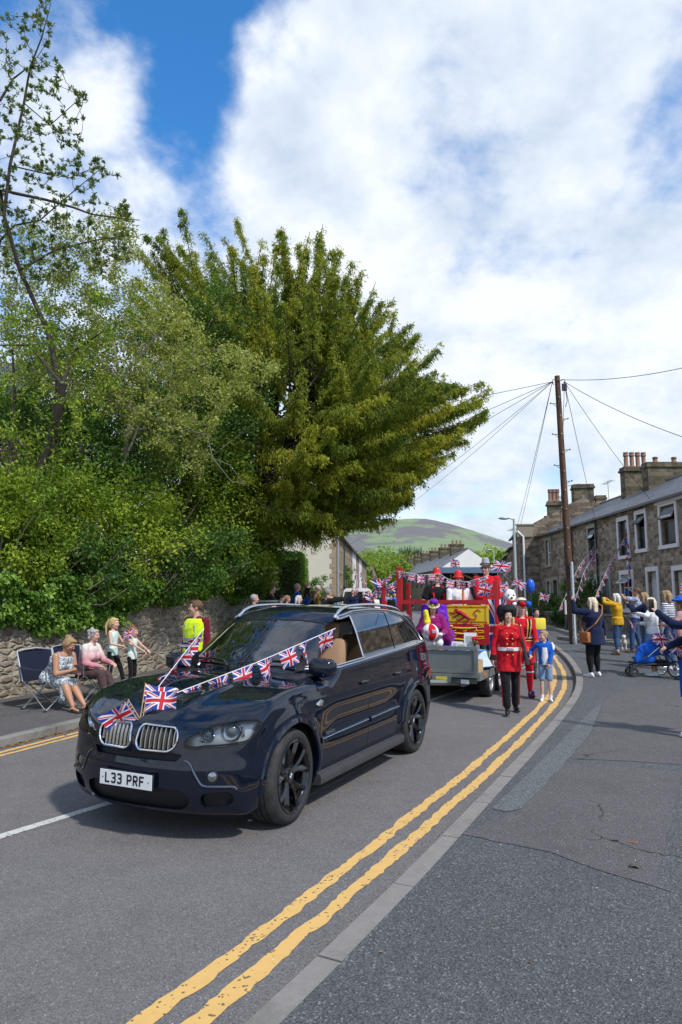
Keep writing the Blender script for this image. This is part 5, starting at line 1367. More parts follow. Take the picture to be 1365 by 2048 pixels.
def grow(nodes, tips, wob=.12, r_tip=.004):
    """join each tip to the nearest part of the skeleton by a curved shoot; returns paths and the shoots' end runs"""
    nodes = [np.array(q) for q in nodes]; N_ = np.array(nodes); paths = []; ends = []
    c0 = N_.mean(0); tips = sorted(tips, key=lambda q: np.min(np.linalg.norm(N_ - q, axis=1)))
    arr = list(N_)
    for tp in tips:
        A_ = np.array(arr); d = np.linalg.norm(A_ - tp, axis=1) + .35 * np.maximum(0, A_[:, 2] - tp[2]); j = int(np.argmin(d)); p0 = A_[j]; L_ = np.linalg.norm(tp - p0)
        if L_ < .05: continue
        k = max(3, int(L_ / .18)); mid = (p0 + tp) / 2 + rng.normal(size=3) * L_ * wob + np.array([0, 0, -.10 * L_])
        q = np.linspace(0, 1, k + 1)[:, None]; pts = (1 - q)**2 * p0 + 2 * q * (1 - q) * mid + q**2 * tp
        pts[1:-1] += rng.normal(size=(k - 1, 3)) * .012
        paths.append((pts, r_tip + .007 * L_, r_tip)); arr.extend(pts[1:]); ends.append(pts)
    return paths, ends
def inpolys(poly, n):
    xs = [p[0] for p in poly]; ys = [p[1] for p in poly]; out = []
    while len(out) < n:
        p = (rng.uniform(min(xs), max(xs)), rng.uniform(min(ys), max(ys)))
        if inpoly(p, poly): out.append(p)
    return out
def shoots_foliage(ends, per, L_, W_, spread, start=.3, tone=.5, tv=.3, droop=0.0, rosette=False):
    P, D_, Tn = [], [], []
    for pts in ends:
        tb = tone + rng.normal() * tv * .6
        if rosette:
            for _ in range(rosette):
                q = pts[int(rng.uniform(len(pts) * start, len(pts)))] if _ else pts[-1]; d0 = (pts[-1] - pts[-2]); d0 = d0 / np.linalg.norm(d0) + np.array([0, 0, .5])
                for __ in range(per): P.append(q + rng.normal(size=3) * .012); D_.append(d0 + rng.normal(size=3) * .8); Tn.append(tb + rng.normal() * tv)
        else:
            for _ in range(per):
                q = pts[min(len(pts) - 1, int(rng.uniform(len(pts) * start, len(pts))))] + rng.normal(size=3) * spread
                P.append(q); D_.append(rng.normal(size=3) + np.array([0, 0, -droop])); Tn.append(tb + rng.normal() * tv)
    return np.array(P), np.array(D_), np.array(Tn)

M_YEW = leafmat('yew_needles', [(.06, .115, .014), (.17, .22, .02), (.33, .345, .03), (.48, .44, .05)], trans=.42)
M_OLIVE = leafmat('whitebeam_leaves', [(.09, .15, .025), (.21, .26, .045), (.36, .38, .08), (.50, .50, .16)], trans=.35)
M_BEAM = leafmat('tall_tree_leaves', [(.05, .09, .02), (.11, .16, .03), (.22, .25, .05)], trans=.3)
M_BRIGHT = leafmat('bright_leaves', [(.05, .115, .012), (.145, .235, .018), (.27, .365, .03), (.42, .49, .06)], trans=.35)
M_DEEP = leafmat('dark_leaves', [(.025, .07, .014), (.06, .13, .02), (.11, .21, .03)], trans=.25)
M_IVY = leafmat('ivy_leaves', [(.03, .085, .012), (.08, .18, .02), (.17, .30, .04), (.30, .42, .07)], rough=.45, trans=.25)
M_HEDGE = leafmat('hedge_leaves', [(.04, .10, .01), (.10, .20, .02), (.19, .31, .04)], trans=.35)
M_SPRING = leafmat('spring_leaves', [(.10, .16, .02), (.19, .27, .03), (.30, .38, .06)], trans=.35)
M_CREAMF = mat('cream_flowers', (.70, .66, .42), .8, var=.15); M_MAUVE = mat('mauve_flowers', (.38, .05, .36), .8, var=.25)

# the bank held back by the wall
b = MB(); pts = []
ys_ = [-2, 2, 6, 9, 10.5, 12, 13.5, 15, 16.5, 18, 20, 23, 27, 32, 40]; os_ = [.25, 1, 2, 3.5, 6, 10, 18, 30]
for y in ys_:
    for o in os_: pts.append((interp(WL, min(y, 21)) - o - max(0, y - 21) * .2, y + o * .4, 1.55 + min(1, o / 3.5) * 1.1 + .04 * o - 1.5 * SM(y, 19, 26)))
n = len(os_); b.add(pts, [(j * n + i, j * n + i + 1, (j + 1) * n + i + 1, (j + 1) * n + i) for j in range(len(ys_) - 1) for i in range(n - 1)])
M_SOIL = mat('soil_and_litter', (.045, .035, .018), .95, var=.4, vs=3, bump=.5); b.build('bank', M_SOIL, kind='structure', smooth='all')

# retaining wall: rough stones in relief
t = NT('rubble_wall'); v_ = t.co('metres'); d_ = t.noise(v_, 2.2, 3, col=True); vm = t.N('ShaderNodeVectorMath', operation='MULTIPLY_ADD'); t.L.new(d_, vm.inputs[0]); vm.inputs[1].default_value = (.30, .20, 0); t.L.new(v_, vm.inputs[2])
mp = t.N('ShaderNodeMapping'); t.L.new(vm.outputs[0], mp.inputs[0]); mp.inputs['Scale'].default_value = (4.2, 8.8, 1)
e_ = t.vor(mp.outputs[0], 1, 'DISTANCE_TO_EDGE', .95); cc = sep(t, t.vor(mp.outputs[0], 1, 'F1', .95, 'Color')); n1_ = t.noise(v_, 9, 6, .7); n2_ = t.noise(v_, 40, 5, .7)
st = t.ramp(t.m('ADD', t.m('MULTIPLY', cc[0], .7), t.m('MULTIPLY', n1_, .3)), [(.1, (.17, .115, .085)), (.35, (.29, .215, .155)), (.55, (.37, .31, .215)), (.8, (.46, .40, .30))])
mo = t.mr(t.m('ADD', e_, t.m('MULTIPLY', t.m('SUBTRACT', n1_, .5), .55)), .0, .17, 1, 0); c_ = t.mix(mo, st, (.43, .385, .30)); c_ = t.mix(t.mr(n2_, .35, .7, 0, .6), c_, t.scl(c_, (.5, .5, .5)))
gr = t.mr(sep(t, v_)[1], -.1, .5, .6, 0); c_ = t.mix(t.m('MULTIPLY', gr, t.mr(n1_, .35, .6)), c_, (.06, .065, .035)); t.set(Base_Color=c_, Roughness=.95)
t.bump(t.m('ADD', t.mr(e_, 0, .2), t.m('MULTIPLY', n2_, .5)), .9, .05); M_RUB = t.mat
wall = thing('retaining_wall', 'rough rubble retaining wall along the left pavement, overhung with ivy', 'wall', (-5.75, 11.7, .1)); b = MB()
WLS = smooth_tab(WL, 1); wy = 0; wz = np.arange(0, 1.86, .09)
from mathutils import noise as mnoise
def wpt(y, z):
    x = interp(WLS, y); nz = mnoise.noise(Vector((y * 2.6, z * 4.2, 0))) * .035 + mnoise.noise(Vector((y * 7, z * 9, 3))) * .02
    return (x + nz - .05 * z + 5.75, y - 11.7, z - .03 + T(y))
b.grid(lambda a, c: wpt(4 + 17 * a, 1.86 * c), 185, 21, uv=False)
b.add([wpt(21, z) for z in (0, 1.86)] + [tuple(Vector(wpt(21, z)) + Vector((-.5, .2, 0))) for z in (0, 1.86)], [(0, 1, 3, 2)])
w_ = b.build('stonework', M_RUB, wall, smooth='all')
uvd = w_.data.uv_layers['metres'].data
for p in w_.data.polygons:
    for li in p.loop_indices: c = w_.data.vertices[w_.data.loops[li].vertex_index].co; uvd[li].uv = (c.y * 1.08, c.z)
# ivy spilling over it
def ivy_low(y):
    a = mnoise.noise(Vector((y * .9, 5, 0))) * .36 + mnoise.noise(Vector((y * 3.1, 1, 0))) * .22 + mnoise.noise(Vector((y * 8, 2, 0))) * .10
    return 1.30 + a - .10 * SM(y, 12, 13) + .50 * SM(y, 13, 16.5)
P, D_, Tn = [], [], []
for i in range(34000):
    y = rng.uniform(8.5, 21.2); lo = ivy_low(y); h = rng.uniform(0, 1) ** .8; z = lo + (2.15 + .35 * mnoise.noise(Vector((y * 1.3, 7, 0))) + .2 * mnoise.noise(Vector((y * 5, 3, 0))) - lo) * h; x = interp(WLS, min(21, y)); th = .05 + .30 * h + .05 * rng.normal()
    cl = mnoise.noise(Vector((y * 3.5, z * 3.5, 9)))
    P.append((x + .02 + th + cl * .14 - .04 * z, y, z + T(y) - .03)); D_.append((.5 + rng.normal() * .4, rng.normal() * .6 - .15, -.8 + rng.normal() * .5)); Tn.append(.45 + cl * .7 + rng.normal() * .22)
leaves(P, D_, .085, .075, Tn, 'ivy', M_IVY, label='bright green ivy hanging over the top of the rubble wall', cat='ivy')

# --- yew
YC = PD(610, 880, 19.0)
sil = [(990, 800), (975, 860), (940, 905), (880, 940), (850, 975), (790, 1035), (700, 1062), (620, 1085), (540, 1095), (440, 1080), (340, 1000), (290, 900), (260, 780), (262, 620), (285, 500), (320, 462), (400, 480), (470, 468), (560, 482), (640, 490), (668, 515), (700, 580), (785, 600), (825, 685), (885, 722), (925, 768)]
sa = []
for (u, v) in sil:
    q = PD(u, v, 19.0) - YC; sa.append((math.atan2(q[2], q[0]), math.hypot(q[0], q[2])))
sa.sort(); SA = np.array([a for a, r_ in sa]); SR = np.array([r_ for a, r_ in sa])
def yR(phi): return np.interp(phi, np.concatenate([SA - 2 * math.pi, SA, SA + 2 * math.pi]), np.tile(SR, 3))
yew = thing('yew_tree', 'huge old yew tree with olive plumes overhanging the road', 'tree', (-3.4, 20.5, .4)); off = np.array([-3.4, 20.5, .4])
paths = []; P, D_, Tn = [], [], []
trunk = np.array([[-3.4, 20.5, .4], [-3.3, 20.4, 2.5], [-2.9, 20.2, 4.5], [-2.2, 19.8, 6.2], [-1.9, 19.6, 8.2]]); paths.append((trunk - off, .42, .16))
NP = 430
for i in range(NP):
    u = unit(1)[0]; u[1] *= .85; u /= np.linalg.norm(u); phi = math.atan2(u[2], u[0]); s_ = math.hypot(u[0], u[2])
    if 120 <= i < 190: s_ = rng.uniform(.93, 1.0); u[1] = math.copysign(math.sqrt(1 - s_ * s_), rng.normal())
    if i < 120:
        m = sil[i % 26]; dy = rng.normal() * .5 * (i > 25); phi = math.atan2(*(PD(*m, 19) - YC)[[2, 0]]) + rng.normal() * .05 * (i > 25); u[1] = dy * .3; s_ = 1.0 if i < 26 else rng.uniform(.86, 1.0)
    Rr = yR(phi) * (.98 if i < 190 else rng.uniform(.72, 1.0)); DY = 4.0 if u[1] > 0 else 3.6
    end = YC + np.array([math.cos(phi) * Rr * s_, u[1] * DY, math.sin(phi) * Rr * s_]); end += np.array([0, 0, rng.normal() * .15])
    if end[2] < 3.0: end[2] = 3.0 + rng.uniform(0, .5)
    st = trunk[min(4, 1 + int(4 * np.clip((end[2] - 2) / 10, 0, .8)))] * .35 + .65 * (YC + (end - YC) * .25); st += rng.normal(size=3) * np.array([.6, .6, .5])
    L_ = np.linalg.norm(end - st); k = 14; mid = (st + end) / 2 + np.array([0, 0, -.04 * L_]) + rng.normal(size=3) * .32
    q = np.linspace(0, 1, k)[:, None]; pts = (1 - q)**2 * st + 2 * q * (1 - q) * mid + q**2 * end
    # the tip lifts into a plume
    pts[:, 2] += (q[:, 0]**4) * (.25 if end[2] > 5.5 else .15)
    paths.append((pts - off, .032, .007)); tb = .45 + .27 * rng.normal()
    for j in range(int(L_ * 24)):
        a = 1 - rng.uniform(0, 1) ** (1.3 if i % 4 else .8) * .8; f = a * (k - 1); j0 = min(k - 2, int(f)); p = pts[j0] + (pts[j0 + 1] - pts[j0]) * (f - j0); tg_ = pts[j0 + 1] - pts[j0]; tg_ /= np.linalg.norm(tg_)
        sd_ = np.cross(tg_, [0, 0, 1.]) * rng.choice([-1, 1]) + rng.normal(size=3) * .25; sd_ /= np.linalg.norm(sd_); tl = (.10 + .50 * (1 - a)) * rng.uniform(.6, 1.2) + .05
        tt = tb + rng.normal() * .14; m_ = int(5 + tl * 18)
        for s in range(m_):
            w = rng.uniform(.05, 1); pp = p + (sd_ * .65 + tg_ * .55) * tl * w + np.array([0, 0, -.80 * tl * w * w]); P.append(pp + rng.normal(size=3) * .025); D_.append(sd_ * .35 + tg_ * .4 + np.array([0, 0, -.95]) + rng.normal(size=3) * .35); Tn.append(tt + rng.normal() * .15)
tubes(paths, 'trunk', M_BARKD, yew, 7)
P = np.array(P); D_ = np.array(D_); Tn = np.array(Tn); P = np.concatenate([P, P + rng.normal(size=P.shape) * .045]); D_ = np.concatenate([D_, D_ + rng.normal(size=D_.shape) * .3]); Tn = np.concatenate([Tn, Tn]); leaves(P - off, D_, .10, .027, Tn, 'crown', M_YEW, yew, fold=.6); print('yew leaves', len(P))

# --- tall thin tree at the far left
TD = 13.0
tt_ = thing('tall_tree', 'tall thin open tree with small upright leaf tufts, farthest left', 'tree', tuple(PD(25, 1120, TD))); off = PD(25, 1120, TD)
def pth(l, Y0=TD, j=.25): return np.array([PD(u, v, Y0 + j * math.sin(i * 1.7)) for i, (u, v) in enumerate(l)])
skel = [(pth([(25, 1120), (60, 980), (105, 860), (118, 760), (95, 660), (40, 540), (8, 430), (20, 330), (48, 205), (60, 135), (84, 73), (102, 5)]), .075, .008), (pth([(8, 430), (0, 380), (26, 385), (92, 399), (146, 414), (183, 428), (238, 436), (280, 440)]), .045, .008),
        (pth([(0, 200), (26, 157), (55, 135)]), .03, .012), (pth([(20, 330), (84, 345), (140, 355), (200, 330)]), .02, .006), (pth([(48, 205), (100, 250), (150, 205), (172, 205)]), .016, .005), (pth([(40, 540), (110, 500), (190, 480), (262, 470)]), .03, .006), (pth([(60, 135), (90, 90), (60, 30)]), .012, .004), (pth([(0, 480), (30, 450), (80, 440), (150, 380), (210, 330)]), .025, .005), (pth([(5, 420), (-30, 300), (-60, 150), (-40, 20)]), .04, .01)]
nodes = [p for s_ in skel for p in s_[0]] + [(s_[0][i] + s_[0][i + 1]) / 2 for s_ in skel for i in range(len(s_[0]) - 1)]
nodes = [q for q in nodes if q[2] > 8.2]
tips = [PD(u, v, rng.uniform(11.8, 14.0)) for u, v in inpolys([(-120, 0), (40, 30), (100, -10), (112, 20), (105, 110), (130, 140), (165, 165), (172, 205), (182, 215), (160, 250), (175, 300), (210, 320), (240, 350), (285, 380), (275, 420), (288, 440), (250, 480), (260, 530), (120, 560), (-120, 560)], 520)]
pp_, ends = grow(nodes, tips); tubes([((p - off), a, c) for p, a, c in skel + pp_], 'trunk', M_BARKD, tt_)
P, D_, Tn = shoots_foliage(ends, 7, .1, .04, .02, .35, .5, .25, rosette=5); leaves(P - off, D_, .078, .030, Tn, 'crown', M_BEAM, tt_)

# --- whitebeam like tree with pale leaves, and grey crooked branches
def shrub_tree(nm, lbl, base, Y, skel_px, poly, ntips, per, L_, W_, m, tone, tv, name2='tree', dy=1.3, bark=M_BARK, wob=.18, start=.15, cat='tree', spread=.05, droop=.1, n_roset=False, tw=.012):
    o_ = PD(*base, Y); th = thing(nm, lbl, cat, tuple(o_)); sk = [(pth(l, Y, .35), a, c) for l, a, c in skel_px]
    nodes = [p for s_ in sk for p in s_[0]] + [(s_[0][i] + s_[0][i + 1]) / 2 for s_ in sk for i in range(len(s_[0]) - 1)]
    tips = [PD(u, v, Y + rng.uniform(-dy, dy)) for u, v in inpolys(poly, ntips)]; pp_, ends = grow(nodes, tips, wob)
    tubes([(p - o_, a, c) for p, a, c in sk + pp_], 'trunk', bark, th); P, D_, Tn = shoots_foliage(ends, per, L_, W_, spread, start, tone, tv, droop=droop, rosette=n_roset)
    leaves(P - o_, D_, L_, W_, Tn, 'crown', m, th); return th
shrub_tree('whitebeam_tree', 'pale olive leaved tree with crooked grey branches in front of the yew', (215, 1100), 14.2,
    [([(215, 1100), (245, 930), (262, 820), (240, 760), (220, 640)], .075, .02), ([(245, 930), (300, 800), (285, 720), (262, 655), (215, 600)], .035, .01), ([(262, 820), (330, 800), (372, 745), (415, 728), (385, 705), (430, 698), (500, 712)], .04, .01), ([(240, 760), (170, 690), (100, 620)], .04, .01), ([(262, 820), (175, 770), (132, 800), (175, 862)], .03, .015), ([(240, 760), (330, 650), (350, 590)], .03, .008), ([(415, 870), (330, 880), (460, 930), (490, 970)], .015, .006), ([(262, 820), (330, 850), (415, 870), (425, 915), (462, 962), (492, 968)], .025, .007)],
    [(0, 450), (150, 430), (250, 420), (290, 480), (280, 560), (330, 560), (400, 620), (430, 680), (540, 700), (560, 740), (500, 790), (440, 830), (400, 960), (330, 930), (250, 880), (180, 800), (60, 780), (0, 760)], 1050, 30, .07, .04, M_OLIVE, .55, .24, spread=.07)
shrub_tree('ash_tree', 'ivy clad tree trunk with bright leaflets at the far left', (40, 1120), 12.6, [([(40, 1120), (75, 960), (112, 840), (125, 770)], .11, .075), ([(125, 770), (60, 690), (0, 690)], .04, .015), ([(125, 770), (150, 700), (210, 660)], .035, .012), ([(80, 1120), (100, 950), (135, 800)], .03, .01), ([(15, 1000), (30, 800), (25, 700)], .04, .02)],
    [(0, 620), (220, 560), (240, 760), (180, 860), (160, 1000), (100, 1060), (0, 1000)], 210, 26, .085, .035, M_BRIGHT, .42, .25, droop=.5, bark=M_BARKD)
shrub_tree('elder_tree', 'elder with cream flower heads beside the yew, above the wall', (470, 1150), 20, [([(470, 1150), (450, 1000), (430, 860), (420, 780)], .06, .015), ([(460, 1100), (500, 1050), (540, 1120)], .03, .01), ([(470, 1150), (520, 1150), (555, 1165)], .03, .01)],
    [(380, 760), (470, 770), (490, 830), (440, 900), (480, 980), (540, 1060), (555, 1110), (560, 1140), (530, 1170), (480, 1175), (420, 1150), (400, 1000), (370, 860)], 620, 42, .11, .05, M_BRIGHT, .45, .25, dy=1.1, spread=.10)
# shrubs of the bank, one thing each
def bush(lbl, c, r, m, n, L_=.08, W_=.05, tone=.45, tv=.2, clumps=60, name='shrub', cat='shrub', twigs=34):
    c = np.array(c); th = thing(name, lbl, cat, (c[0], c[1], c[2] - r[2])); o_ = np.array([c[0], c[1], c[2] - r[2]]); r = np.array(r)
    u = unit(clumps); cc_ = c + u * r * rng.uniform(.5, 1.22, (clumps, 1)); ct = tone + rng.normal(size=clumps) * tv; idx = rng.integers(0, clumps, n)
    P = cc_[idx] + rng.normal(size=(n, 3)) * (np.min(r) * .155); D_ = (P - c) / r * .7 + rng.normal(size=(n, 3)) * .8 + np.array([0, 0, -.2])
    paths = [(np.array([[0, 0, 0], (cc_[k] - o_) * .55 + rng.normal(size=3) * .12, (cc_[k] - o_) * 1.07]), .026, .006) for k in range(min(twigs, clumps))]
    n = int(n * .8); idx = idx[:n]; P = P[:n]; D_ = D_[:n]; tubes(paths, 'stems', M_TWIG, th, 4); leaves(P - o_, D_, L_, W_, ct[idx] + rng.normal(size=n) * .13, 'foliage', m, th); return th
BS = [((60, 1010), 13.4, (1.1, .9, .75), M_BRIGHT, .5, 9000, 'yellow green shrub at the lower far left of the bank'), ((190, 1060), 14.7, (1.4, .9, .85), M_BRIGHT, .62, 11000, 'bright yellow green hawthorn bush above the middle of the wall'), ((330, 990), 17, (1.7, .9, 1.2), M_BRIGHT, .5, 12000, 'mid green hawthorn bush under the pale tree'),
      ((400, 1080), 18.6, (1.5, .8, 1.1), M_BRIGHT, .42, 10000, 'green bush just left of the elder flowers'), ((90, 1130), 13.6, (1.3, .6, .6), M_DEEP, .6, 7000, 'low dark leafy bush behind the ivy at the left'), ((300, 1120), 16, (1.6, .6, .7), M_DEEP, .6, 8000, 'low dark leafy bush behind the ivy, right of the bright one'), ((445, 1135), 20, (1.3, .6, .7), M_DEEP, .6, 6000, 'low dark bush at the end of the wall'),
      ((60, 890), 14.8, (1.3, .9, .9), M_DEEP, .6, 8000, 'dark rhododendron with mauve flowers at the far left'), ((180, 930), 15.2, (1.2, .9, .9), M_DEEP, .7, 8000, 'dark rhododendron bush, the right of the two'), ((300, 860), 16.5, (1.8, 1, 1.2), M_DEEP, .6, 10000, 'deep green bush in the shade of the yew'), ((440, 1000), 20.5, (1.9, 1.0, 1.5), M_DEEP, .5, 11000, 'deep green undergrowth bush below the yew'),
      ((150, 800), 18.0, (1.9, 1, 1.3), M_DEEP, .6, 7000, 'dark bush far back between the trees'), ((20, 1080), 12.8, (.8, .5, .6), M_BRIGHT, .55, 5000, 'small bright shrub at the left edge just over the wall'), ((470, 1040), 21.5, (1.5, 1.2, 1.5), M_DEEP, .5, 10000, 'dark holly bush at the foot of the yew'), ((330, 760), 17.5, (2.4, 1, 1.7), M_DEEP, .7, 12000, 'tall dark green holly behind the pale tree')]
for (px_, Y, r, m, tn, n, lb) in BS: bush(lb, PD(*px_, Y - .35), tuple(q * 1.28 for q in r), m, int(n * 1.75), tone=tn, clumps=80)
def flower_heads(lbl, spots, m, s, n, name, flat=.35):
    P, D_ = [], []
    for (u, v, Y) in spots:
        c = PD(u, v, Y); 
        for i in range(n): q = rng.normal(size=3) * s; q[2] *= flat; P.append(c + q); D_.append((rng.normal() * .7, -.6 + rng.normal() * .4, 1))
    return leaves(P, D_, s * .4, s * .34, np.zeros(len(P)), name, m, label=lbl, cat='flowers')
flower_heads('cream elder flower heads on the elder beside the yew', [(rng.uniform(440, 560), rng.uniform(1075, 1180), rng.uniform(18.8, 19.4)) for _ in range(26)] + [(rng.uniform(395, 480), rng.uniform(790, 860), 19) for _ in range(10)], M_CREAMF, .05, 70, 'elder_blossom')
flower_heads('mauve rhododendron blooms among the dark leaves at the far left', [(20, 880, 13.8), (33, 880, 13.8), (32, 898, 13.8), (15, 905, 13.8), (108, 893, 14.2), (165, 898, 14.2), (170, 903, 14.2), (160, 955, 14.2), (40, 890, 13.8)], M_MAUVE, .07, 90, 'rhododendron_blossom', .8)
# hedge
hd = thing('clipped_hedge', 'bright green clipped hedge before the cream gabled house', 'hedge', (-2.4, 25.5, .5)); n = 26000
u_ = rng.uniform(-1, 1, (n, 3)); ax = rng.integers(0, 3, n); sg_ = np.sign(u_[np.arange(n), ax]); u_[np.arange(n), ax] = sg_ * rng.uniform(.93, 1.03, n)
P = u_ * np.array([1.15, 2.3, 1.45]) + np.array([0, 0, 1.5]); P[:, 2] -= .0; P[:, 0] *= 1 - .12 * (P[:, 2] / 3); D_ = u_ * .5 + rng.normal(size=(n, 3)) * .6
leaves(P, D_, .075, .045, .5 + .25 * rng.normal(size=n), 'foliage', M_HEDGE, hd)
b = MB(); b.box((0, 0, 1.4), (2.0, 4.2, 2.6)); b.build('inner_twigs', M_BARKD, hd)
# garden shrubs by the terrace
for (px_, Y, r, m, lb) in [((1082, 1208), 36.5, (1.0, .6, .55), M_HEDGE, 'round green bush in front of the stone gable'), ((1150, 1205), 32.6, (.55, .5, .85), M_HEDGE, 'bright bush left of the man in black'), ((1172, 1200), 31.0, (.6, .5, .95), M_DEEP, 'dark conical shrub behind the woman in navy'), ((1128, 1235), 33.4, (.5, .4, .45), M_DEEP, 'small dark shrub behind the pole'), ((1060, 1215), 37.5, (.8, .5, .4), M_HEDGE, 'low flowering bush left of the round one'),
                           ((625, 1185), 31, (.9, .5, .6), M_HEDGE, 'small garden bush before the rubble plinth'), ((690, 1165), 47, (.5, .5, 1.0), M_HEDGE, 'climbing bush on the left row of houses')]:
    bush(lb, PD(*px_, Y), r, m, 3800, .09, .055, .5, clumps=36)
# distant broadleaved trees, pines and the hill
def far_tree(lbl, u, v_top, Y, w, h, m, n, zb=.4, group=None, ls=.4, tone=.55):
    x = (u - 682.5) / FPX * Y; zt = atd(u, v_top, Y).z; th = thing('broadleaved_tree', lbl, 'tree', (x, Y, zt - h - 1), 0, group); b = MB(); b.tube([(0, 0, 0), (0, 0, 1 + h * .5)], [.25, .1], 7); b.build('trunk', M_BARKD, th)
    K = 46; cc_ = unit(K) * np.array([w / 2, w / 2, h / 2]) * rng.uniform(.5, .95, (K, 1)) + np.array([0, 0, 1 + h / 2]); ct = tone + rng.normal(size=K) * .2; i = rng.integers(0, K, n)
    P = cc_[i] + rng.normal(size=(n, 3)) * w * .075; leaves(P, rng.normal(size=(n, 3)), ls, ls * .7, ct[i] + rng.normal(size=n) * .1, 'crown', m, th)
for k, (u, v, Y, w, h) in enumerate([(712, 1098, 120, 9, 9), (735, 1092, 140, 11, 10), (757, 1100, 125, 10, 9), (778, 1094, 150, 12, 11), (802, 1108, 140, 10, 9), (725, 1118, 105, 8, 7), (768, 1120, 110, 9, 7), (830, 1118, 130, 8, 7), (850, 1108, 170, 10, 8), (980, 1095, 110, 7, 6.5), (1003, 1104, 120, 6, 5), (700, 1128, 95, 6, 6), (795, 1130, 110, 7, 6)]):
    far_tree(['first', 'second', 'third', 'fourth', 'fifth', 'sixth', 'seventh', 'eighth', 'ninth', 'tenth', 'eleventh', 'twelfth', 'thirteenth'][k] + ' of the bright spring green trees below the hill' if k not in (9, 10) else ['larger', 'smaller'][k - 9] + ' green tree standing right of the white gabled house', u, v, Y, w, h, M_SPRING if k not in (9, 10) else M_BRIGHT, 3000, group='trees in the valley below the hill', ls=.55)
M_PINE = mat('pine_needles', (.018, .04, .022), .9, var=.3)
for k in range(22):
    u = 800 + k * 2.1 + rng.uniform(-1, 1); Y = 520; x = (u - 682.5) / FPX * Y; zt = atd(u, 1092 + (k > 12) * 2 + rng.uniform(-2, 5), Y).z; b = MB(); hh = rng.uniform(11, 15)
    b.lathe([(.3, 0), (.3, 2)] , 6); 
    for q in range(5): b.lathe([(2.3 * (1 - q * .19), 2 + q * hh * .16), (1.3 * (1 - q * .19), 2 + (q + .7) * hh * .16), (.05, 2 + (q + 2) * hh * .16)], 7)
    b.build('pine_tree', M_PINE, label='dark pine in the row of pines on the hillside', cat='tree', group='row of pines on the hillside').location = (x, Y, zt - hh * 1.1)
t = NT('hazed_heather_and_grass'); v_ = t.co('World', (.012, .006, .03)); n_ = t.noise(v_, 1.0, 7, .62, .4); n2_ = t.noise(v_, 6, 5, .65)
c_ = t.mix(t.mr(t.noise(t.co('World'), .05, 6, .7), .35, .65), (.12, .19, .05), (.20, .25, .08)); he = t.mix(n2_, (.085, .07, .065), (.14, .12, .10)); c_ = t.mix(t.mr(t.m('ADD', n_, t.m('MULTIPLY', n2_, .2)), .565, .63), c_, he)
c_ = t.mix(.16, c_, (.30, .36, .42)); t.set(Base_Color=c_, Roughness=1); M_HILL = t.mat  # an even blue-grey distance haze is mixed into the hill's colour
def hill(u, v):
    x = -900 + 2600 * u; y = 600 + 1700 * v; rr = 1350
    pk = atd(810, 1046, 1500); h = (pk.z) * math.exp(-(((x - pk.x) / 330) ** 2) ** .85 if x > pk.x else -(((x - pk.x) / 520) ** 2) ** .9) * math.exp(-((y - 1500) / 620) ** 2)
    h += 8 * mnoise.noise(Vector((x * .006, y * .006, 0))) * min(1, h / 60) + 2 * mnoise.noise(Vector((x * .03, y * .03, 2))) * min(1, h / 30)
    return (x, y, h - .5)
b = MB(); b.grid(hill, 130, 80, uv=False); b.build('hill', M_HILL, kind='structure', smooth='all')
# ------------------------------------------------------------------ people
V3 = lambda *a: Vector(a)
CT = bpy.data.textures.new('folds', 'CLOUDS'); CT.noise_scale = .09; CT.noise_depth = 2
def soft(name, prims, vox, m, parent, smooth=3, folds=0.0, label=None):
    b = MB()
    for p in prims:
        if p[0] == 'c':
            _, a, c, ra, rc = p[:5]; b.tube([a, c], [ra, rc], 10); b.ell(a, ra, 10, 6); b.ell(c, rc, 10, 6)
        elif p[0] == 'e': b.ell(p[1], p[2], 14, 9, p[3] if len(p) > 3 else None)
        elif p[0] == 'l':
            vs = []; n = 16
            for (c, ax, fy, rx, ry) in p[1]:
                vs += [c + ax * (rx * math.cos(2 * math.pi * j / n)) + fy * (ry * math.sin(2 * math.pi * j / n)) for j in range(n)]
            k = len(p[1]); b.add(vs, [(i * n + j, i * n + (j + 1) % n, (i + 1) * n + (j + 1) % n, (i + 1) * n + j) for i in range(k - 1) for j in range(n)] + [list(range(n))[::-1], [(k - 1) * n + j for j in range(n)]])
    o = b.build(name, m, parent, label=label, fix=True)
    r = o.modifiers.new('blend', 'REMESH'); r.mode = 'VOXEL'; r.voxel_size = vox; r.use_smooth_shade = True
    if smooth: s = o.modifiers.new('soften', 'SMOOTH'); s.factor = .5; s.iterations = smooth
    if folds: d = o.modifiers.new('folds', 'DISPLACE'); d.texture = CT; d.strength = folds; d.mid_level = .5; d.texture_coords = 'GLOBAL'
    return o
def ik(S_, W_, l1, l2, hint):
    d = W_ - S_; L_ = min(d.length, (l1 + l2) * .995); d = d.normalized(); a = (l1 * l1 - l2 * l2 + L_ * L_) / (2 * L_); h = math.sqrt(max(0, l1 * l1 - a * a))
    n = hint - d * hint.dot(d); n = n.normalized() if n.length > 1e-5 else d.orthogonal().normalized()
    return S_ + d * a + n * h, S_ + d * L_
SK = {'fair': mat('skin_fair', (.60, .36, .27), .55, var=.08, vs=25), 'tan': mat('skin_tanned', (.46, .23, .13), .5, var=.08, vs=25), 'pink': mat('skin_pink', (.58, .31, .24), .55, var=.1, vs=25)}
HR_ = {}
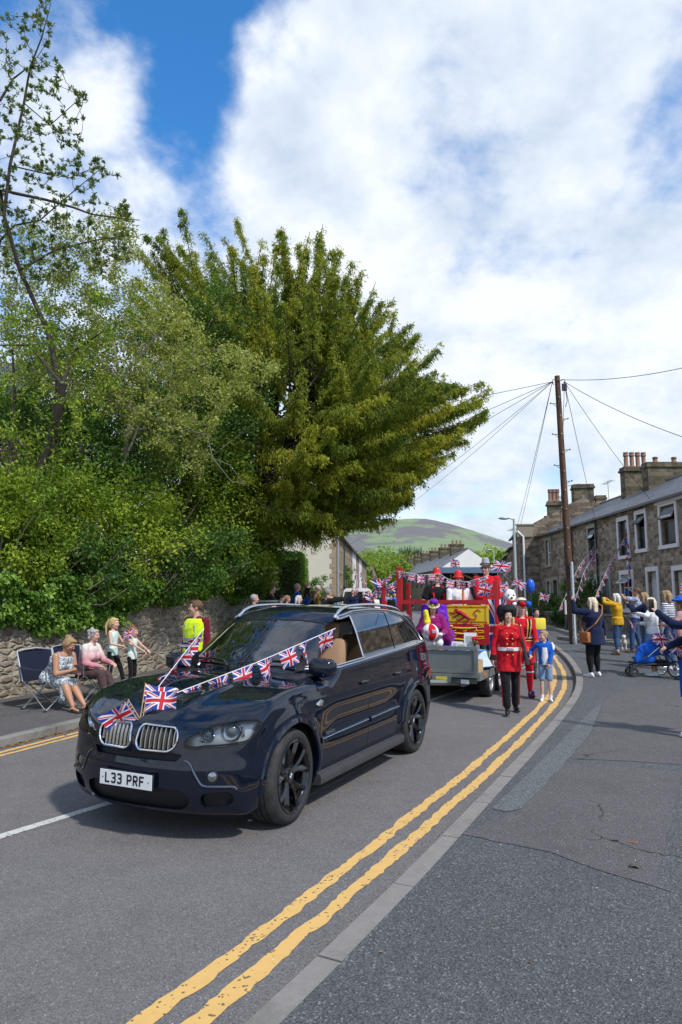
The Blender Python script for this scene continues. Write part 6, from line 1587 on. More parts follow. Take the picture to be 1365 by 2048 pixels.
def hairm(name, c): 
    if name not in HR_:
        t = NT('hair_' + name); v = t.co('Object', (1, 1, .16)); n = t.noise(v, 90, 4, .7); t.set(Base_Color=t.mix(t.mr(n, .3, .7), tuple(q * .55 for q in c), tuple(min(1, q * 1.3) for q in c)), Roughness=.6, Specular_IOR_Level=.25); t.bump(n, .9, .008); HR_[name] = t.mat
    return HR_[name]
HC = dict(blonde=(.62, .45, .20), pale=(.72, .62, .42), brown=(.13, .075, .04), dark=(.02, .015, .012), grey=(.38, .37, .35), white=(.66, .65, .62), ginger=(.33, .15, .06), black=(.010, .010, .012), sandy=(.36, .24, .12))
M_LIP = mat('lips', (.45, .10, .10), .45); M_EYE = mat('eyes', (.03, .025, .02), .1); M_EYEW = mat('eye_white', (.75, .72, .7), .3); M_TEETH = mat('teeth', (.8, .78, .72), .3); M_SHADES = mat('dark_glasses', (.01, .01, .012), .12)
M_DENIM = fabric('denim', (.035, .075, .17)); M_DENIML = fabric('light_denim', (.17, .27, .42)); M_NAVY = fabric('navy_cloth', (.008, .014, .045)); M_BLACKC = fabric('black_cloth', (.010, .010, .012)); M_REDC = fabric('scarlet_cloth', (.50, .008, .018), .8); M_WHITEC = fabric('white_cloth', (.72, .72, .72)); M_MUSTARD = fabric('mustard_quilt', (.55, .30, .015)); M_ROYAL = fabric('royal_blue_cloth', (.01, .10, .48)); M_PURPLE = fabric('purple_satin', (.13, .015, .42), .45); M_MAGENTA = fabric('magenta_cloth', (.25, .01, .14)); M_SHOEB = mat('black_shoes', (.012, .012, .012), .25, var=.2); M_SHOEW = mat('white_trainers', (.72, .72, .74), .5); M_SHOEBR = mat('brown_shoes', (.10, .06, .04), .5); M_HIVIS = fabric('hi_vis_yellow', (.62, .82, .02)); M_MAROON = fabric('maroon_cloth', (.13, .008, .02)); M_BROWNT = fabric('brown_trousers', (.075, .045, .045)); M_GREYT = fabric('grey_trousers', (.06, .06, .065)); M_LEATHER = mat('tan_bag_leather', (.38, .14, .04), .45); M_PINKT = fabric('dusty_pink', (.45, .25, .24))
def pat(name, fn): t = NT(name); c = fn(t); t.set(Base_Color=c, Roughness=.85); t.bump(t.noise(t.co('Object'), 11, 4), .5, .02); MATS[name] = t.mat; return t.mat
M_FLORAL = pat('floral_print', lambda t: t.mix(t.m('GREATER_THAN', t.noise(t.co('Object'), 38, 3, .6, 1.5), .5), (.07, .12, .17), (.72, .74, .74)))
M_FLORAL2 = pat('leaf_print_shirt', lambda t: t.mix(t.m('GREATER_THAN', t.noise(t.co('Object'), 24, 2, .6, 2.5), .52), (.10, .14, .25), (.55, .57, .66)))
M_STRIPE = pat('breton_stripe', lambda t: t.mix(t.m('GREATER_THAN', t.m('SINE', t.m('MULTIPLY', sep(t, t.co('Object'))[2], 150)), .1), (.02, .03, .09), (.74, .74, .74)))
M_OMBRE = pat('cream_and_pink_knit', lambda t: t.mix(t.mr(t.m('ADD', sep(t, t.co('Object'))[2], t.m('MULTIPLY', t.noise(t.co('Object'), 5), .15)), .72, .95), (.55, .22, .25), (.68, .60, .55)))
M_MINT = pat('mint_tartan', lambda t: t.mix(t.m('GREATER_THAN', t.noise(t.co('Object', (1, 1, .4)), 26, 1), .54), (.52, .72, .63), (.72, .72, .66)))
DARKS = [M_NAVY, M_BLACKC, M_MAROON, M_GREYT, M_ROYAL]

def hand(S, W_, d, up, curl, s, r=1.0):
    """palm, four unequal fingers and a thumb; d = pointing direction, up = back of the hand"""
    d = d.normalized(); sd_ = d.cross(up).normalized(); up = sd_.cross(d).normalized(); pr = []
    k = W_ + d * .075 * r
    pr.append(('c', W_, W_ + d * .03 * r, .026 * r, .030 * r)); 
    for q in (-.026, -.009, .009, .026): pr.append(('c', W_ + d * .02 * r + sd_ * q * .8 * r, k + sd_ * q * r, .0145 * r, .0125 * r))
    for i, (q, L_) in enumerate(((-.028, .058), (-.010, .072), (.010, .078), (.028, .068))):
        a0 = k + sd_ * q * r; c1 = curl * 1.0 + .08 * i * (1 if curl < .5 else 0); d1 = (d * math.cos(c1) - up * math.sin(c1)); a1 = a0 + d1 * L_ * .5 * r; d2 = (d * math.cos(c1 * 2.1) - up * math.sin(c1 * 2.1)); a2 = a1 + d2 * L_ * .5 * r
        pr += [('c', a0, a1, .0098 * r, .0092 * r), ('c', a1, a2, .0092 * r, .008 * r)]
    th0 = W_ + d * .028 * r + sd_ * .028 * r * s; th1 = th0 + (d * .6 + sd_ * s * .75 - up * .2 * curl).normalized() * .036 * r; th2 = th1 + (d * .9 + sd_ * s * (.2 - .6 * curl) - up * .5 * curl).normalized() * .032 * r
    pr += [('c', th0, th1, .0135 * r, .0115 * r), ('c', th1, th2, .0115 * r, .0095 * r)]
    return pr

def person(label, pos, to=180, h=1.7, girth=1.0, lean=0, side=0, seat=None, hL=None, hR=None, eL=None, eR=None, fL=None, fR=None, kh=None, head=(0, 0), skin='fair', hair=('short', 'brown'), top=('long', None), bottom=('trousers', None), shoes=None, lod=1, curl=(.35, .35), group=None, woman=False, face=True, child=False, hand_d=(None, None)):
    """+Y is the way the person faces, +X the right hand side; every length scaled from a 1.75 m figure"""
    k = h / 1.75; g = girth; root = thing('person', label, 'person', pos, R(-to), group); P = {}
    if label is None: root['label'] = 'person'
    vb = (.0085, .013, .02)[lod - 1] * (1 if lod > 1 else max(.8, k)); vc = (.012, .016, .022)[lod - 1]
    hz = (.95 * k if seat is None else seat + .09 * k); pel = V3(0, 0, hz); LN, SD = R(lean), R(side)
    up = V3(math.sin(SD), math.sin(LN), math.cos(LN) * math.cos(SD)).normalized(); fw = V3(0, math.cos(LN), -math.sin(LN)); ax = fw.cross(up).normalized(); fw = up.cross(ax)
    hs = 1.0 if not child else 1.22
    sp = lambda z: pel + up * ((z - .95) * k)
    ch = sp(1.30); nk = sp(1.47); hy, hp = R(head[0]), R(head[1])
    hf = (fw * .5 + V3(0, .5, 0)); hf.z = 0; hf.normalize(); hf = V3(hf.x * math.cos(hy) + hf.y * math.sin(hy), -hf.x * math.sin(hy) + hf.y * math.cos(hy), 0); hf = (hf * math.cos(hp) + V3(0, 0, math.sin(hp))).normalized(); hx = hf.cross(V3(0, 0, 1)).normalized(); hu = hx.cross(hf)
    hc = nk + (up * .5 + V3(0, 0, .5)).normalized() * .155 * k * (1 + .1 * (hs - 1)) + hf * .02 * k; q = k * hs
    H = lambda x, y, z: hc + (hx * x + hf * y + hu * z) * q
    ew = .185 * (1 if not woman else .9) * (.93 + .07 * g); body = []; A_, Lg = {}, {}
    for s, hd, el, cu in ((1, hR, eR, curl[1]), (-1, hL, eL, curl[0])):
        S_ = sp(1.415) + ax * s * ew * k; tgt = V3(*hd) if hd is not None else S_ + V3(s * .06, .05, -.53) * k; hint = V3(*el) if el is not None else V3(s * .5, -.6, -.5)
        E, W_ = ik(S_, tgt, .285 * k, .255 * k, hint); A_[s] = (S_, E, W_)
        body += [('c', S_, E, .046 * k * g, .037 * k * g), ('c', E, W_, .037 * k * g, .025 * k)]
        d_ = (W_ - E).normalized(); hd_ = hand_d[0 if s < 0 else 1]; d2 = V3(*hd_) if hd_ else d_; uph = V3(0, 0, 1) if abs(d2.normalized().z) < .8 else ax * s
        body += hand(s, W_, d2, uph, cu, -1 if s > 0 else 1, k * 1.05 * (.92 if woman else 1)) if lod < 3 else [('e', W_ + d2 * .06 * k, (.04 * k, .04 * k, .05 * k))]
    for s, ft in ((1, fR), (-1, fL)):
        Hp = pel + ax * s * .092 * k + up * -.02; An = V3(*ft) + V3(0, 0, .085 * k) if ft is not None else (V3(s * .10 * k, 0, .085 * k) if seat is None else V3(s * .12, .46 * k, .085 * k))
        K, An = ik(Hp, An, .425 * k, .415 * k, V3(*(kh or (0, 1, .3 if seat is None else 1)))); Lg[s] = (Hp, K, An)
        fd = V3(s * .18, 1, -.0).normalized(); body += [('c', Hp, K, .078 * k * g, .050 * k * g), ('c', K + V3(0, 0, 0), K.lerp(An, .35), .050 * k * g, .054 * k * g), ('c', K.lerp(An, .35), An, .054 * k * g, .033 * k), ('c', An + V3(0, -.02, -.045) * k, An + (fd * .15 + V3(0, 0, -.06)) * k, .034 * k, .022 * k)]
    tw = .86 if woman else 1.0
    rings = lambda e, z0=.86, z1=1.5, fl=0: ('l', [(sp(z), ax, fw, (rx + e) * k, (ry + e) * k) for (z, rx, ry) in
        [(.84, .15 * g, .11 * g), (.92, .168 * g, .118 * g), (1.0, .160 * g, .115 * g), (1.09, .140 * g * tw, .102 * g), (1.20, .150 * g * (tw + .04), .108 * g), (1.31, .165 * g, .113 * g), (1.39, .160 * (.5 + .5 * g), .095 * (.5 + .5 * g)), (1.44, .12, .07), (1.475, .055, .052)] if z0 <= z <= z1])
    body += [rings(0), ('c', sp(1.43), hc + (hu * -.07 - hf * .012) * q, .052 * k, .050 * k)]
    yoke = lambda e: [('c', sp(1.405) - ax * ew * .85 * k, sp(1.405) + ax * ew * .85 * k, (.048 + e) * k, (.048 + e) * k)] + [('c', sp(1.45) + ax * s * .03 * k, sp(1.415) + ax * s * ew * .9 * k, (.040 + e) * k, (.040 + e) * k) for s in (1, -1)]
    body += yoke(0)
    if woman and not child: body += [('e', sp(1.27) + ax * s * .07 * k * g + fw * .085 * k * g, (.06 * k * g,) * 3) for s in (1, -1)]
    Rm = Matrix((hx, hf, hu)).transposed()
    body += [('e', H(0, -.008, .018), (.074 * q, .094 * q, .096 * q), Rm), ('e', H(0, .022, -.045), (.058 * q, .066 * q, .062 * q), Rm), ('e', H(0, .068, -.088), (.024 * q, .02 * q, .02 * q), Rm), ('c', H(0, .084, .012), H(0, .104, -.022), .009 * q, .014 * q), ('e', H(0, .078, .038), (.05 * q, .014 * q, .012 * q), Rm), ('e', H(.035, .062, -.025), (.024 * q,) * 3), ('e', H(-.035, .062, -.025), (.024 * q,) * 3)]
    body += [('e', H(s * .076, -.008, -.008), (.010 * q, .018 * q, .030 * q), Rm) for s in (1, -1)]
    soft('body', body, vb, SK[skin], root, 2)
    if face and lod < 3:
        for s in (1, -1):
            b = MB(); b.mi = 0; b.ell(H(s * .030, .078, .012), (.0145 * q, .010 * q, .0085 * q), 10, 6, Rm); b.mi = 1; b.ell(H(s * .030, .0865, .012), (.007 * q, .004 * q, .007 * q), 8, 5, Rm); b.build('eye', [M_EYEW, M_EYE], root, smooth=True)
        b = MB(); b.tube([H(-.026, .080, -.052), H(-.012, .0885, -.058), H(.012, .0885, -.058), H(.026, .080, -.052)], [.003 * q, .0055 * q, .0055 * q, .003 * q], 6); b.build('mouth', M_LIP, root, smooth=True)
        b = MB(); [b.tube([H(s * .046, .074, .030), H(s * .032, .084, .037), H(s * .016, .086, .033)], .0038 * q, 5) for s in (1, -1)]; b.build('eyebrows', hairm(hair[1], HC[hair[1]]), root)
    # hair
    hm = hairm(hair[1], HC[hair[1]]); st = hair[0]; pr = [('e', H(0, -.022, .030), (.082 * q, .098 * q, .094 * q), Rm)]
    if st == 'bald': pr = [('e', H(0, -.04, -.0), (.079 * q, .07 * q, .05 * q), Rm)]
    if st == 'short': pr += [('e', H(s * .045, -.02, .03), (.042 * q, .075 * q, .055 * q), Rm) for s in (1, -1)] + [('e', H(0, .045, .085), (.055 * q, .04 * q, .025 * q), Rm)]
    if st in ('bob', 'long', 'pony', 'bun', 'curly'): pr += [('e', H(0, .03, .085), (.070 * q, .055 * q, .028 * q), Rm), ('e', H(0, -.05, -.01), (.082 * q, .065 * q, .09 * q), Rm)] + [('c', H(s * .06, .03, .075), H(s * .082, .01, -.0), .024 * q, .018 * q) for s in (1, -1)]
    if st in ('bob', 'long'):
        L_ = .14 if st == 'bob' else .30
        for s in (1, -1): pr += [('c', H(s * .080, -.0, .02), H(s * .088, -.005, -.10), .024 * q, .027 * q), ('c', H(s * .088, -.005, -.10), H(s * .098, .01 if st == 'long' else 0, -L_), .027 * q, .012 * q), ('c', H(s * .05, -.08, 0), H(s * .055, -.10, -L_ * .98), .045 * q, .022 * q)]
        pr += [('c', H(0, -.085, 0), H(0, -.105, -L_), .055 * q, .025 * q)]
    if st == 'pony': pr += [('e', H(0, -.11, .06), (.03 * q,) * 3), ('c', H(0, -.12, .06), H(.01, -.17, -.06), .032 * q, .036 * q), ('c', H(.01, -.17, -.06), H(.015, -.15, -.24), .036 * q, .012 * q)]
    if st == 'bun': pr += [('e', H(0, -.085, .085), (.045 * q,) * 3), ('e', H(.02, -.06, .10), (.035 * q,) * 3)]
    if st == 'curly':
        rr = random.Random(int(h * 1000)); pr += [('e', H(rr.uniform(-.075, .075), rr.uniform(-.11, .03), rr.uniform(-.05, .12)), (.030 * q,) * 3) for _ in range(22)]
    if st != 'none': soft('hair', pr, max(vc * .8, .009), hm, root, 1, .008 if st != 'bald' else .0)
    # clothes
    kt, mt = top[0], top[1]; e = .014
    if mt is not None:
        pr = [rings(e + (.004 if kt != 'tight' else 0), z1=1.45)]
        if kt != 'sleeveless': pr += yoke(e)
        if woman and not child: pr += [('e', sp(1.27) + ax * s * .07 * k * g + fw * .085 * k * g, ((.06 * g + .014) * k,) * 3) for s in (1, -1)]
        for s in (1, -1):
            S_, E, W_ = A_[s]
            if kt == 'sleeveless': pr.append(('e', S_ - ax * s * .03 * k + V3(0, 0, .0), (.05 * k,) * 3))
            else:
                pr.append(('c', S_, E if kt != 'tee' else S_.lerp(E, .72), (.048 * g + e) * k, (.040 * g + e + (.012 if kt == 'tee' else 0)) * k))
                if kt != 'tee': pr.append(('c', E, E.lerp(W_, .96), (.040 * g + e) * k, (.030 + e) * k))
        hem = {'coat': .70, 'tunic': .62, 'dress': .40, 'long': .88, 'tight': .93, 'tee': .88, 'sleeveless': .86, 'jacket': .84}.get(kt, .88)
        if kt == 'hood' or (len(top) > 2 and top[2] == 'hood'): pr.append(('e', sp(1.43) - fw * .07 * k, (.11 * k, .055 * k, .07 * k)))
        if seat is None and hem < .88:
            fl = {'coat': .08, 'tunic': .07, 'dress': .10}.get(kt, .02); pr.append(('l', [(sp(z) if z > .9 else V3(0, (pel.y), z * k), ax, fw, (.168 * g + e + fl * (1 - z / 1.0)) * k, (.122 * g + e + .05 * (z < .8) + fl * (1 - z / 1.0)) * k) for z in (hem, (hem + .95) / 2, .97, 1.05)]))
        soft('top' if kt not in ('coat', 'jacket', 'dress') else kt, pr, vc, mt, root, 2, .02 * k if lod == 1 else .012)
    kb, mb_ = bottom
    if mb_ is not None:
        pr = [rings(e * .8, z1=1.02)]
        for s in (1, -1):
            Hp, K, An = Lg[s]
            if kb == 'skirt': continue
            pr.append(('c', Hp, K if kb != 'shorts' else Hp.lerp(K, .85), (.080 * g + e * .8) * k, (.055 * g + e * (2.2 if kb == 'shorts' else 1)) * k))
            if kb in ('trousers', 'jeans'): pr.append(('c', K, K.lerp(An, .93), (.056 * g + e) * k, (.048 + e * .9) * k))
            if kb in ('leggings', 'cropped'): pr += [('c', K, K.lerp(An, .4), (.053 * g + .006) * k, (.056 * g + .006) * k), ('c', K.lerp(An, .4), K.lerp(An, .95 if kb == 'leggings' else .82), (.056 * g + .006) * k, .043 * k)]
        if kb == 'skirt' and seat is not None:
            Kc = (Lg[1][1] + Lg[-1][1]) / 2
            for s in (1, -1):
                Hp, K, An = Lg[s]; pr += [('c', Hp, K, .10 * k * g, .078 * k), ('c', K + V3(0, -.03, -.03), K.lerp(An, .70) + V3(s * .02, -.12, 0) * k, .065 * k, .05 * k)]
            pr += [('c', pel, Kc, .12 * k, .05 * k), ('c', Kc + V3(0, -.06, -.06), Kc + V3(0, -.14, -.28) * k, .06 * k, .05 * k)]
        soft({'shorts': 'shorts', 'skirt': 'skirt', 'leggings': 'leggings'}.get(kb, 'trousers'), pr, vc, mb_, root, 2, .014 * k if kb != 'leggings' else .004)
    if shoes is not None:
        for s in (1, -1):
            An = Lg[s][2]; fd = V3(s * .18, 1, 0).normalized(); An0 = V3(An.x, An.y, An.z)
            soft('shoe', [('c', An0 + V3(0, -.035, -.048) * k, An0 + (fd * .16 + V3(0, 0, -.055)) * k, .040 * k, .030 * k), ('c', An0 + V3(0, -.01, -.02) * k, An0 + (fd * .07 + V3(0, 0, -.045)) * k, .042 * k, .036 * k), ('l', [(An0 + (fd * .06 + V3(0, 0, z)) * k, V3(fd.y, -fd.x, 0), fd, .042 * k, .142 * k) for z in (-.085, -.068)])], .009 if lod == 1 else .014, shoes, root, 1)
    return root, dict(H=H, Rm=Rm, A=A_, L=Lg, sp=sp, ax=ax, fw=fw, up=up, k=k, q=q, g=g, vc=vc, hx=hx, hf=hf, hu=hu, M=Matrix.Translation(pos) @ Matrix.Rotation(R(-to), 4, 'Z'))
def stand(u, v): return at(u, v)
def wl(root_d, p): return root_d['M'] @ p

# hand flags -------------------------------------------------------
M_STICK = mat('wooden_stick', (.45, .30, .14), .6)
def hand_flag(label, base, tip, w=.30, hgt=.19, flutter=(1, 0, 0), seed=0, amp=.03, group=None):
    """stick from base to tip, a small cloth flying from its upper part"""
    base, tip = Vector(base), Vector(tip); f = thing('hand_flag', label, 'flag', base, 0, group); t_ = tip - base; b = MB(); b.tube([V3(0, 0, 0), t_], .0035, 6); b.ell(t_, .008, 6, 4); b.build('stick', M_STICK if w < .5 else M_WHITEP, f)
    d = t_.normalized(); fl = Vector(flutter).normalized(); n = d.cross(fl).normalized(); b = MB(); ph = seed * 1.7
    b.grid(lambda a, c: t_ - d * hgt * (1 - c) + fl * w * a + n * amp * math.sin(a * 6 + ph + c) * (a + .1) + V3(0, 0, -.05 * w * a * a), 10, 6); b.build('cloth', M_JACK, f, smooth='all', fix=False); return f
def bunting(label, path, n, size=.16, group=None, alt=None, hang=(0, 0, -1), tape=.004, seed=1, cat='bunting', drape=None, name='bunting_string', skip=0):
    rr = random.Random(seed); f = thing(name, label, cat, path[0], 0, group); o0 = Vector(path[0]); P = [Vector(p) - o0 for p in path]
    L_ = [0]
    for i in range(len(P) - 1): L_.append(L_[-1] + (P[i + 1] - P[i]).length)
    def pt(s):
        s = max(0, min(L_[-1] - 1e-6, s)); i = max(j for j in range(len(L_)) if L_[j] <= s); i = min(i, len(P) - 2); return P[i].lerp(P[i + 1], (s - L_[i]) / (L_[i + 1] - L_[i])), (P[i + 1] - P[i]).normalized()
    b = MB(); m = max(8, len(P) * 4)
    vs = []
    for i in range(m + 1): p, t_ = pt(L_[-1] * i / m); vs += [p, p + Vector(hang).normalized() * -tape * 4]
    b.tube([pt(L_[-1] * i / m)[0] for i in range(m + 1)], tape, 5, cap=False); b.build('tape', M_TAPE, f)
    for k in range(n):
        s = L_[-1] * (k + .5) / n; p, t_ = pt(s); hg = (Vector(hang) + Vector((rr.uniform(-.35, .35), rr.uniform(-.35, .35), 0))).normalized(); hg = (hg - t_ * hg.dot(t_) * .5).normalized(); nn = t_.cross(hg).normalized()
        w, hh = size * rr.uniform(.85, 1.1), size * rr.uniform(.75, 1.0); tw = rr.uniform(-1, 1); ph = rr.uniform(0, 6); b = MB()
        b.grid(lambda a, c: p + t_ * w * (a - .5) * (1 - .25 * c * abs(tw)) + hg * hh * c + nn * (size * .22 * math.sin(a * 4.5 + ph + c * 2) * c + tw * size * c * (a - .5) * 1.2), 6, 5)
        b.build('flag', M_JACK if alt is None else alt[k % len(alt)], f, smooth='all', fix=False)
    return f
# ------------------------------------------------------------------ the marching guard, the yeoman and the boy
random.seed(21)
GOLD = M_GOLD
def gpos(u, v): return at(u, v)
p0 = gpos(1022, 1427)
gd, j = person('woman dressed as a guardsman in scarlet jacket, white belt and big black fur hat', p0, 186, 1.64, 1.06, woman=True, hR=(.27, .05, .76), hL=(-.24, .22, .88), eL=(-.8, -.6, -.3), fR=(.07, .20, 0), fL=(-.10, -.16, 0.02), hair=('long', 'blonde'), top=('coat', M_REDC), bottom=('trousers', M_BLACKC), shoes=M_SHOEB, head=(-4, 0), curl=(.9, .5))
sp, ax, fw, k = j['sp'], j['ax'], j['fw'], j['k']
soft('fur_hat', [('e', j['H'](0, -.03, .10), (.135, .13, .085)), ('e', j['H'](.08, -.05, .06), (.10, .11, .12)), ('e', j['H'](-.07, -.05, .07), (.09, .11, .11)), ('e', j['H'](.10, -.04, -.03), (.055, .08, .09)), ('e', j['H'](0, -.10, .0), (.11, .07, .13))], .011, hairm('black', HC['black']), gd, 1, .03)
b = MB(); n = 28
b.add([sp(z) + ax * ((.168 * .95 + e) * k * math.cos(a)) + fw * ((.115 + e) * k * 1.12 * math.sin(a)) for z in (1.04, 1.10) for a in [2 * math.pi * i / n for i in range(n)] for e in (.030,)], [(i, (i + 1) % n, n + (i + 1) % n, n + i) for i in range(n)])
b.build('belt', M_WHITEP, gd, smooth=True); b = MB(); cb = sp(1.07) + fw * .175 * k
for s in (-.028, 0, .028): b.lathe([(.020, -.004), (.026, .004), (.018, .008), (0, .004)], 14, c=cb + V3(s, .0, 0), axis='Y')
b.build('buckle', M_STEEL, gd)
for s in (-1, 1):
    for z, y_ in ((1.33, .155), (1.24, .165), (1.15, .155), (.975, .165)): b = MB(); b.ell(sp(z) + ax * s * .045 * k + fw * (y_ + .012) * k, .0135, 8, 6); b.build('button', GOLD, gd, smooth=True)
    S_, E, W_ = j['A'][s]; b = MB(); b.tube([E.lerp(W_, .70), E.lerp(W_, 1.0)], [.050, .056], 12); b.build('cuff', M_BLACKC, gd, smooth=True)
    b = MB(); b.box(S_ + V3(-s * .02, 0, .055), (.11, .055, .012), ry=s * .3, bev=.004); b.ell(S_ + V3(s * .03, 0, .04), (.03, .035, .015)); b.build('epaulette', GOLD, gd, smooth=True)
    Hp, K, An = j['L'][s]; b = MB(); pts = [Hp.lerp(K, .1), K, K.lerp(An, .95)]; b.tube([p + V3(s * o_, 0, 0) for p, o_ in zip(pts, (.092, .068, .062))], .010, 6); b.build('trouser_stripe', M_REDC, gd)
    b = MB(); c = sp(1.435); b.add([c + ax * s * .01 + fw * .10, c + ax * s * .13 + fw * .10 + V3(0, 0, -.05), c + ax * s * .15 + V3(0, 0, .01), c + ax * s * .05 + V3(0, 0, .04) - fw * .02, c + ax * s * .03 + fw * .06 + V3(0, 0, .03)], [(0, 1, 2, 3, 4)]); b.build('collar', M_REDC, gd)
# rifle resting in her left hand and on the shoulder
W_ = j['A'][-1][2]; g0 = wl(j, W_ + V3(.0, .09, -.10)); g1 = wl(j, W_ + V3(.10, .02, .54)); rf = thing('toy_rifle', 'black toy rifle sloped against the shoulder of the fur hatted guard', 'toy gun', g0); dd = g1 - g0
b = MB(); b.tube([V3(0, 0, 0), dd * .35], [.034, .020], 8, flat=.5); b.tube([dd * .3, dd * .62], [.024, .018], 8, flat=.6); b.build('stock', M_BLACKP, rf, smooth=40)
b = MB(); b.tube([dd * .5, dd], .010, 8); b.tube([dd * .95, dd * 1.0], .014, 8); b.box(tuple(dd * .45 + V3(0, -.02, -.03)), (.02, .05, .09)); b.build('barrel', M_DGREY, rf, smooth=40)
# yeoman
p1 = gpos(1054, 1396)
ye, j = person('woman dressed as a scarlet and gold yeoman in a hat with three pompoms', p1 + V3(0, .15, 0), 184, 1.70, 1.12, woman=True, fR=(.13, -.14, 0), fL=(-.09, .10, 0), hL=(-.22, .20, .90), hR=(.30, .0, .80), hair=('bob', 'pale'), top=('tunic', M_REDC), bottom=('leggings', M_REDC), shoes=M_MAROON, skin='pink', curl=(.9, .4))
sp, ax, fw, k, H = j['sp'], j['ax'], j['fw'], j['k'], j['H']; M_STGOLD = mat('gold_braid', (.62, .40, .12), .5); 
for x in (-.115,):
    for dx, m_, w_ in ((-.03, M_STGOLD, .010), (0, M_BLACKC, .020), (.03, M_STGOLD, .010)):
        pts = [sp(1.43) + ax * (x + dx) + fw * .085, sp(1.34) + ax * (x + dx) * .95 + fw * .155, sp(1.25) + ax * (x + dx) * .8 + fw * .180, sp(1.10) + ax * (x + dx) * .65 + fw * .155]
        b = MB(); b.tube(pts, w_, 6, flat=.4); b.build('braid', m_, ye)
for z, m_, r_ in ((1.085, M_STGOLD, .012), (1.06, M_BLACKC, .016), (1.035, M_STGOLD, .012)):
    b = MB(); b.tube([sp(z) + ax * (.185 * k * math.cos(a)) + fw * (.150 * k * math.sin(a)) for a in [2 * math.pi * i / 24 for i in range(25)]], r_, 6, cap=False); b.build('waistband', m_, ye)
for s in (-.06, .06, .0): b = MB(); b.tube([V3(s, .165 + 0, .90), V3(s * 1.15, .19, .66)], .008, 5); b.build('hem_braid', M_STGOLD, ye)
for s in (-1, 1):
    K, An = j['L'][s][1:]; b = MB(); c = K.lerp(An, .12); b.tube([c + V3(.066 * math.cos(a), .066 * math.sin(a), 0) for a in [2 * math.pi * i / 16 for i in range(17)]], .013, 6, cap=False); b.build('garter', M_WHITEC, ye); b = MB(); b.lathe([(.045, 0), (.03, .015), (0, .02)], 12, c=An + V3(s * .02, .08, -.01), axis='Y'); b.build('rosette', M_JACK, ye)
    S_, E, W_ = j['A'][s]
    for q in (.62, .74): b = MB(); c = E.lerp(W_, q); b.tube([E.lerp(W_, q), E.lerp(W_, q + .03)], .052, 12); b.build('cuff_braid', M_STGOLD, ye)
soft('hat', [('l', [(H(0, .0, .065), j['hx'], j['hf'], .145, .15), (H(0, .0, .080), j['hx'], j['hf'], .15, .155)]), ('e', H(0, -.02, .10), (.095, .10, .07))], .011, M_BLACKC, ye, 1)
soft('wig_crown', [('e', H(0, -.02, .155), (.10, .09, .06))], .012, hairm('pale', HC['pale']), ye, 1, .01)
b = MB(); b.box(tuple(H(0, .085, .135)), (.15, .02, .055), bev=.01); b.build('dark_glasses', M_SHADES, ye, smooth=True)
for x, m_, r_ in ((.13, M_WHITEC, .048), (0.0, M_REDC, .062), (-.12, M_ROYAL, .055)): soft('pompom', [('e', H(x, .10 - abs(x) * .5, .085), (r_,) * 3)], .008, m_, ye, 0, .03)
# boy
pb = gpos(1094, 1402)
by, jb = person('small boy in a blue jacket and denim shorts walking beside the yeoman', pb, 196, 1.20, .95, child=True, hR=(.25, .06, .78), hL=(-.05, .20, .55), eL=(-.9, -.3, -.3), fR=(.07, .02, 0), fL=(-.07, .04, 0), hair=('short', 'sandy'), top=('long', M_ROYAL), bottom=('shorts', M_DENIML), shoes=M_SHOEW, head=(48, -4))
sp, ax, fw, k = jb['sp'], jb['ax'], jb['fw'], jb['k']
soft('tee_shirt', [('l', [(sp(z) + fw * (.062 + o_) * k, ax, fw, .09 * k, .078 * k) for z, o_ in ((.90, .0), (1.1, .004), (1.34, -.006))])], .009, M_WHITEC, by, 1, .01)
b = MB(); S_, E, W_ = jb['A'][-1]; b.tube([S_ + V3(0.01, 0, .024), S_.lerp(E, .2) + V3(-.015, 0, .012), S_.lerp(E, .5) + V3(-.012, 0, 0)], [.030, .036, .034], 8); b.build('shoulder_panel', M_WHITEC, by, smooth=True)
for s in (-1, 1): b = MB(); An = jb['L'][s][2]; b.tube([An + V3(0, 0, 0), An + V3(0, 0, .05)], .034, 10); b.build('sock', M_WHITEC, by, smooth=True)

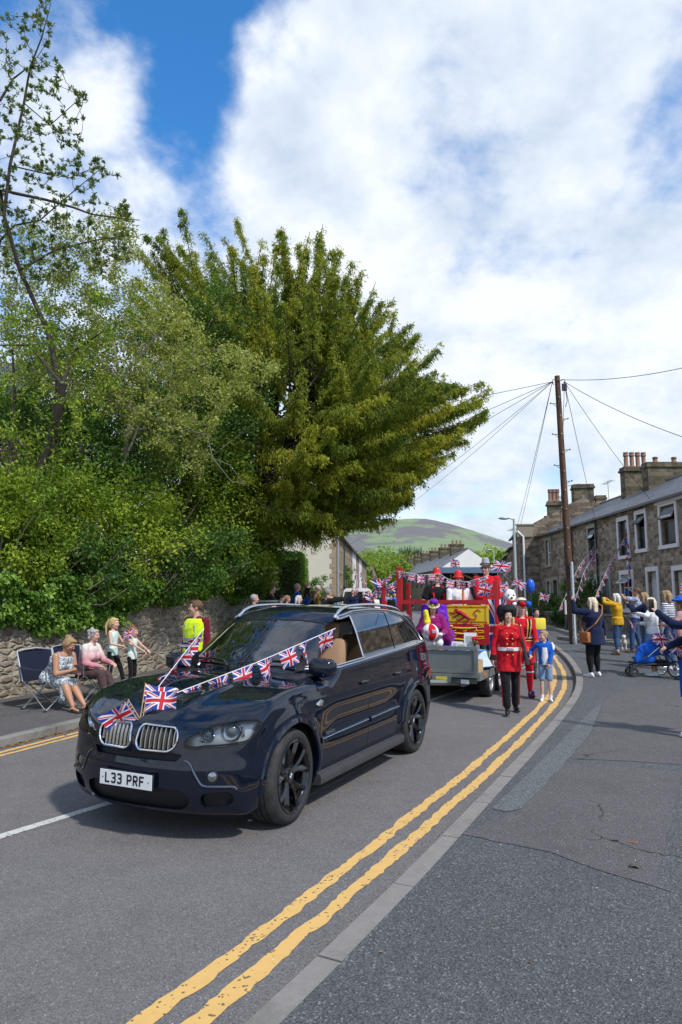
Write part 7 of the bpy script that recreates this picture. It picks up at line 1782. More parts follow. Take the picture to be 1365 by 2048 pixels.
# ------------------------------------------------------------------ left pavement: folding chairs, two seated women, two girls
def camp_chair(lb, pos, to):
    c = thing('folding_chair', lb, 'chair', pos, R(-to), 'folding camping chairs by the wall'); w, d, sh, bh = .29, .26, .42, .88; b = MB()
    b.grid(lambda a, q: V3((a - .5) * 2 * w, (q - .5) * 2 * d, sh - .05 * math.sin(math.pi * a) - .03 * (1 - q)), 8, 6); b.build('seat', M_CHAIRC, c, smooth='all')
    b = MB(); b.grid(lambda a, q: V3((a - .5) * 2 * (w + .02), -d - .06 - .10 * q - .04 * math.sin(math.pi * a), sh - .02 + (bh - sh) * q + .03 * math.cos(math.pi * (a - .5)) * q), 10, 8); b.build('backrest', M_CHAIRC, c, smooth='all')
    b = MB(); b.tube([V3(-w - .02, -d - .06, sh), V3(-w - .03, -d - .16, bh), V3(0, -d - .17, bh + .03), V3(w + .03, -d - .16, bh), V3(w + .02, -d - .06, sh)], .009, 6); b.build('edging', mat('grey_binding', (.5, .5, .52), .6), c)
    for s in (-1, 1):
        b = MB(); b.tube([V3(s * w, d, 0), V3(-s * w * .9, d + .0, sh)], .010, 8); b.build('leg', M_ALU, c); b = MB(); b.tube([V3(s * w, -d, 0), V3(-s * w * .9, -d, sh)], .010, 8); b.build('leg', M_ALU, c)
        b = MB(); b.tube([V3(s * w, -d, 0.02), V3(s * w, d, sh)], .009, 8); b.tube([V3(s * w, d, 0.02), V3(s * w, -d, sh)], .009, 8); b.build('side_brace', M_ALU, c)
        b = MB(); b.tube([V3(s * w, d, sh - .02), V3(s * (w + .04), d + .01, sh + .20)], .010, 8); b.tube([V3(s * (w + .02), -d, sh), V3(s * (w + .03), -d - .16, bh)], .010, 8); b.build('upright', M_ALU, c)
        b = MB(); b.grid(lambda a, q: V3(s * (w + .04) + (q - .5) * .07, d + .03 - a * (2 * d + .16), sh + .20 + .03 * a - .02 * math.sin(math.pi * a)), 6, 2); b.build('armrest', M_CHAIRC, c)
        for y in (-d, d): b = MB(); b.lathe([(.022, 0), (.024, .012), (.012, .02)], 10, c=(s * w, y, 0)); b.build('foot', M_BLACKP, c)
    return c
M_CHAIRC = fabric('navy_chair_cloth', (.012, .016, .035))
ca = V3(-4.55, 10.95, T(11) + .10); cb_ = V3(-4.33, 11.75, T(11.7) + .10)
camp_chair('folding chair with the woman in the print dress, nearer of the two', ca, 118); camp_chair('folding chair with the grey haired woman, farther of the two', cb_, 112)
wa, j = person('woman with a blonde bun in a blue and white print dress bending over her phone', ca + V3(0, 0, 0), 116, 1.66, 1.22, woman=True, seat=.37, lean=36, hR=(.05, .50, .60), hL=(-.06, .50, .60), fR=(.10, .60, 0), fL=(-.07, .66, 0), hair=('bun', 'sandy'), skin='tan', top=('sleeveless', M_FLORAL), bottom=('skirt', M_FLORAL), shoes=None, head=(-22, -30), curl=(.8, .8))
for s in (1, -1): b = MB(); An = j['L'][s][2]; fd = V3(s * .18, 1, 0).normalized(); b.box(An + fd * .07 + V3(0, 0, -.078), (.10, .27, .02), rz=-s * .18, bev=.008); b.tube([An + fd * .02 + V3(.04, 0, -.05), An + fd * .13 + V3(0, 0, -.045), An + fd * .02 + V3(-.04, 0, -.05)], .009, 6); b.build('flip_flop', M_BLACKP, wa)
def phone(lb, p, rx, rz, w=.075, h_=.15):
    f = thing('mobile_phone', lb, 'phone', p, rz); b = MB(); b.M = Matrix.Rotation(rx, 4, 'X'); b.box((0, 0, 0), (w, .011, h_), bev=.006); b.build('case', M_BLACKP, f, smooth=40); b = MB(); b.M = Matrix.Rotation(rx, 4, 'X'); b.box((0, -.0065, 0), (w - .008, .001, h_ - .012)); b.build('screen', M_SHADES, f); return f
phone('phone in the hands of the woman in the print dress', wl(j, V3(0, .57, .64)), R(60), R(-116))
wb, j = person('grey haired woman in a cream and pink jumper sitting on the farther folding chair', cb_, 104, 1.62, 1.22, woman=True, seat=.37, lean=14, hR=(.08, .34, .56), hL=(-.12, .44, .60), fR=(.14, .52, 0), fL=(-.06, .58, 0), hair=('curly', 'grey'), skin='pink', top=('long', M_OMBRE), bottom=('trousers', M_BROWNT), shoes=M_BLACKC, head=(-6, -6))
pg = V3(*at(224, 1392)) + V3(.0, .35, 0); pg.z = T(pg.y) + .1
pg1 = atd(222, 1370, 12.6); pg1.z = T(12.6) + .1
ga, j = person('taller girl with a blonde ponytail in a mint top and black leggings, holding a flag', pg1, 100, 1.30, .86, child=True, woman=True, hR=(.12, .24, .82), hL=(-.10, .28, .86), fR=(.06, -.05, 0), fL=(-.05, .24, 0.03), hair=('pony', 'blonde'), top=('sleeveless', M_MINT), bottom=('leggings', M_BLACKC), shoes=M_PINKT, head=(4, -3), curl=(.9, .5))
hb = wl(j, V3(-.10, .33, .88)); hand_flag('small flag held up by the girl with the ponytail', hb, hb + V3(.03, 0, .24), .20, .15, (-.7, -.5, -.2), 1, .02)
pg2 = atd(262, 1366, 12.75); pg2.z = T(12.75) + .1
gb2, j = person('smaller girl with gingery hair in a mint top, hands held out in front', pg2, 108, 1.13, .9, child=True, woman=True, hR=(.04, .32, .68), hL=(-.05, .33, .70), hair=('short', 'ginger'), top=('sleeveless', M_MINT), bottom=('leggings', M_BLACKC), shoes=M_PINKT, head=(-12, -6)); soft('top_knot', [('e', j['H'](0, -.04, .13), (.03, .03, .03)), ('c', j['H'](0, -.05, .13), j['H'](0, -.13, .03), .025, .015)], .009, hairm('ginger', HC['ginger']), gb2, 1)
for jj, rt in ((ga, None), (gb2, None)): pass
# steward in hi-vis
ps = atd(392, 1300, 10.9); ps.z = T(10.9)
ht, j = person('brown haired steward in a yellow hi-vis waistcoat over a maroon shirt, looking left', ps, 214, 1.78, 1.15, hL=(-.27, .06, .90), hR=(.30, -.02, .90), hair=('short', 'brown'), skin='pink', top=('long', M_MAROON), bottom=('trousers', M_GREYT), shoes=M_SHOEB, head=(42, 0))
sp, ax, fw, k, g = j['sp'], j['ax'], j['fw'], j['k'], j['g']
soft('hi_vis_waistcoat', [('l', [(sp(z), ax, fw, rx * k, ry * k) for (z, rx, ry) in [(.80, .235, .185), (.95, .232, .18), (1.1, .225, .170), (1.31, .245, .172), (1.40, .235, .145), (1.455, .17, .11)]])], .012, M_HIVIS, ht, 1, .02)
M_REFL = mat('reflective_tape', (.45, .46, .47), .3, .5)
for z in (1.12, .92): b = MB(); b.add([sp(z + dz) + ax * (.226 * k * math.cos(a)) + fw * (.178 * k * math.sin(a)) for dz in (0, .05) for a in [2 * math.pi * i / 28 for i in range(28)]], [(i, (i + 1) % 28, 28 + (i + 1) % 28, 28 + i) for i in range(28)]); b.build('reflective_band', M_REFL, ht, smooth=True)
b = MB()
for s in (-1, 1): b.tube([sp(1.12) + ax * s * .10 + fw * .155, sp(1.35) + ax * s * .10 + fw * .150, sp(1.475) + ax * s * .10, sp(1.35) + ax * s * .10 - fw * .150, sp(1.12) + ax * s * .10 - fw * .155], .022, 6, flat=.35)
b.build('shoulder_bands', M_REFL, ht)

# ------------------------------------------------------------------ spectators along the left, seen over the car roof
def far(lb, u, vtop, Y, to, h, hair, tm, bm_=M_GREYT, **kw):
    p = atd(u, 1200, Y); z = atd(u, vtop, Y).z; p.z = HG(p.x, p.y); hh = z - p.z; hh = max(.9, min(1.95, hh)) if kw.get('seat') is None else h
    if kw.get('seat') is not None: pass
    return person(lb, p, to, hh if kw.get('seat') is None else h, kw.pop('girth', 1.05), hair=hair, top=(kw.pop('tt', 'long'), tm), bottom=('trousers', bm_), shoes=M_SHOEB, lod=kw.pop('lod', 2), **kw)
G1 = 'spectators along the left pavement'
far('grey haired man in black seated nearest beyond the car roof, clapping', 508, 1188, 16.4, 84, 1.7, ('short', 'grey'), M_BLACKC, group=G1, hL=(-.05, .42, 1.35), hR=(.08, .42, 1.33), skin='pink')
far('brown haired man in a dark jacket beside the green cabinet', 543, 1168, 19.5, 88, 1.7, ('short', 'brown'), M_BLACKC, group=G1, side=8)
far('black haired person in black just right of the green cabinet', 562, 1188, 18.5, 80, 1.6, ('short', 'dark'), M_BLACKC, group=G1)
far('fair person in glasses behind the black haired one', 574, 1190, 19.2, 80, 1.6, ('short', 'sandy'), M_GREYT, group=G1)
far('balding man in a bright blue hooded jacket', 594, 1166, 22.5, 75, 1.75, ('bald', 'grey'), M_ROYAL, group=G1)
far('white haired child in a purple jacket below the blue jacket', 597, 1190, 18.6, 85, 1.4, ('bob', 'white'), M_MAGENTA, group=G1)
far('dark haired man in a charcoal jacket behind the blue hooded jacket', 612, 1166, 24, 70, 1.75, ('short', 'brown'), M_GREYT, group=G1)
far('dark haired woman in a blue jacket', 616, 1175, 21, 82, 1.65, ('bob', 'dark'), M_ROYAL, group=G1, woman=True)
far('brown haired woman in a black top right of the blue jacketed woman', 626, 1181, 19.4, 84, 1.6, ('bob', 'brown'), M_BLACKC, group=G1, woman=True)
far('white haired woman in a yellow cardigan', 636, 1170, 24, 80, 1.65, ('short', 'white'), M_MUSTARD, group=G1, woman=True)
far('person in a pale shirt between the dark tops', 644, 1192, 21, 70, 1.6, ('short', 'sandy'), M_WHITEC, group=G1)
far('grey haired man in black shading his eyes with a raised arm', 656, 1175, 18.6, 60, 1.7, ('short', 'grey'), M_BLACKC, group=G1, hR=(.06, .16, 1.62), eR=(.9, .5, -.1), girth=1.15)
far('blonde woman in a denim jacket beyond the man shading his eyes', 672, 1192, 26, 60, 1.6, ('bob', 'sandy'), M_DENIML, group=G1, woman=True)
far('woman in a navy coat standing before the white van', 706, 1180, 38, 170, 1.65, ('bob', 'brown'), M_NAVY, group=G1, woman=True, hL=(-.1, .3, 1.0))
far('man in a dark coat to the right of the van', 728, 1183, 38, 200, 1.7, ('short', 'grey'), M_NAVY, group=G1); far('fair person in maroon right of the van', 738, 1181, 37, 190, 1.7, ('short', 'sandy'), M_MAROON, group=G1)
ORD = 'first second third fourth fifth sixth seventh eighth ninth tenth eleventh twelfth thirteenth'.split()
tops = [(M_WHITEC, 'white'), (M_NAVY, 'navy'), (M_REDC, 'red'), (M_DENIML, 'pale blue'), (M_BLACKC, 'black'), (M_MUSTARD, 'mustard'), (M_ROYAL, 'blue'), (M_PINKT, 'pink')]
for k_, (u, v, Y) in enumerate([(752, 1190, 40), (760, 1184, 46), (768, 1192, 42), (776, 1186, 50), (783, 1190, 44), (746, 1186, 52), (790, 1187, 48), (755, 1192, 58), (772, 1189, 60), (820, 1190, 52), (1013, 1205, 26), (720, 1190, 55), (697, 1189, 60)]):
    tm, nm = tops[k_ % 8]; hc_ = ['brown', 'sandy', 'grey', 'dark'][k_ % 4]
    far(f'{ORD[k_]} distant spectator of the far crowd, in a {nm} top with {hc_} hair', u, v, Y, 150 + 40 * (k_ % 3), 1.7, ('short', hc_), tm, group='distant crowd down the street', lod=3)
# green cabinet and white van
cb2 = thing('utility_cabinet', 'grey green street cabinet at the end of the ivy wall', 'cabinet', (atd(533, 1200, 18.6).x, 18.6, T(18.6) + .1)); b = MB(); b.box((0, 0, .70), (.62, .8, 1.40), bev=.02); b.build('box', mat('cabinet_green', (.07, .10, .085), .5), cb2, smooth=40); b = MB(); b.box((0, 0, 1.43), (.68, .86, .06), bev=.02); b.build('lid', mat('cabinet_lid', (.14, .17, .15), .5), cb2, smooth=40)
vn = thing('white_van', 'white van parked at the left kerb behind the far spectators', 'van', (1.0, 44, T(44)), R(-4)); b = MB()
b.prism([(-1.0, .35), (-1.0, 1.2), (-.86, 2.05), (-.7, 2.2), (.7, 2.2), (.86, 2.05), (1.0, 1.2), (1.0, .35)], .5, 4.6); b.prism([(-1.0, .35), (-1.0, 1.15), (1.0, 1.15), (1.0, .35)], -.5, .5); b.build('body', M_WHITEP, vn)
b = MB(); b.add([(-.88, .38, 1.2), (.88, .38, 1.2), (.78, .48, 1.98), (-.78, .48, 1.98)], [(0, 1, 2, 3)]); b.build('windscreen', M_PANE, vn)
for s in (-1, 1):
    for y in (.3, 3.7): b = MB(); b.lathe([(0, -.1), (.33, -.1), (.34, 0), (.33, .1), (0, .1)], 20, c=(s * .88, y, .33), axis='X'); b.build('wheel', M_RUBBER, vn)
    b = MB(); b.ell((s * .72, -.5, .85), (.16, .05, .12)); b.build('headlight', M_CHROME, vn)

# ------------------------------------------------------------------ spectators on the right pavement
G2 = 'spectators filming on the right pavement'
def near(lb, u, v, vtop, to, **kw):
    p = at(u, v); d = px_dir(u, v); Y = p.y; hh = atd(u, vtop, Y).z - p.z; kw.setdefault('lod', 1); return p, person(lb, p, to, min(1.9, hh), group=G2, **kw)
p, (r1, j) = near('blonde woman in a navy jacket and black leggings, phone raised, seen from behind', 1193, 1354, 1194, -32, girth=1.38, woman=True, hL=(-.36, .22, 1.58), eL=(-.9, .2, -1.2), hR=(.36, .0, .78), fL=(-.13, .02, 0), fR=(.14, .05, 0), hair=('long', 'pale'), top=('coat', M_NAVY), bottom=('leggings', M_BLACKC), shoes=M_SHOEW, curl=(.8, .4), head=(-18, 2))
phone('phone held high by the blonde woman in navy', wl(j, V3(-.36, .27, 1.70)), 0, R(30)); sp, ax, fw, k = j['sp'], j['ax'], j['fw'], j['k']
bg = thing('shoulder_bag', 'tan leather bag on a long strap at the hip of the woman in navy', 'bag', wl(j, V3(-.29, .0, .82)), R(32)); b = MB(); b.box((0, 0, 0), (.09, .22, .22), bev=.02); b.box((-.05, 0, .04), (.02, .22, .14), bev=.01); b.build('bag', M_LEATHER, bg, smooth=40)
Mi = bg.matrix_basis.inverted(); pts = [V3(-.29, 0, .92), V3(-.20, -.20, 1.10), V3(-.02, -.235, 1.30), V3(.11, -.15, 1.47), V3(.12, .0, 1.53), V3(.08, .17, 1.35), V3(-.15, .23, 1.1), V3(-.29, .04, .92)]
b = MB(); b.tube([Mi @ wl(j, q) for q in pts], .013, 6); b.build('strap', M_LEATHER, bg)
p, (r2, j) = near('white blonde woman in a quilted mustard jacket and jeans filming with both hands', 1240, 1310, 1186, -48, girth=1.12, woman=True, hL=(-.13, .30, 1.50), hR=(.06, .32, 1.50), eL=(-.9, 0, -.3), eR=(.9, 0, -.4), fL=(-.12, .0, 0), fR=(.12, .08, 0), hair=('bob', 'white'), top=('jacket', M_MUSTARD, 'hood'), bottom=('cropped', M_DENIM), shoes=M_SHOEBR, curl=(.8, .8))
phone('phone held sideways by the woman in mustard', wl(j, V3(-.03, .39, 1.55)), 0, R(48 + 0), .15, .075)
p, (r3, j) = near('tall man in a leaf print shirt and jeans shading a raised camera', 1275, 1306, 1174, -60, girth=1.08, lean=-8, hL=(-.08, .30, 1.58), hR=(.10, .30, 1.56), eL=(-.9, 0, -.3), eR=(.9, 0, -.3), fL=(-.1, .10, 0), fR=(.14, -.1, 0), hair=('short', 'brown'), top=('tee', M_FLORAL2), bottom=('trousers', M_DENIM), shoes=M_SHOEBR, skin='tan')
p, (r4, j) = near('dark blonde woman in a navy top with sunglasses on her head, filming', 1297, 1328, 1184, -62, girth=1.05, woman=True, hL=(-.06, .36, 1.42), hR=(.10, .34, 1.40), hair=('long', 'sandy'), top=('long', M_NAVY), bottom=('trousers', M_DENIM), shoes=M_SHOEBR, skin='tan', curl=(.8, .8))
b = MB(); b.box(tuple(j['H'](0, .06, .10)), (.14, .03, .035), bev=.01); b.build('sunglasses', M_SHADES, r4); phone('phone held sideways by the woman with sunglasses on her head', wl(j, V3(.0, .43, 1.46)), 0, R(62), .15, .075)
p, (r5, j) = near('girl in a white hooded top and denim shorts waving, white trainers behind the pushchair', 1312, 1352, 1194, -50, girth=1.0, woman=True, hL=(-.30, .20, 1.30), hR=(.10, .28, 1.08), eL=(-.9, -.2, -.3), hair=('bob', 'pale'), top=('long', M_WHITEC, 'hood'), bottom=('shorts', M_DENIML), shoes=M_SHOEW, skin='tan', curl=(.15, .8))
bunting('little flags hung round the neck of the girl in white', [wl(j, j['sp'](1.45) + V3(.08, .07, 0)), wl(j, V3(.12, .2, 1.25)), wl(j, V3(.16, .22, 1.02))], 5, .07, seed=4)
hb = wl(j, V3(.0, .45, 1.12)); hand_flag('flag on a stick drooping from the hand of the girl in white', hb, hb + V3(-.14, -.1, .12), .30, .2, (.55, 0, -.8), 3, .03)
p, (r6, j) = near('fair woman in a striped top and dark glasses', 1344, 1340, 1180, -40, girth=1.05, woman=True, hair=('bob', 'sandy'), top=('long', M_STRIPE), bottom=('trousers', M_DENIM), shoes=M_SHOEW); b = MB(); b.box(tuple(j['H'](0, .092, .014)), (.13, .025, .04), bev=.01); b.build('dark_glasses', M_SHADES, r6)
q = at(1372, 1360); r7, j = person('person in a brown top and crumpled blue party hat at the right edge', q, -50, 1.62, 1.15, woman=True, hL=(-.2, .3, 1.1), hair=('bob', 'brown'), top=('long', M_PINKT), bottom=('trousers', M_NAVY), shoes=M_SHOEB, group=G2, skin='tan')
soft('party_hat', [('e', j['H'](0, 0, .10), (.15, .16, .04)), ('e', j['H'](0, 0, .13), (.09, .09, .07))], .012, M_ROYAL, r7, 1, .03); hb = wl(j, j['H'](0, 0, .15)); hand_flag('flag standing up behind the blue party hat', hb, hb + V3(.06, 0, .30), .26, .2, (.8, -.3, -.3), 2, .03)
q = at(1416, 1478); q.z = HG(q.x, q.y)
r8, j = person('person in a navy sleeve reaching in from the right edge with a phone and flags', q, -52, 1.70, 1.1, woman=True, hL=(-.16, .46, 1.55), hR=(-.02, .40, 1.10), eL=(-.6, .2, -.8), eR=(.5, -.2, -.8), fL=(-.10, .1, 0), fR=(.12, -.1, 0), hair=('bob', 'brown'), top=('long', M_NAVY), bottom=('trousers', M_NAVY), shoes=M_SHOEW, group=G2, curl=(.7, .8))
phone('big black phone held up at the right edge, nearest of all the phones', wl(j, V3(-.17, .52, 1.63)), 0, R(20), .085, .17)
hb = wl(j, V3(-.05, .46, 1.10)); hand_flag('flag held out low by the person at the right edge', hb + V3(.12, 0, -.03), hb + V3(.10, -.02, .20), .20, .27, (.75, 0, -.35), 5, .04)
sb = thing('shopping_bag', 'flat blue shopping bag hanging at the right edge', 'bag', wl(j, V3(.16, .16, .48)), R(20)); b = MB(); b.grid(lambda a, c: V3((a - .5) * .42, .05 * math.sin(math.pi * a) * math.sin(math.pi * c), c * .46), 8, 6); b.grid(lambda a, c: V3((a - .5) * .42, -.05 * math.sin(math.pi * a) * math.sin(math.pi * c), c * .46), 8, 6); b.build('bag', M_ROYAL, sb, smooth='all'); b = MB(); b.tube([V3(-.12, 0, .45), V3(-.06, 0, .62), V3(.06, 0, .62), V3(.12, 0, .45)], .008, 6); b.build('handle', M_ROYAL, sb)
pm = V3(10.35, 31.4, 0); pm = atd(1144, 1262, 31.0); pm.z = HG(pm.x, pm.y)
person('bald man in a black tee shirt standing with folded arms by the garden wall', pm, 235, atd(1148, 1190, 31).z - pm.z, 1.05, hL=(.10, .24, 1.15), hR=(-.10, .26, 1.17), fR=(.10, .18, 0), hair=('bald', 'brown'), top=('tee', M_BLACKC), bottom=('trousers', M_GREYT), shoes=M_SHOEBR, skin='tan', lod=2, group=G2)

# dog ---------------------------------------------------------------
pd = at(1249, 1300); dog = thing('dog', 'small shaggy white dog standing behind the man in jeans', 'dog', pd, R(160)); s = .9
pr = [('c', V3(0, .16, .27) * s, V3(0, -.16, .27) * s, .085 * s, .075 * s), ('c', V3(0, .17, .31) * s, V3(0, .25, .40) * s, .06 * s, .05 * s), ('e', V3(0, .28, .43) * s, (.058 * s, .065 * s, .055 * s)), ('c', V3(0, .31, .42) * s, V3(0, .37, .40) * s, .034 * s, .026 * s), ('c', V3(0, -.2, .31) * s, V3(0, -.27, .42) * s, .02 * s, .028 * s)]
for sx in (-1, 1):
    pr += [('c', V3(sx * .05, .15, .24) * s, V3(sx * .055, .14, .13) * s, .038 * s, .026 * s), ('c', V3(sx * .055, .14, .13) * s, V3(sx * .055, .15, .025) * s, .026 * s, .024 * s), ('c', V3(sx * .055, -.13, .24) * s, V3(sx * .06, -.09, .15) * s, .045 * s, .032 * s), ('c', V3(sx * .06, -.09, .15) * s, V3(sx * .06, -.17, .10) * s, .03 * s, .022 * s), ('c', V3(sx * .06, -.17, .10) * s, V3(sx * .06, -.15, .025) * s, .022 * s, .024 * s), ('c', V3(sx * .045, .26, .47) * s, V3(sx * .065, .25, .41) * s, .018 * s, .015 * s)]
soft('body', pr, .010, mat('dog_fur', (.68, .64, .56), .9, var=.15, vs=20, bump=.8, bs=60, bd=.01), dog, 1, .022); b = MB(); b.ell(V3(0, .395, .405) * s, .011); [b.ell(V3(sx * .024, .335, .445) * s, .007) for sx in (-1, 1)]; b.build('nose', M_EYE, dog)

# pushchair -----------------------------------------------------------
pc = at(1300, 1352); pu = thing('pushchair', 'low three wheeled black pushchair with a blue cover and a flag rosette', 'pushchair', pc + V3(.0, -.1, 0), R(4))
def wheel(b_name, c, r, w, rimr, spokes=0):
    b = MB(); b.lathe([(rimr, -w / 2), (r - .005, -w / 2), (r, 0), (r - .005, w / 2), (rimr, w / 2)], 28, c=c, axis='Y', cap=False); o = b.build(b_name, M_RUBBER, pu, smooth=40); b = MB(); b.lathe([(rimr, -w * .45), (rimr * .92, 0), (rimr, w * .45)], 28, c=c, axis='Y', cap=False); b.lathe([(0, -w / 2), (rimr * .25, -w / 2), (rimr * .25, w / 2), (0, w / 2)], 12, c=c, axis='Y')
    for q in range(spokes): a = 2 * math.pi * q / spokes; b.tube([Vector(c), Vector(c) + V3(math.cos(a), 0, math.sin(a)) * rimr * .95], .004 if r > .15 else .012, 5)
    b.build('rim', M_ALU if r > .15 else M_GREYP, o)
M_GREYP = mat('grey_plastic', (.10, .10, .11), .5)
for y in (-.08, .10): wheel('front_wheel', (-.42, y, .10), .10, .05, .062, 5)
for y in (-.24, .26): wheel('rear_wheel', (.38 if y < 0 else .36, y, .17), .17, .035, .14, 12)
b = MB()
for y in (-.22, .22): b.tube([V3(-.40, y * .4, .24), V3(-.10, y, .27), V3(.42, y, .27)], .016, 8); b.tube([V3(.42, y, .24), V3(.12, y, .62), V3(-.30, y, .36)], .014, 8); b.tube([V3(.12, y, .62), V3(.55, y, .40)], .014, 8); b.tube([V3(.38, y, .17), V3(.42, y, .27)], .014, 6)
b.tube([V3(-.42, -.08, .10), V3(-.44, -.06, .30), V3(-.28, 0, .27)], .014, 6); b.tube([V3(-.42, .10, .10), V3(-.44, .06, .30), V3(-.28, 0, .27)], .014, 6); b.tube([V3(-.40, -.1, .30), V3(-.46, 0, .31), V3(-.40, .1, .30)], .02, 8); b.build('chassis', M_BLACKP, pu, smooth=40)
b = MB(); b.tube([V3(.08, -.235, .62), V3(-.18, -.235, .42)], .009, 6); b.tube([V3(.20, -.235, .60), V3(.44, -.235, .47)], .009, 6); b.build('bright_rods', M_ALU, pu, smooth=True)
soft('basket', [('l', [(V3(.12, 0, z), V3(1, 0, 0), V3(0, 1, 0), .27, .2) for z in (.22, .34)])], .014, M_BLACKC, pu, 2, .02)
soft('blue_cover', [('c', V3(-.30, -.02, .36), V3(-.12, -.02, .50), .09, .16), ('c', V3(-.12, 0, .50), V3(.14, 0, .62), .17, .19), ('c', V3(-.32, -.05, .33), V3(-.05, -.1, .36), .06, .10), ('e', V3(.25, 0, .58), (.2, .2, .16))], .013, M_ROYAL, pu, 2, .05)
b = MB(); n = 22; c = V3(.12, -.20, .76)
b.M = Matrix.Translation(c) @ Matrix.Rotation(R(62), 4, 'X'); vs = [(0, 0, .04)]; 
for i in range(n * 2): a = math.pi * i / n; r_ = .165 * (1 + .06 * (i % 2)); vs.append((r_ * math.cos(a), r_ * .9 * math.sin(a), .02 * (i % 2)))
b.add(vs, [(0, 1 + i, 1 + (i + 1) % (2 * n)) for i in range(2 * n)], [[(.5, .5), (.5 + .5 * math.cos(math.pi * i / n), .5 + .5 * math.sin(math.pi * i / n)), (.5 + .5 * math.cos(math.pi * (i + 1) / n), .5 + .5 * math.sin(math.pi * (i + 1) / n))] for i in range(2 * n)]); b.build('flag_rosette', M_JACK, pu)
# ------------------------------------------------------------------ the decorated trailer
TRM = Matrix.Translation((2.32, 11.8, T(12.5))) @ Matrix.Rotation(R(65.7), 4, 'Z')
def tw(x, y, z=0): return TRM @ V3(x, y, z)
tr = thing('flatbed_trailer', 'grey flatbed trailer with a panelled front gate and three wheels a side behind the car', 'trailer', tw(0, 0, 0), R(65.7)); L_, W_, BZ = 5.6, 2.05, .50
M_TRG = mat('trailer_grey', (.20, .215, .20), .5, .3, var=.2); M_TRP = mat('trailer_panel', (.16, .185, .175), .55, .2, var=.15); M_MUD = mat('grey_mudguard', (.07, .08, .085), .5); M_REDP = mat('red_painted_wood', (.42, .008, .015), .4, var=.12); M_WOOD = mat('pale_wood', (.48, .33, .16), .7, var=.25, vs=12)
b = MB(); b.box((L_ / 2, W_ / 2, BZ - .03), (L_, W_, .05)); b.build('deck', mat('deck_green', (.06, .12, .04), .9, var=.4), tr)
b = MB()
for y in (0, W_): b.box((L_ / 2, y, BZ - .06), (L_, .05, .13)); b.box((L_ / 2, y * .7 + .3, BZ - .18), (L_ - .2, .06, .12))
for k in range(7): b.box((.1 + k * .9, W_ / 2, BZ - .14), (.05, W_ - .1, .08))
b.build('chassis', M_TRG, tr); g = b = MB()
for y in (0.02, W_ * .5, W_ - .02): b.box((-.03, y, BZ + .19), (.05, .06, .46))
for z in (BZ - .04, BZ + .42): b.box((-.03, W_ / 2, z), (.06, W_, .06))
b.box((-.03, W_ / 2, BZ + .02), (.055, W_, .04)); b.box((-.04, W_ * .5, BZ - .20), (.07, .08, .48)); gt = b.build('front_gate', M_TRG, tr)
for k in range(2): b = MB(); b.box((-.02, W_ * (.25 + .5 * k), BZ + .2), (.02, W_ * .5 - .1, .36)); b.build('panel', M_TRP, gt)
b = MB(); b.box((-.035, .22, BZ - .14), (.012, .14, .07)); b.build('marker_plate', M_PLATE, tr)
b = MB(); b.tube([(.3, .35, BZ - .2), (-1.0, W_ / 2 + .06, .42), (-2.1, W_ / 2 + .1, .44)], .05, 6); b.tube([(.3, W_ - .35, BZ - .2), (-1.0, W_ / 2 + .14, .42)], .05, 6); b.tube([(-1.2, W_ / 2 + .3, .1), (-1.2, W_ / 2 + .3, .7)], .03, 8); b.build('drawbar', M_TRG, tr)
b = MB(); b.box((-.06, .62, .40), (.02, .34, .13)); b.build('maker_plate', M_TRP, tr); b = MB(); b.box((-.072, .62, .41), (.004, .2, .055)); b.build('yellow_sticker', mat('yellow_sticker', (.6, .5, .05), .5), tr)
for side, y in ((1, -.02), (-1, W_ + .02)):
    for k in range(3):
        x = 1.0 + k * .80; w = thing('wheel', None, None, (x, y + .10 * side, .29)); w.parent = tr; b = MB(); b.lathe([(.19, -.09), (.27, -.095), (.29, -.07), (.29, .07), (.27, .095), (.19, .09)], 28, axis='Y', cap=False); b.build('tyre', M_RUBBER, w, smooth=40)
        b = MB(); b.lathe([(.19, -.08 * side), (.17, -.05 * side), (.09, -.02 * side), (.05, -.08 * side), (0, -.085 * side)], 24, axis='Y', cap=False); b.build('rim', M_STEEL, w, smooth=40)
        b = MB(); n = 12; vs = []
        for i in range(n + 1): a = math.pi * (.03 + .94 * i / n); vs += [(x + .35 * math.cos(a), y - .02 * side, .29 + .33 * math.sin(a)), (x + .35 * math.cos(a), y + .24 * side, .29 + .33 * math.sin(a)), (x + .33 * math.cos(a), y - .025 * side, .29 + .28 * math.sin(a))]
        b.add(vs, [(3 * i + o_, 3 * i + o_ + 1, 3 * i + o_ + 4, 3 * i + o_ + 3) if o_ == 0 else (3 * i, 3 * i + 2, 3 * i + 5, 3 * i + 3) for i in range(n) for o_ in (0, 2)]); b.build('mudguard', M_MUD, tr, smooth=40)
b = MB(); b.box((.35, -.03, BZ - .04), (.07, .03, .05)); b.box((1.5, -.03, BZ - .04), (.07, .03, .05)); b.build('side_reflector', mat('orange_reflector', (.8, .2, .01), .3), tr)
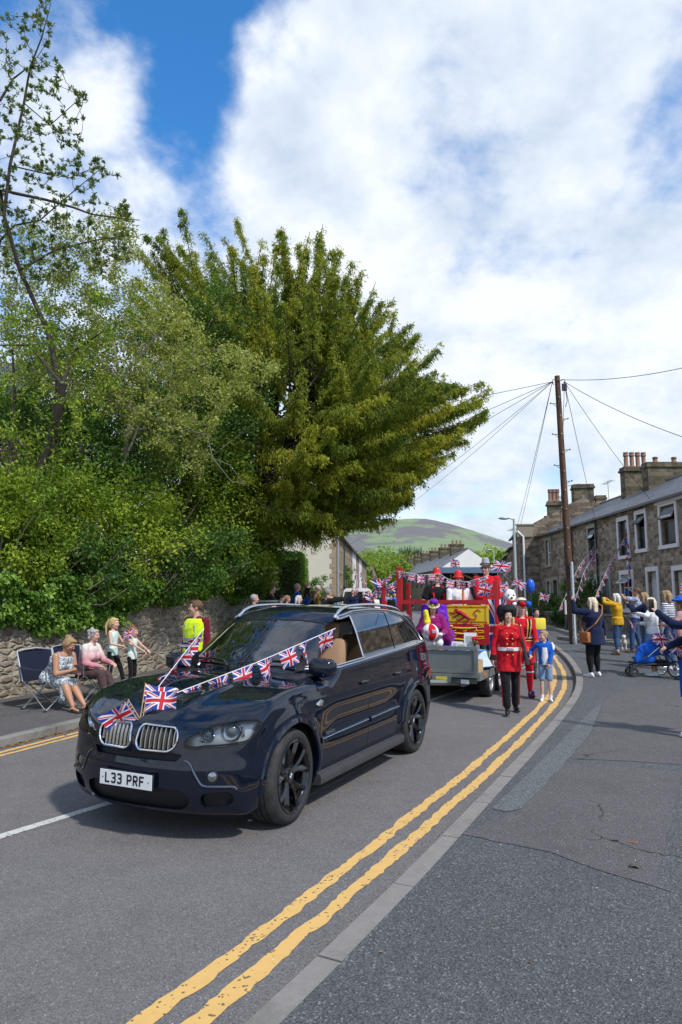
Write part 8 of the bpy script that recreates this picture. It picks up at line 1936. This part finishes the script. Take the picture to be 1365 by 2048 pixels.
# red frame, banner
fr = thing('timber_gantry', 'red painted timber frame with tall posts standing on the trailer', 'frame', tw(1.8, 0, BZ), R(65.7)); F = V3(1.8, 0, BZ)
for (x, y, h_, s_) in ((0, .03, 1.62, .085), (.25, .03, 1.55, .06), (0, W_ - .03, 1.92, .11), (.35, W_ - .1, 1.6, .07), (2.6, .03, 1.3, .07), (2.6, W_ - .03, 1.5, .07), (-.2, W_ + .25, 1.55, .06)): b = MB(); b.box((x, y, h_ / 2), (s_, s_, h_), bev=.006); b.build('post', M_REDP, fr)
for (p, q, s_) in (((0, 0, 1.2), (0, W_, 1.2), .085), ((0, .03, 1.2), (2.6, .03, 1.2), .07), ((0, W_, 1.2), (2.6, W_, 1.2), .07), ((2.6, 0, 1.2), (2.6, W_, 1.2), .07)):
    p, q = Vector(p), Vector(q); b = MB(); d = q - p; b.box(tuple((p + q) / 2), (max(abs(d.x), s_ * .8), max(abs(d.y), s_ * .8), s_)); b.build('rail', M_REDP, fr)
bn = thing('heraldic_banner', 'stiff heraldic banner, red lion on yellow above gold lions on red', 'banner', tw(1.70, .16, .88), R(65.7)); M_BY = mat('banner_yellow', (.75, .52, .01), .6); M_BR = mat('banner_red', (.42, .005, .012), .6)
BW, BH = .98, .76; Y_ = lambda u: BW * (1 - u); f2 = lambda u, v, d=.0: V3(-.012 - d, Y_(u), BH * v)
b = MB(); b.box((0, BW / 2, BH * .26), (.02, BW, BH * .52)); b.build('lower_field', M_BR, bn); b = MB(); b.box((0, BW / 2, BH * .76), (.02, BW, BH * .48)); b.build('upper_field', M_BY, bn)
def strk(b, l, r, s=1.0): b.tube([f2(.5 + (u - .5) * s, .76 + (v - .76) * min(s, 1.3) if s > 1 else v, .001) for u, v in l], [r * s * .8] + [r * s] * (len(l) - 2) + [r * s * .6], 6)
b = MB()
for q in (0, .022): strk(b, [(.05 + q, .56 + q), (.95 - q, .56 + q), (.95 - q, .96 - q), (.05 + q, .96 - q), (.05 + q, .56 + q)], .004)
for u in (.05, .35, .65, .95):
    for v in (.56, .96): strk(b, [(u - .025, v), (u + .025, v)], .009); strk(b, [(u, v - .03), (u, v + .03)], .009)
strk(b, [(.40, .82), (.46, .80), (.52, .74), (.58, .68)], .030, 1.45); strk(b, [(.38, .86), (.42, .85)], .030, 1.45); strk(b, [(.42, .80), (.34, .78), (.30, .81)], .012, 1.45); strk(b, [(.45, .77), (.37, .71), (.34, .72)], .012, 1.45); strk(b, [(.52, .72), (.44, .65), (.40, .66)], .013, 1.45); strk(b, [(.58, .68), (.54, .60), (.49, .60)], .014, 1.45); strk(b, [(.58, .68), (.66, .66), (.68, .74), (.64, .80), (.70, .86), (.74, .82)], .009, 1.45)
b.build('red_lion', M_BR, bn)
for v in (.42, .28, .13):
    b = MB(); strk(b, [(.30, v), (.45, v - .015), (.62, v - .01), (.76, v + .01)], .020); strk(b, [(.22, v + .04), (.27, v + .03)], .036); strk(b, [(.30, v), (.20, v - .03), (.12, v - .01)], .012); strk(b, [(.34, v - .02), (.32, v - .08), (.26, v - .085)], .010); strk(b, [(.55, v - .02), (.54, v - .08), (.48, v - .085)], .013); strk(b, [(.74, v), (.76, v - .07), (.70, v - .085)], .013); strk(b, [(.78, v + .01), (.90, v + .03), (.88, v + .075), (.70, v + .06)], .010); b.build('gold_lion', M_BY, bn)
# hanging flag on the right hand post
hf = thing('hanging_flag', 'long flag cloth hanging down the right hand red post', 'flag', tw(1.70, -.13, .60), R(155.7)); b = MB(); b.grid(lambda a, c: V3(-.05 + .02 * math.sin(a * 14) , -.02 + .34 * (a - 1) * 0 - .03 * math.sin(a * 9), 0) + V3(.34 * a, 0, 1.15 * c), 14, 8); b.build('cloth', jack_mat('flag_cloth_turned', scale=(1, 1, 1), rot=(0, 0, R(90)), loc=(1, 0, 0)), hf, smooth='all', fix=False)
# seated queen, throne, table and trinkets
sb_ = thing('draped_throne', 'throne draped in purple satin behind the seated figure in the crown', 'throne', tw(1.25, 1.12, BZ), R(65.7))
soft('drape', [('l', [(V3(0, 0, z), V3(1, 0, 0), V3(0, 1, 0), .20 + w_, .30 + w_) for z, w_ in ((.0, .06), (.4, .02), (.9, -.02), (1.15, -.05))]), ('c', V3(-.15, -.32, .05), V3(0, -.28, .6), .10, .11), ('l', [(V3(-.25, 0, z), V3(1, 0, 0), V3(0, 1, 0), .22, .28) for z in (.0, .42)])], .014, M_PURPLE, sb_, 2, .05)
qn, j = person('seated figure in a white dress, purple cape and crown bending over a ball', tw(.80, 1.02, BZ), 186, 1.62, 1.15, woman=True, seat=.42, lean=20, hL=(-.12, .40, .62), hR=(.16, .36, .66), hair=('bob', 'brown'), top=('long', M_MAGENTA), bottom=('skirt', M_WHITEC), shoes=M_WHITEC, skin='pink', head=(-10, -34), curl=(.8, .8))
H = j['H']; soft('cape', [('c', j['sp'](1.42) + V3(s * .12, -.07, 0), j['sp'](1.0) + V3(s * .26, -.16, 0), .09, .13) for s in (-1, 1)] + [('c', j['sp'](1.40) - j['fw'] * .1, j['sp'](1.0) - j['fw'] * .2, .13, .18)], .013, M_MAGENTA, qn, 2, .03)
soft('white_gloves', [('c', j['A'][s][1].lerp(j['A'][s][2], .2), j['A'][s][2], .046, .036) for s in (1, -1)] + [('e', j['A'][s][2] + V3(0, .05, 0), (.045, .06, .035)) for s in (1, -1)], .010, M_WHITEC, qn, 1)
soft('crown_cap', [('e', H(0, -.01, .15), (.085, .09, .06))], .010, M_PURPLE, qn, 1)
b = MB(); n = 14; b.add([H(.108 * math.cos(a), .108 * math.sin(a) - .01, z + (.05 if i % 2 and z > .1 else 0)) for z in (.085, .125) for i, a in [(i, 2 * math.pi * i / n) for i in range(n)]], [(i, (i + 1) % n, n + (i + 1) % n, n + i) for i in range(n)]); [b.ell(H(.112 * math.cos(a), .112 * math.sin(a) - .01, .105), .012, 6, 4) for a in [2 * math.pi * i / 10 for i in range(10)]]; b.build('crown', GOLD, qn)
b = MB(); b.tube([H(.11 * math.cos(a), .11 * math.sin(a) - .01, .08) for a in [2 * math.pi * i / 20 for i in range(21)]], .017, 6, cap=False); b.build('ermine_band', M_WHITEC, qn)
bl = thing('flag_ball', 'red and white ball printed with small flags on the lap of the crowned figure', 'ball', wl(j, V3(.06, .46, .66)), R(10)); b = MB(); n = 20
b.lathe([(.155 * math.cos(a), .155 * math.sin(a)) for a in np.linspace(-math.pi / 2, math.pi / 2, 16)], 24); o = b.build('ball', [M_WHITEC, M_REDC], bl, smooth=True)
for p in o.data.polygons: p.material_index = 1 if (math.atan2(p.center.y, p.center.x) % (2 * math.pi / 3)) < math.pi / 3 else 0
for a0, z0 in ((-2.25, .0), (-1.35, .04), (-3.0, .03)):
    b = MB(); b.grid(lambda a, c: V3(.158 * math.cos(z0 * 4 + (c - .5) * .42) * math.cos(a0 + (a - .5) * .6), .158 * math.cos(z0 * 4 + (c - .5) * .42) * math.sin(a0 + (a - .5) * .6), .158 * math.sin(z0 * 4 + (c - .5) * .42)), 6, 4); b.build('printed_flag', M_JACK, bl, fix=False)
du = thing('yellow_duster', 'yellow cloth held up before the face of the crowned figure', 'cloth', wl(j, V3(.13, .40, .86)), 0); soft('cloth', [('c', V3(0, 0, .16), V3(.02, 0, -.02), .045, .065), ('c', V3(.02, 0, 0), V3(.0, 0, -.16), .06, .02)], .010, mat('yellow_cloth', (.75, .62, .02), .8), du, 1, .03)
tb = thing('gift_table', 'low table with a blue and white cloth at the front of the trailer', 'table', tw(.75, .36, BZ), R(65.7)); b = MB(); b.grid(lambda a, c: V3((a - .5) * .5, (c - .5) * .62, .34), 4, 4); b.build('table_top', M_ROYALP if 'M_ROYALP' in globals() else mat('pale_blue_cloth', (.10, .28, .62), .8), tb)
soft('table_cloth', [('l', [(V3(0, 0, z), V3(1, 0, 0), V3(0, 1, 0), w_ * .9, w_ * 1.15) for z, w_ in ((.06, .40), (.2, .33), (.33, .29))])], .014, fabric('white_and_blue_cloth', (.52, .60, .78)), tb, 1, .03)
for k, (y, w_, h_, c_) in enumerate(((.0, .22, .30, 'white framed certificate leaning at the back of the gift table'), (.22, .20, .14, 'row of small cards on the left of the gift table'), (.12, .18, .12, 'printed card at the front of the gift table'))):
    o = thing('card' if k else 'picture_frame', c_, 'card' if k else 'frame', tw(.72 - .08 * k, .30 + y, BZ + .35), R(65.7)); b = MB(); b.box((0, 0, h_ / 2), (.015, w_, h_), ry=.15); b.build('frame', M_WHITEP, o); b = MB(); b.box((-.010, 0, h_ / 2), (.004, w_ * .7, h_ * .6), ry=.15); b.build('print', mat('grey_print', (.4, .42, .38), .7, var=.5, vs=40), o)
rs = thing('flower_posy', 'small red rose posy beside the framed certificate', 'flowers', tw(.66, .20, BZ + .36)); b = MB(); b.mi = 0; [b.ell(V3(random.uniform(-.04, .04), random.uniform(-.04, .04), .18 + random.uniform(-.02, .03)), .03, 8, 6) for _ in range(7)]; b.mi = 1; [b.tube([V3(0, 0, 0), V3(random.uniform(-.05, .05), random.uniform(-.04, .04), .17)], .006, 5) for _ in range(8)]; b.build('posy', [M_REDC, M_HEDGE], rs)
cr = thing('wooden_crate', 'small pale wooden crate at the corner of the trailer deck', 'crate', tw(.30, .16, BZ), R(65.7)); b = MB()
for s in (-1, 1): b.box((s * .19, 0, .10), (.015, .26, .20)); b.box((0, s * .13, .10), (.38, .015, .20))
b.box((0, 0, .01), (.38, .26, .015)); b.build('crate', M_WOOD, cr)
for k, (x, y) in enumerate(((.62, .10), (.70, .22))): o = thing('red_boot', ['nearer', 'farther'][k] + ' of two red boots standing on the deck behind the crate', 'boot', tw(x, y, BZ), R(20)); soft('boot', [('c', V3(0, 0, .18), V3(0, 0, .04), .05, .045), ('c', V3(0, 0, .04), V3(-.13, 0, .03), .042, .03)], .010, M_REDC, o, 1)
hand_flag('flag leaning over the gate at the right front corner of the trailer', tw(.1, .25, BZ + .05), tw(.0, .05, BZ + .55), .38, .3, (-.3, .1, -.9), 6, .05)
# riders
def rider(lb, x, y, zt, to, **kw): p = tw(x, y, kw.pop('bz', BZ)); return person(lb, p, to, min(1.92, zt - p.z), kw.pop('g', 1.1), group='riders on the float', lod=1, shoes=M_SHOEB, **kw)
r_, j = rider('man in a black polo shirt with red braces and a red bowler', 2.5, 1.42, 2.42, 175, bz=BZ + .05, hL=(-.28, .25, 1.02), hR=(.30, .22, 1.0), hair=('short', 'brown'), top=('tee', M_BLACKC), bottom=('trousers', M_GREYT), g=1.25, skin='pink', head=(20, 0))
def bowler(j, r_, m, nm='hat', brim=.15): soft(nm, [('l', [(j['H'](0, 0, .065), j['hx'], j['hf'], brim * .85, brim), (j['H'](0, 0, .078), j['hx'], j['hf'], brim * .86, brim)]), ('c', j['H'](0, 0, .09), j['H'](0, 0, .15), .095, .08)], .009, m, r_, 1)
M_GLOSSR = mat('glossy_red_hat', (.62, .02, .01), .2); bowler(j, r_, M_GLOSSR); b = MB()
for s in (-1, 1): b.tube([j['sp'](1.02) + j['ax'] * s * .10 + j['fw'] * .14, j['sp'](1.25) + j['ax'] * s * .11 + j['fw'] * .165, j['sp'](1.45) + j['ax'] * s * .10 + j['fw'] * .06], .020, 6, flat=.4)
b.build('braces', M_REDC, r_)
r_, j = rider('rider in a white shirt and red bowler with a long orange horn', 2.35, .92, 2.34, 178, hL=(-.12, .26, 1.22), hR=(.06, .28, 1.10), hair=('bob', 'brown'), top=('tee', M_WHITEC), bottom=('trousers', M_GREYT)); bowler(j, r_, M_GLOSSR)
hn = thing('orange_horn', 'long orange plastic horn held upright by the rider in white', 'horn', wl(j, V3(-.03, .32, .95))); b = MB(); b.lathe([(.06, 0), (.035, .06), (.035, .12), (.022, .15), (.026, .45), (.032, .62), (.0, .63)], 16); b.build('horn', mat('orange_plastic', (.85, .22, .01), .35), hn, smooth=40)
r_, j = rider('big man in a red jacket, dark glasses and grey trilby on the float', 2.5, .36, 2.60, 190, bz=BZ + .12, hL=(-.16, .32, 1.14), hR=(.12, .34, 1.08), hair=('short', 'brown'), top=('coat', M_REDC), bottom=('trousers', M_GREYT), g=1.35, skin='pink', head=(26, 0)); bowler(j, r_, mat('grey_trilby', (.32, .33, .34), .8), brim=.135); b = MB(); b.box(tuple(j['H'](0, .09, .014)), (.14, .03, .04), bev=.01); b.build('dark_glasses', M_SHADES, r_)
b = MB(); b.tube([j['H'](.10 * math.cos(a), .10 * math.sin(a), .088) for a in [2 * math.pi * i / 20 for i in range(21)]], .015, 6, cap=False); b.build('hat_band', M_BLACKC, r_)
hb = wl(j, V3(0, .40, 1.1)); hand_flag('bunch of flags in the hands of the man in the red jacket', hb, hb + V3(.10, 0, .32), .26, .26, (-.8, -.3, .2), 7, .06); hand_flag('second flag in the hands of the man in the red jacket, flying right', hb, hb + V3(.16, -.05, .30), .25, .22, (.7, -.4, .3), 8, .06)
fp = tw(1.8, .0, 2.2); hand_flag('flag flying from the top of the right hand red post', fp + V3(.05, 0, -.15), fp + V3(.30, 0, .28), .32, .22, (-.75, 0, .1), 9, .04)
# timber stage on the vehicle behind
stg = thing('timber_stage', 'dark open stage with pale timber framing and a blue top beam behind the riders', 'stage', (2.62, 18.4, T(18) - .12), R(-4)); stg.scale = (.60, 1, .95); b = MB(); b.box((1.35, .9, 1.6), (2.6, 1.6, 1.9)); b.build('dark_backing', mat('stage_black', (.012, .012, .014), .8), stg); b = MB(); b.box((1.35, 0, 2.62), (2.9, .5, .16)); b.build('top_beam', mat('slate_blue_beam', (.10, .16, .25), .6), stg); b = MB()
for x in (.1, .55, 1.1, 1.7, 2.2): b.box((x, .06, 1.75), (.05, .06, 1.6))
for z in (1.25, 1.75, 2.3): b.box((1.2, .05, z), (2.3, .05, .05))
for x in (.3, 1.4, 1.9): b.box((x, .04, 2.42), (.75, .04, .045), ry=.3)
b.build('timber_frame', mat('stage_timber', (.40, .22, .09), .7, var=.2), stg); b = MB(); b.box((2.68, 0, 1.6), (.07, .08, 2.2)); b.build('orange_post', mat('orange_red_post', (.6, .09, .03), .5), stg)
for s in (.5, 2.2): b = MB(); b.lathe([(0, -.1), (.36, -.1), (.38, 0), (.36, .1), (0, .1)], 20, c=(s, .1, .38), axis='X'); b.build('wheel', M_RUBBER, stg)
# mascot head, balloon, yellow bag behind the marchers
p = atd(1020, 1195, 15.6); mh = thing('mascot_head', 'plain white padded dog head mask topped with flags behind the guard', 'mask', (p.x, p.y, p.z - .22)); soft('mask', [('e', V3(0, 0, .24), (.16, .14, .17)), ('e', V3(0, -.13, .18), (.09, .08, .07)), ('c', V3(-.11, 0, .36), V3(-.14, 0, .43), .04, .015), ('c', V3(.11, 0, .36), V3(.14, 0, .43), .04, .015)], .014, M_WHITEC, mh, 1); b = MB(); [b.ell(V3(s * .06, -.145, .27), .018, 8, 5) for s in (-1, 1)]; b.ell(V3(0, -.21, .21), .025, 8, 5); b.build('eyes_and_nose', M_EYE, mh)
person('person in dark blue standing under the white dog mask', V3(p.x, p.y + .05, T(p.y)), 180, max(1.2, p.z - .26 - T(p.y)), hair=('none', 'dark'), top=('long', M_NAVY), bottom=('trousers', M_GREYT), shoes=M_SHOEB, lod=2, face=False)
hb = V3(p.x, p.y, p.z + .20); hand_flag('left flag of the pair on the dog mask', hb, hb + V3(-.05, 0, .16), .26, .2, (-.7, -.4, -.2), 3, .03); hand_flag('right flag of the pair on the dog mask', hb, hb + V3(.16, 0, .26), .28, .2, (.5, -.5, -.35), 4, .03)
p = atd(1062, 1172, 14.6); bo = thing('blue_balloon', 'long blue balloon bobbing above the yeoman', 'balloon', p); b = MB(); b.ell((0, 0, .0), (.09, .08, .15), 16, 12); b.tube([(0, 0, -.15), (.03, 0, -.9)], .004, 4); b.build('balloon', mat('blue_balloon', (.01, .10, .55), .25), bo, smooth=True)
p = atd(1062, 1200, 15.0); py = V3(p.x + .1, 15.0, T(15)); person('person in a blue sari like wrap carrying a yellow bag behind the yeoman', py, 170, 1.5, 1.1, hair=('short', 'dark'), top=('long', M_ROYAL), bottom=('trousers', M_GREYT), shoes=M_SHOEB, lod=2); hand_flag('small flag beside the blue balloon', V3(p.x + .05, 14.6, 1.7), V3(p.x + .1, 14.6, 1.98), .2, .15, (.7, -.4, -.2), 3, .02)
yb = thing('yellow_bag', 'yellow bag showing beside the arm of the yeoman', 'bag', atd(1080, 1248, 14.2) + V3(0, 0, -.12)); b = MB(); b.box((0, 0, .12), (.24, .12, .24), rz=.2, bev=.03); b.build('bag', mat('yellow_bag', (.75, .60, .05), .6), yb, smooth=40)

# ------------------------------------------------------------------ bunting
CM = CAR.matrix_basis
def cw(x, y, z): return CM @ V3(x, y, z)
bunting('bunting string from the near windscreen pillar down to the nose of the car', [cw(.42, .80, 1.53), cw(1.25, .45, 1.26), cw(2.12, -.02, .985)], 8, .20, seed=3, group='bunting on the car')
bunting('bunting string from the far windscreen pillar down to the nose of the car', [cw(.42, -.80, 1.50), cw(1.2, -.46, 1.27), cw(2.12, -.06, .985)], 7, .22, seed=9, hang=(-.5, -.3, -.8), group='bunting on the car')
hb = cw(2.24, .0, .86); cl_ = cw(2.24, 0, .86)
hand_flag('flag spread left over the grille of the car', hb, cw(2.22, -.16, 1.01), .19, .12, CM.to_3x3() @ V3(.1, -.75, -.55), 1, .03, group='flags fixed to the grille'); hand_flag('flag spread right over the bonnet edge of the car', hb + V3(.01, 0, 0), cw(2.14, -.04, 1.07), .27, .15, CM.to_3x3() @ V3(-.25, .9, .1), 2, .03, group='flags fixed to the grille'); hand_flag('flag lying back over the bonnet above the grille', hb + V3(-.01, 0, .01), cw(2.05, -.14, 1.12), .28, .18, CM.to_3x3() @ V3(-.4, .3, -.1), 3, .03, group='flags fixed to the grille'); hand_flag('lowest flag, hanging over the top of the left grille', hb + V3(0, 0, -.02), cw(2.30, -.12, 1.0), .27, .16, CM.to_3x3() @ V3(.05, -.8, -.35), 4, .03, group='flags fixed to the grille')
A_ = lambda u, v, Y: atd(u, v, Y); GB = 'bunting on the float'
bunting('bunting swag along the front of the float from the left post to the trilby', [A_(795, 1142, 14.0), A_(840, 1150, 13.8), A_(880, 1148, 13.7), A_(900, 1160, 13.6), A_(935, 1164, 13.5), A_(975, 1152, 13.4)], 9, .17, seed=2, group=GB)
bunting('bunting swag hanging from the tall left post towards the left mast', [A_(787, 1145, 14.1), A_(768, 1163, 14.6), A_(752, 1185, 14.9), A_(748, 1200, 15)], 5, .30, seed=5, group=GB, hang=(-.6, 0, -.7)); bunting('bunting behind the left mast of the float', [A_(800, 1158, 16), A_(775, 1172, 16), A_(750, 1172, 16.5)], 5, .22, seed=6, group=GB)
bunting('bunting along the far side rail right of the hanging flag', [A_(985, 1205, 14.6), A_(1005, 1203, 14.8), A_(1030, 1200, 15.2)], 4, .2, seed=8, group=GB)
GH = 'bunting strung to the terraced houses'
bunting('left one of the pair of bunting strings down from the upper window', [A_(1190, 1092, 32), A_(1160, 1130, 29), A_(1130, 1195, 26.5), A_(1120, 1218, 26)], 13, .27, seed=11, group=GH); bunting('right one of the pair of bunting strings down from the upper window', [A_(1197, 1095, 31.5), A_(1168, 1145, 28), A_(1150, 1205, 25.5), A_(1143, 1222, 25)], 12, .27, seed=12, group=GH)
bunting('single bunting string falling left from the tall window to the doorways', [A_(1250, 1075, 28.8), A_(1232, 1105, 28), A_(1210, 1150, 26.5), A_(1195, 1185, 25), A_(1183, 1222, 24)], 11, .27, seed=13, group=GH)
bunting('vertical string of plain red, white and blue pennants below the tall window', [A_(1256, 1060, 28.7), A_(1256, 1100, 28.6), A_(1258, 1150, 28.5), A_(1258, 1195, 28.2)], 16, .2, seed=14, group=GH, alt=[M_REDC, M_WHITEC, M_ROYAL])
GL = 'bunting on the left row'
bunting('bunting hanging against the green downpipe of the left row', [A_(708, 1128, 46), A_(712, 1150, 45), A_(716, 1185, 43)], 7, .45, seed=15, group=GL); bunting('bunting in front of the second white house of the left row', [A_(722, 1140, 52), A_(730, 1165, 50), A_(738, 1190, 47)], 7, .4, seed=16, group=GL); bunting('bunting strung high over the street from the left row', [A_(742, 1130, 60), A_(752, 1150, 52), A_(760, 1170, 46)], 6, .45, seed=17, group=GL)
fp = A_(902, 1150, 24); hand_flag('single flag on a pole before the white gable', fp, A_(902, 1118, 24), .32, .3, (.8, 0, -.1), 4, .05)
fp = A_(1036, 1175, 24); hand_flag('long flag slanting from the house wall by the lamp', fp, A_(1008, 1150, 22), .5, .3, (.4, 0, .6), 5, .05)
person('driver in a pale blue shirt at the wheel of the black car', cw(-.02, -.37, .34), 206, 1.62, 1.0, seat=.40, lean=-10, hL=(-.15, .44, .66), hR=(.15, .44, .66), fL=(-.1, .62, .12), fR=(.1, .62, .12), hair=('short', 'grey'), top=('long', M_DENIML), bottom=('trousers', M_GREYT), shoes=M_SHOEB, lod=2)
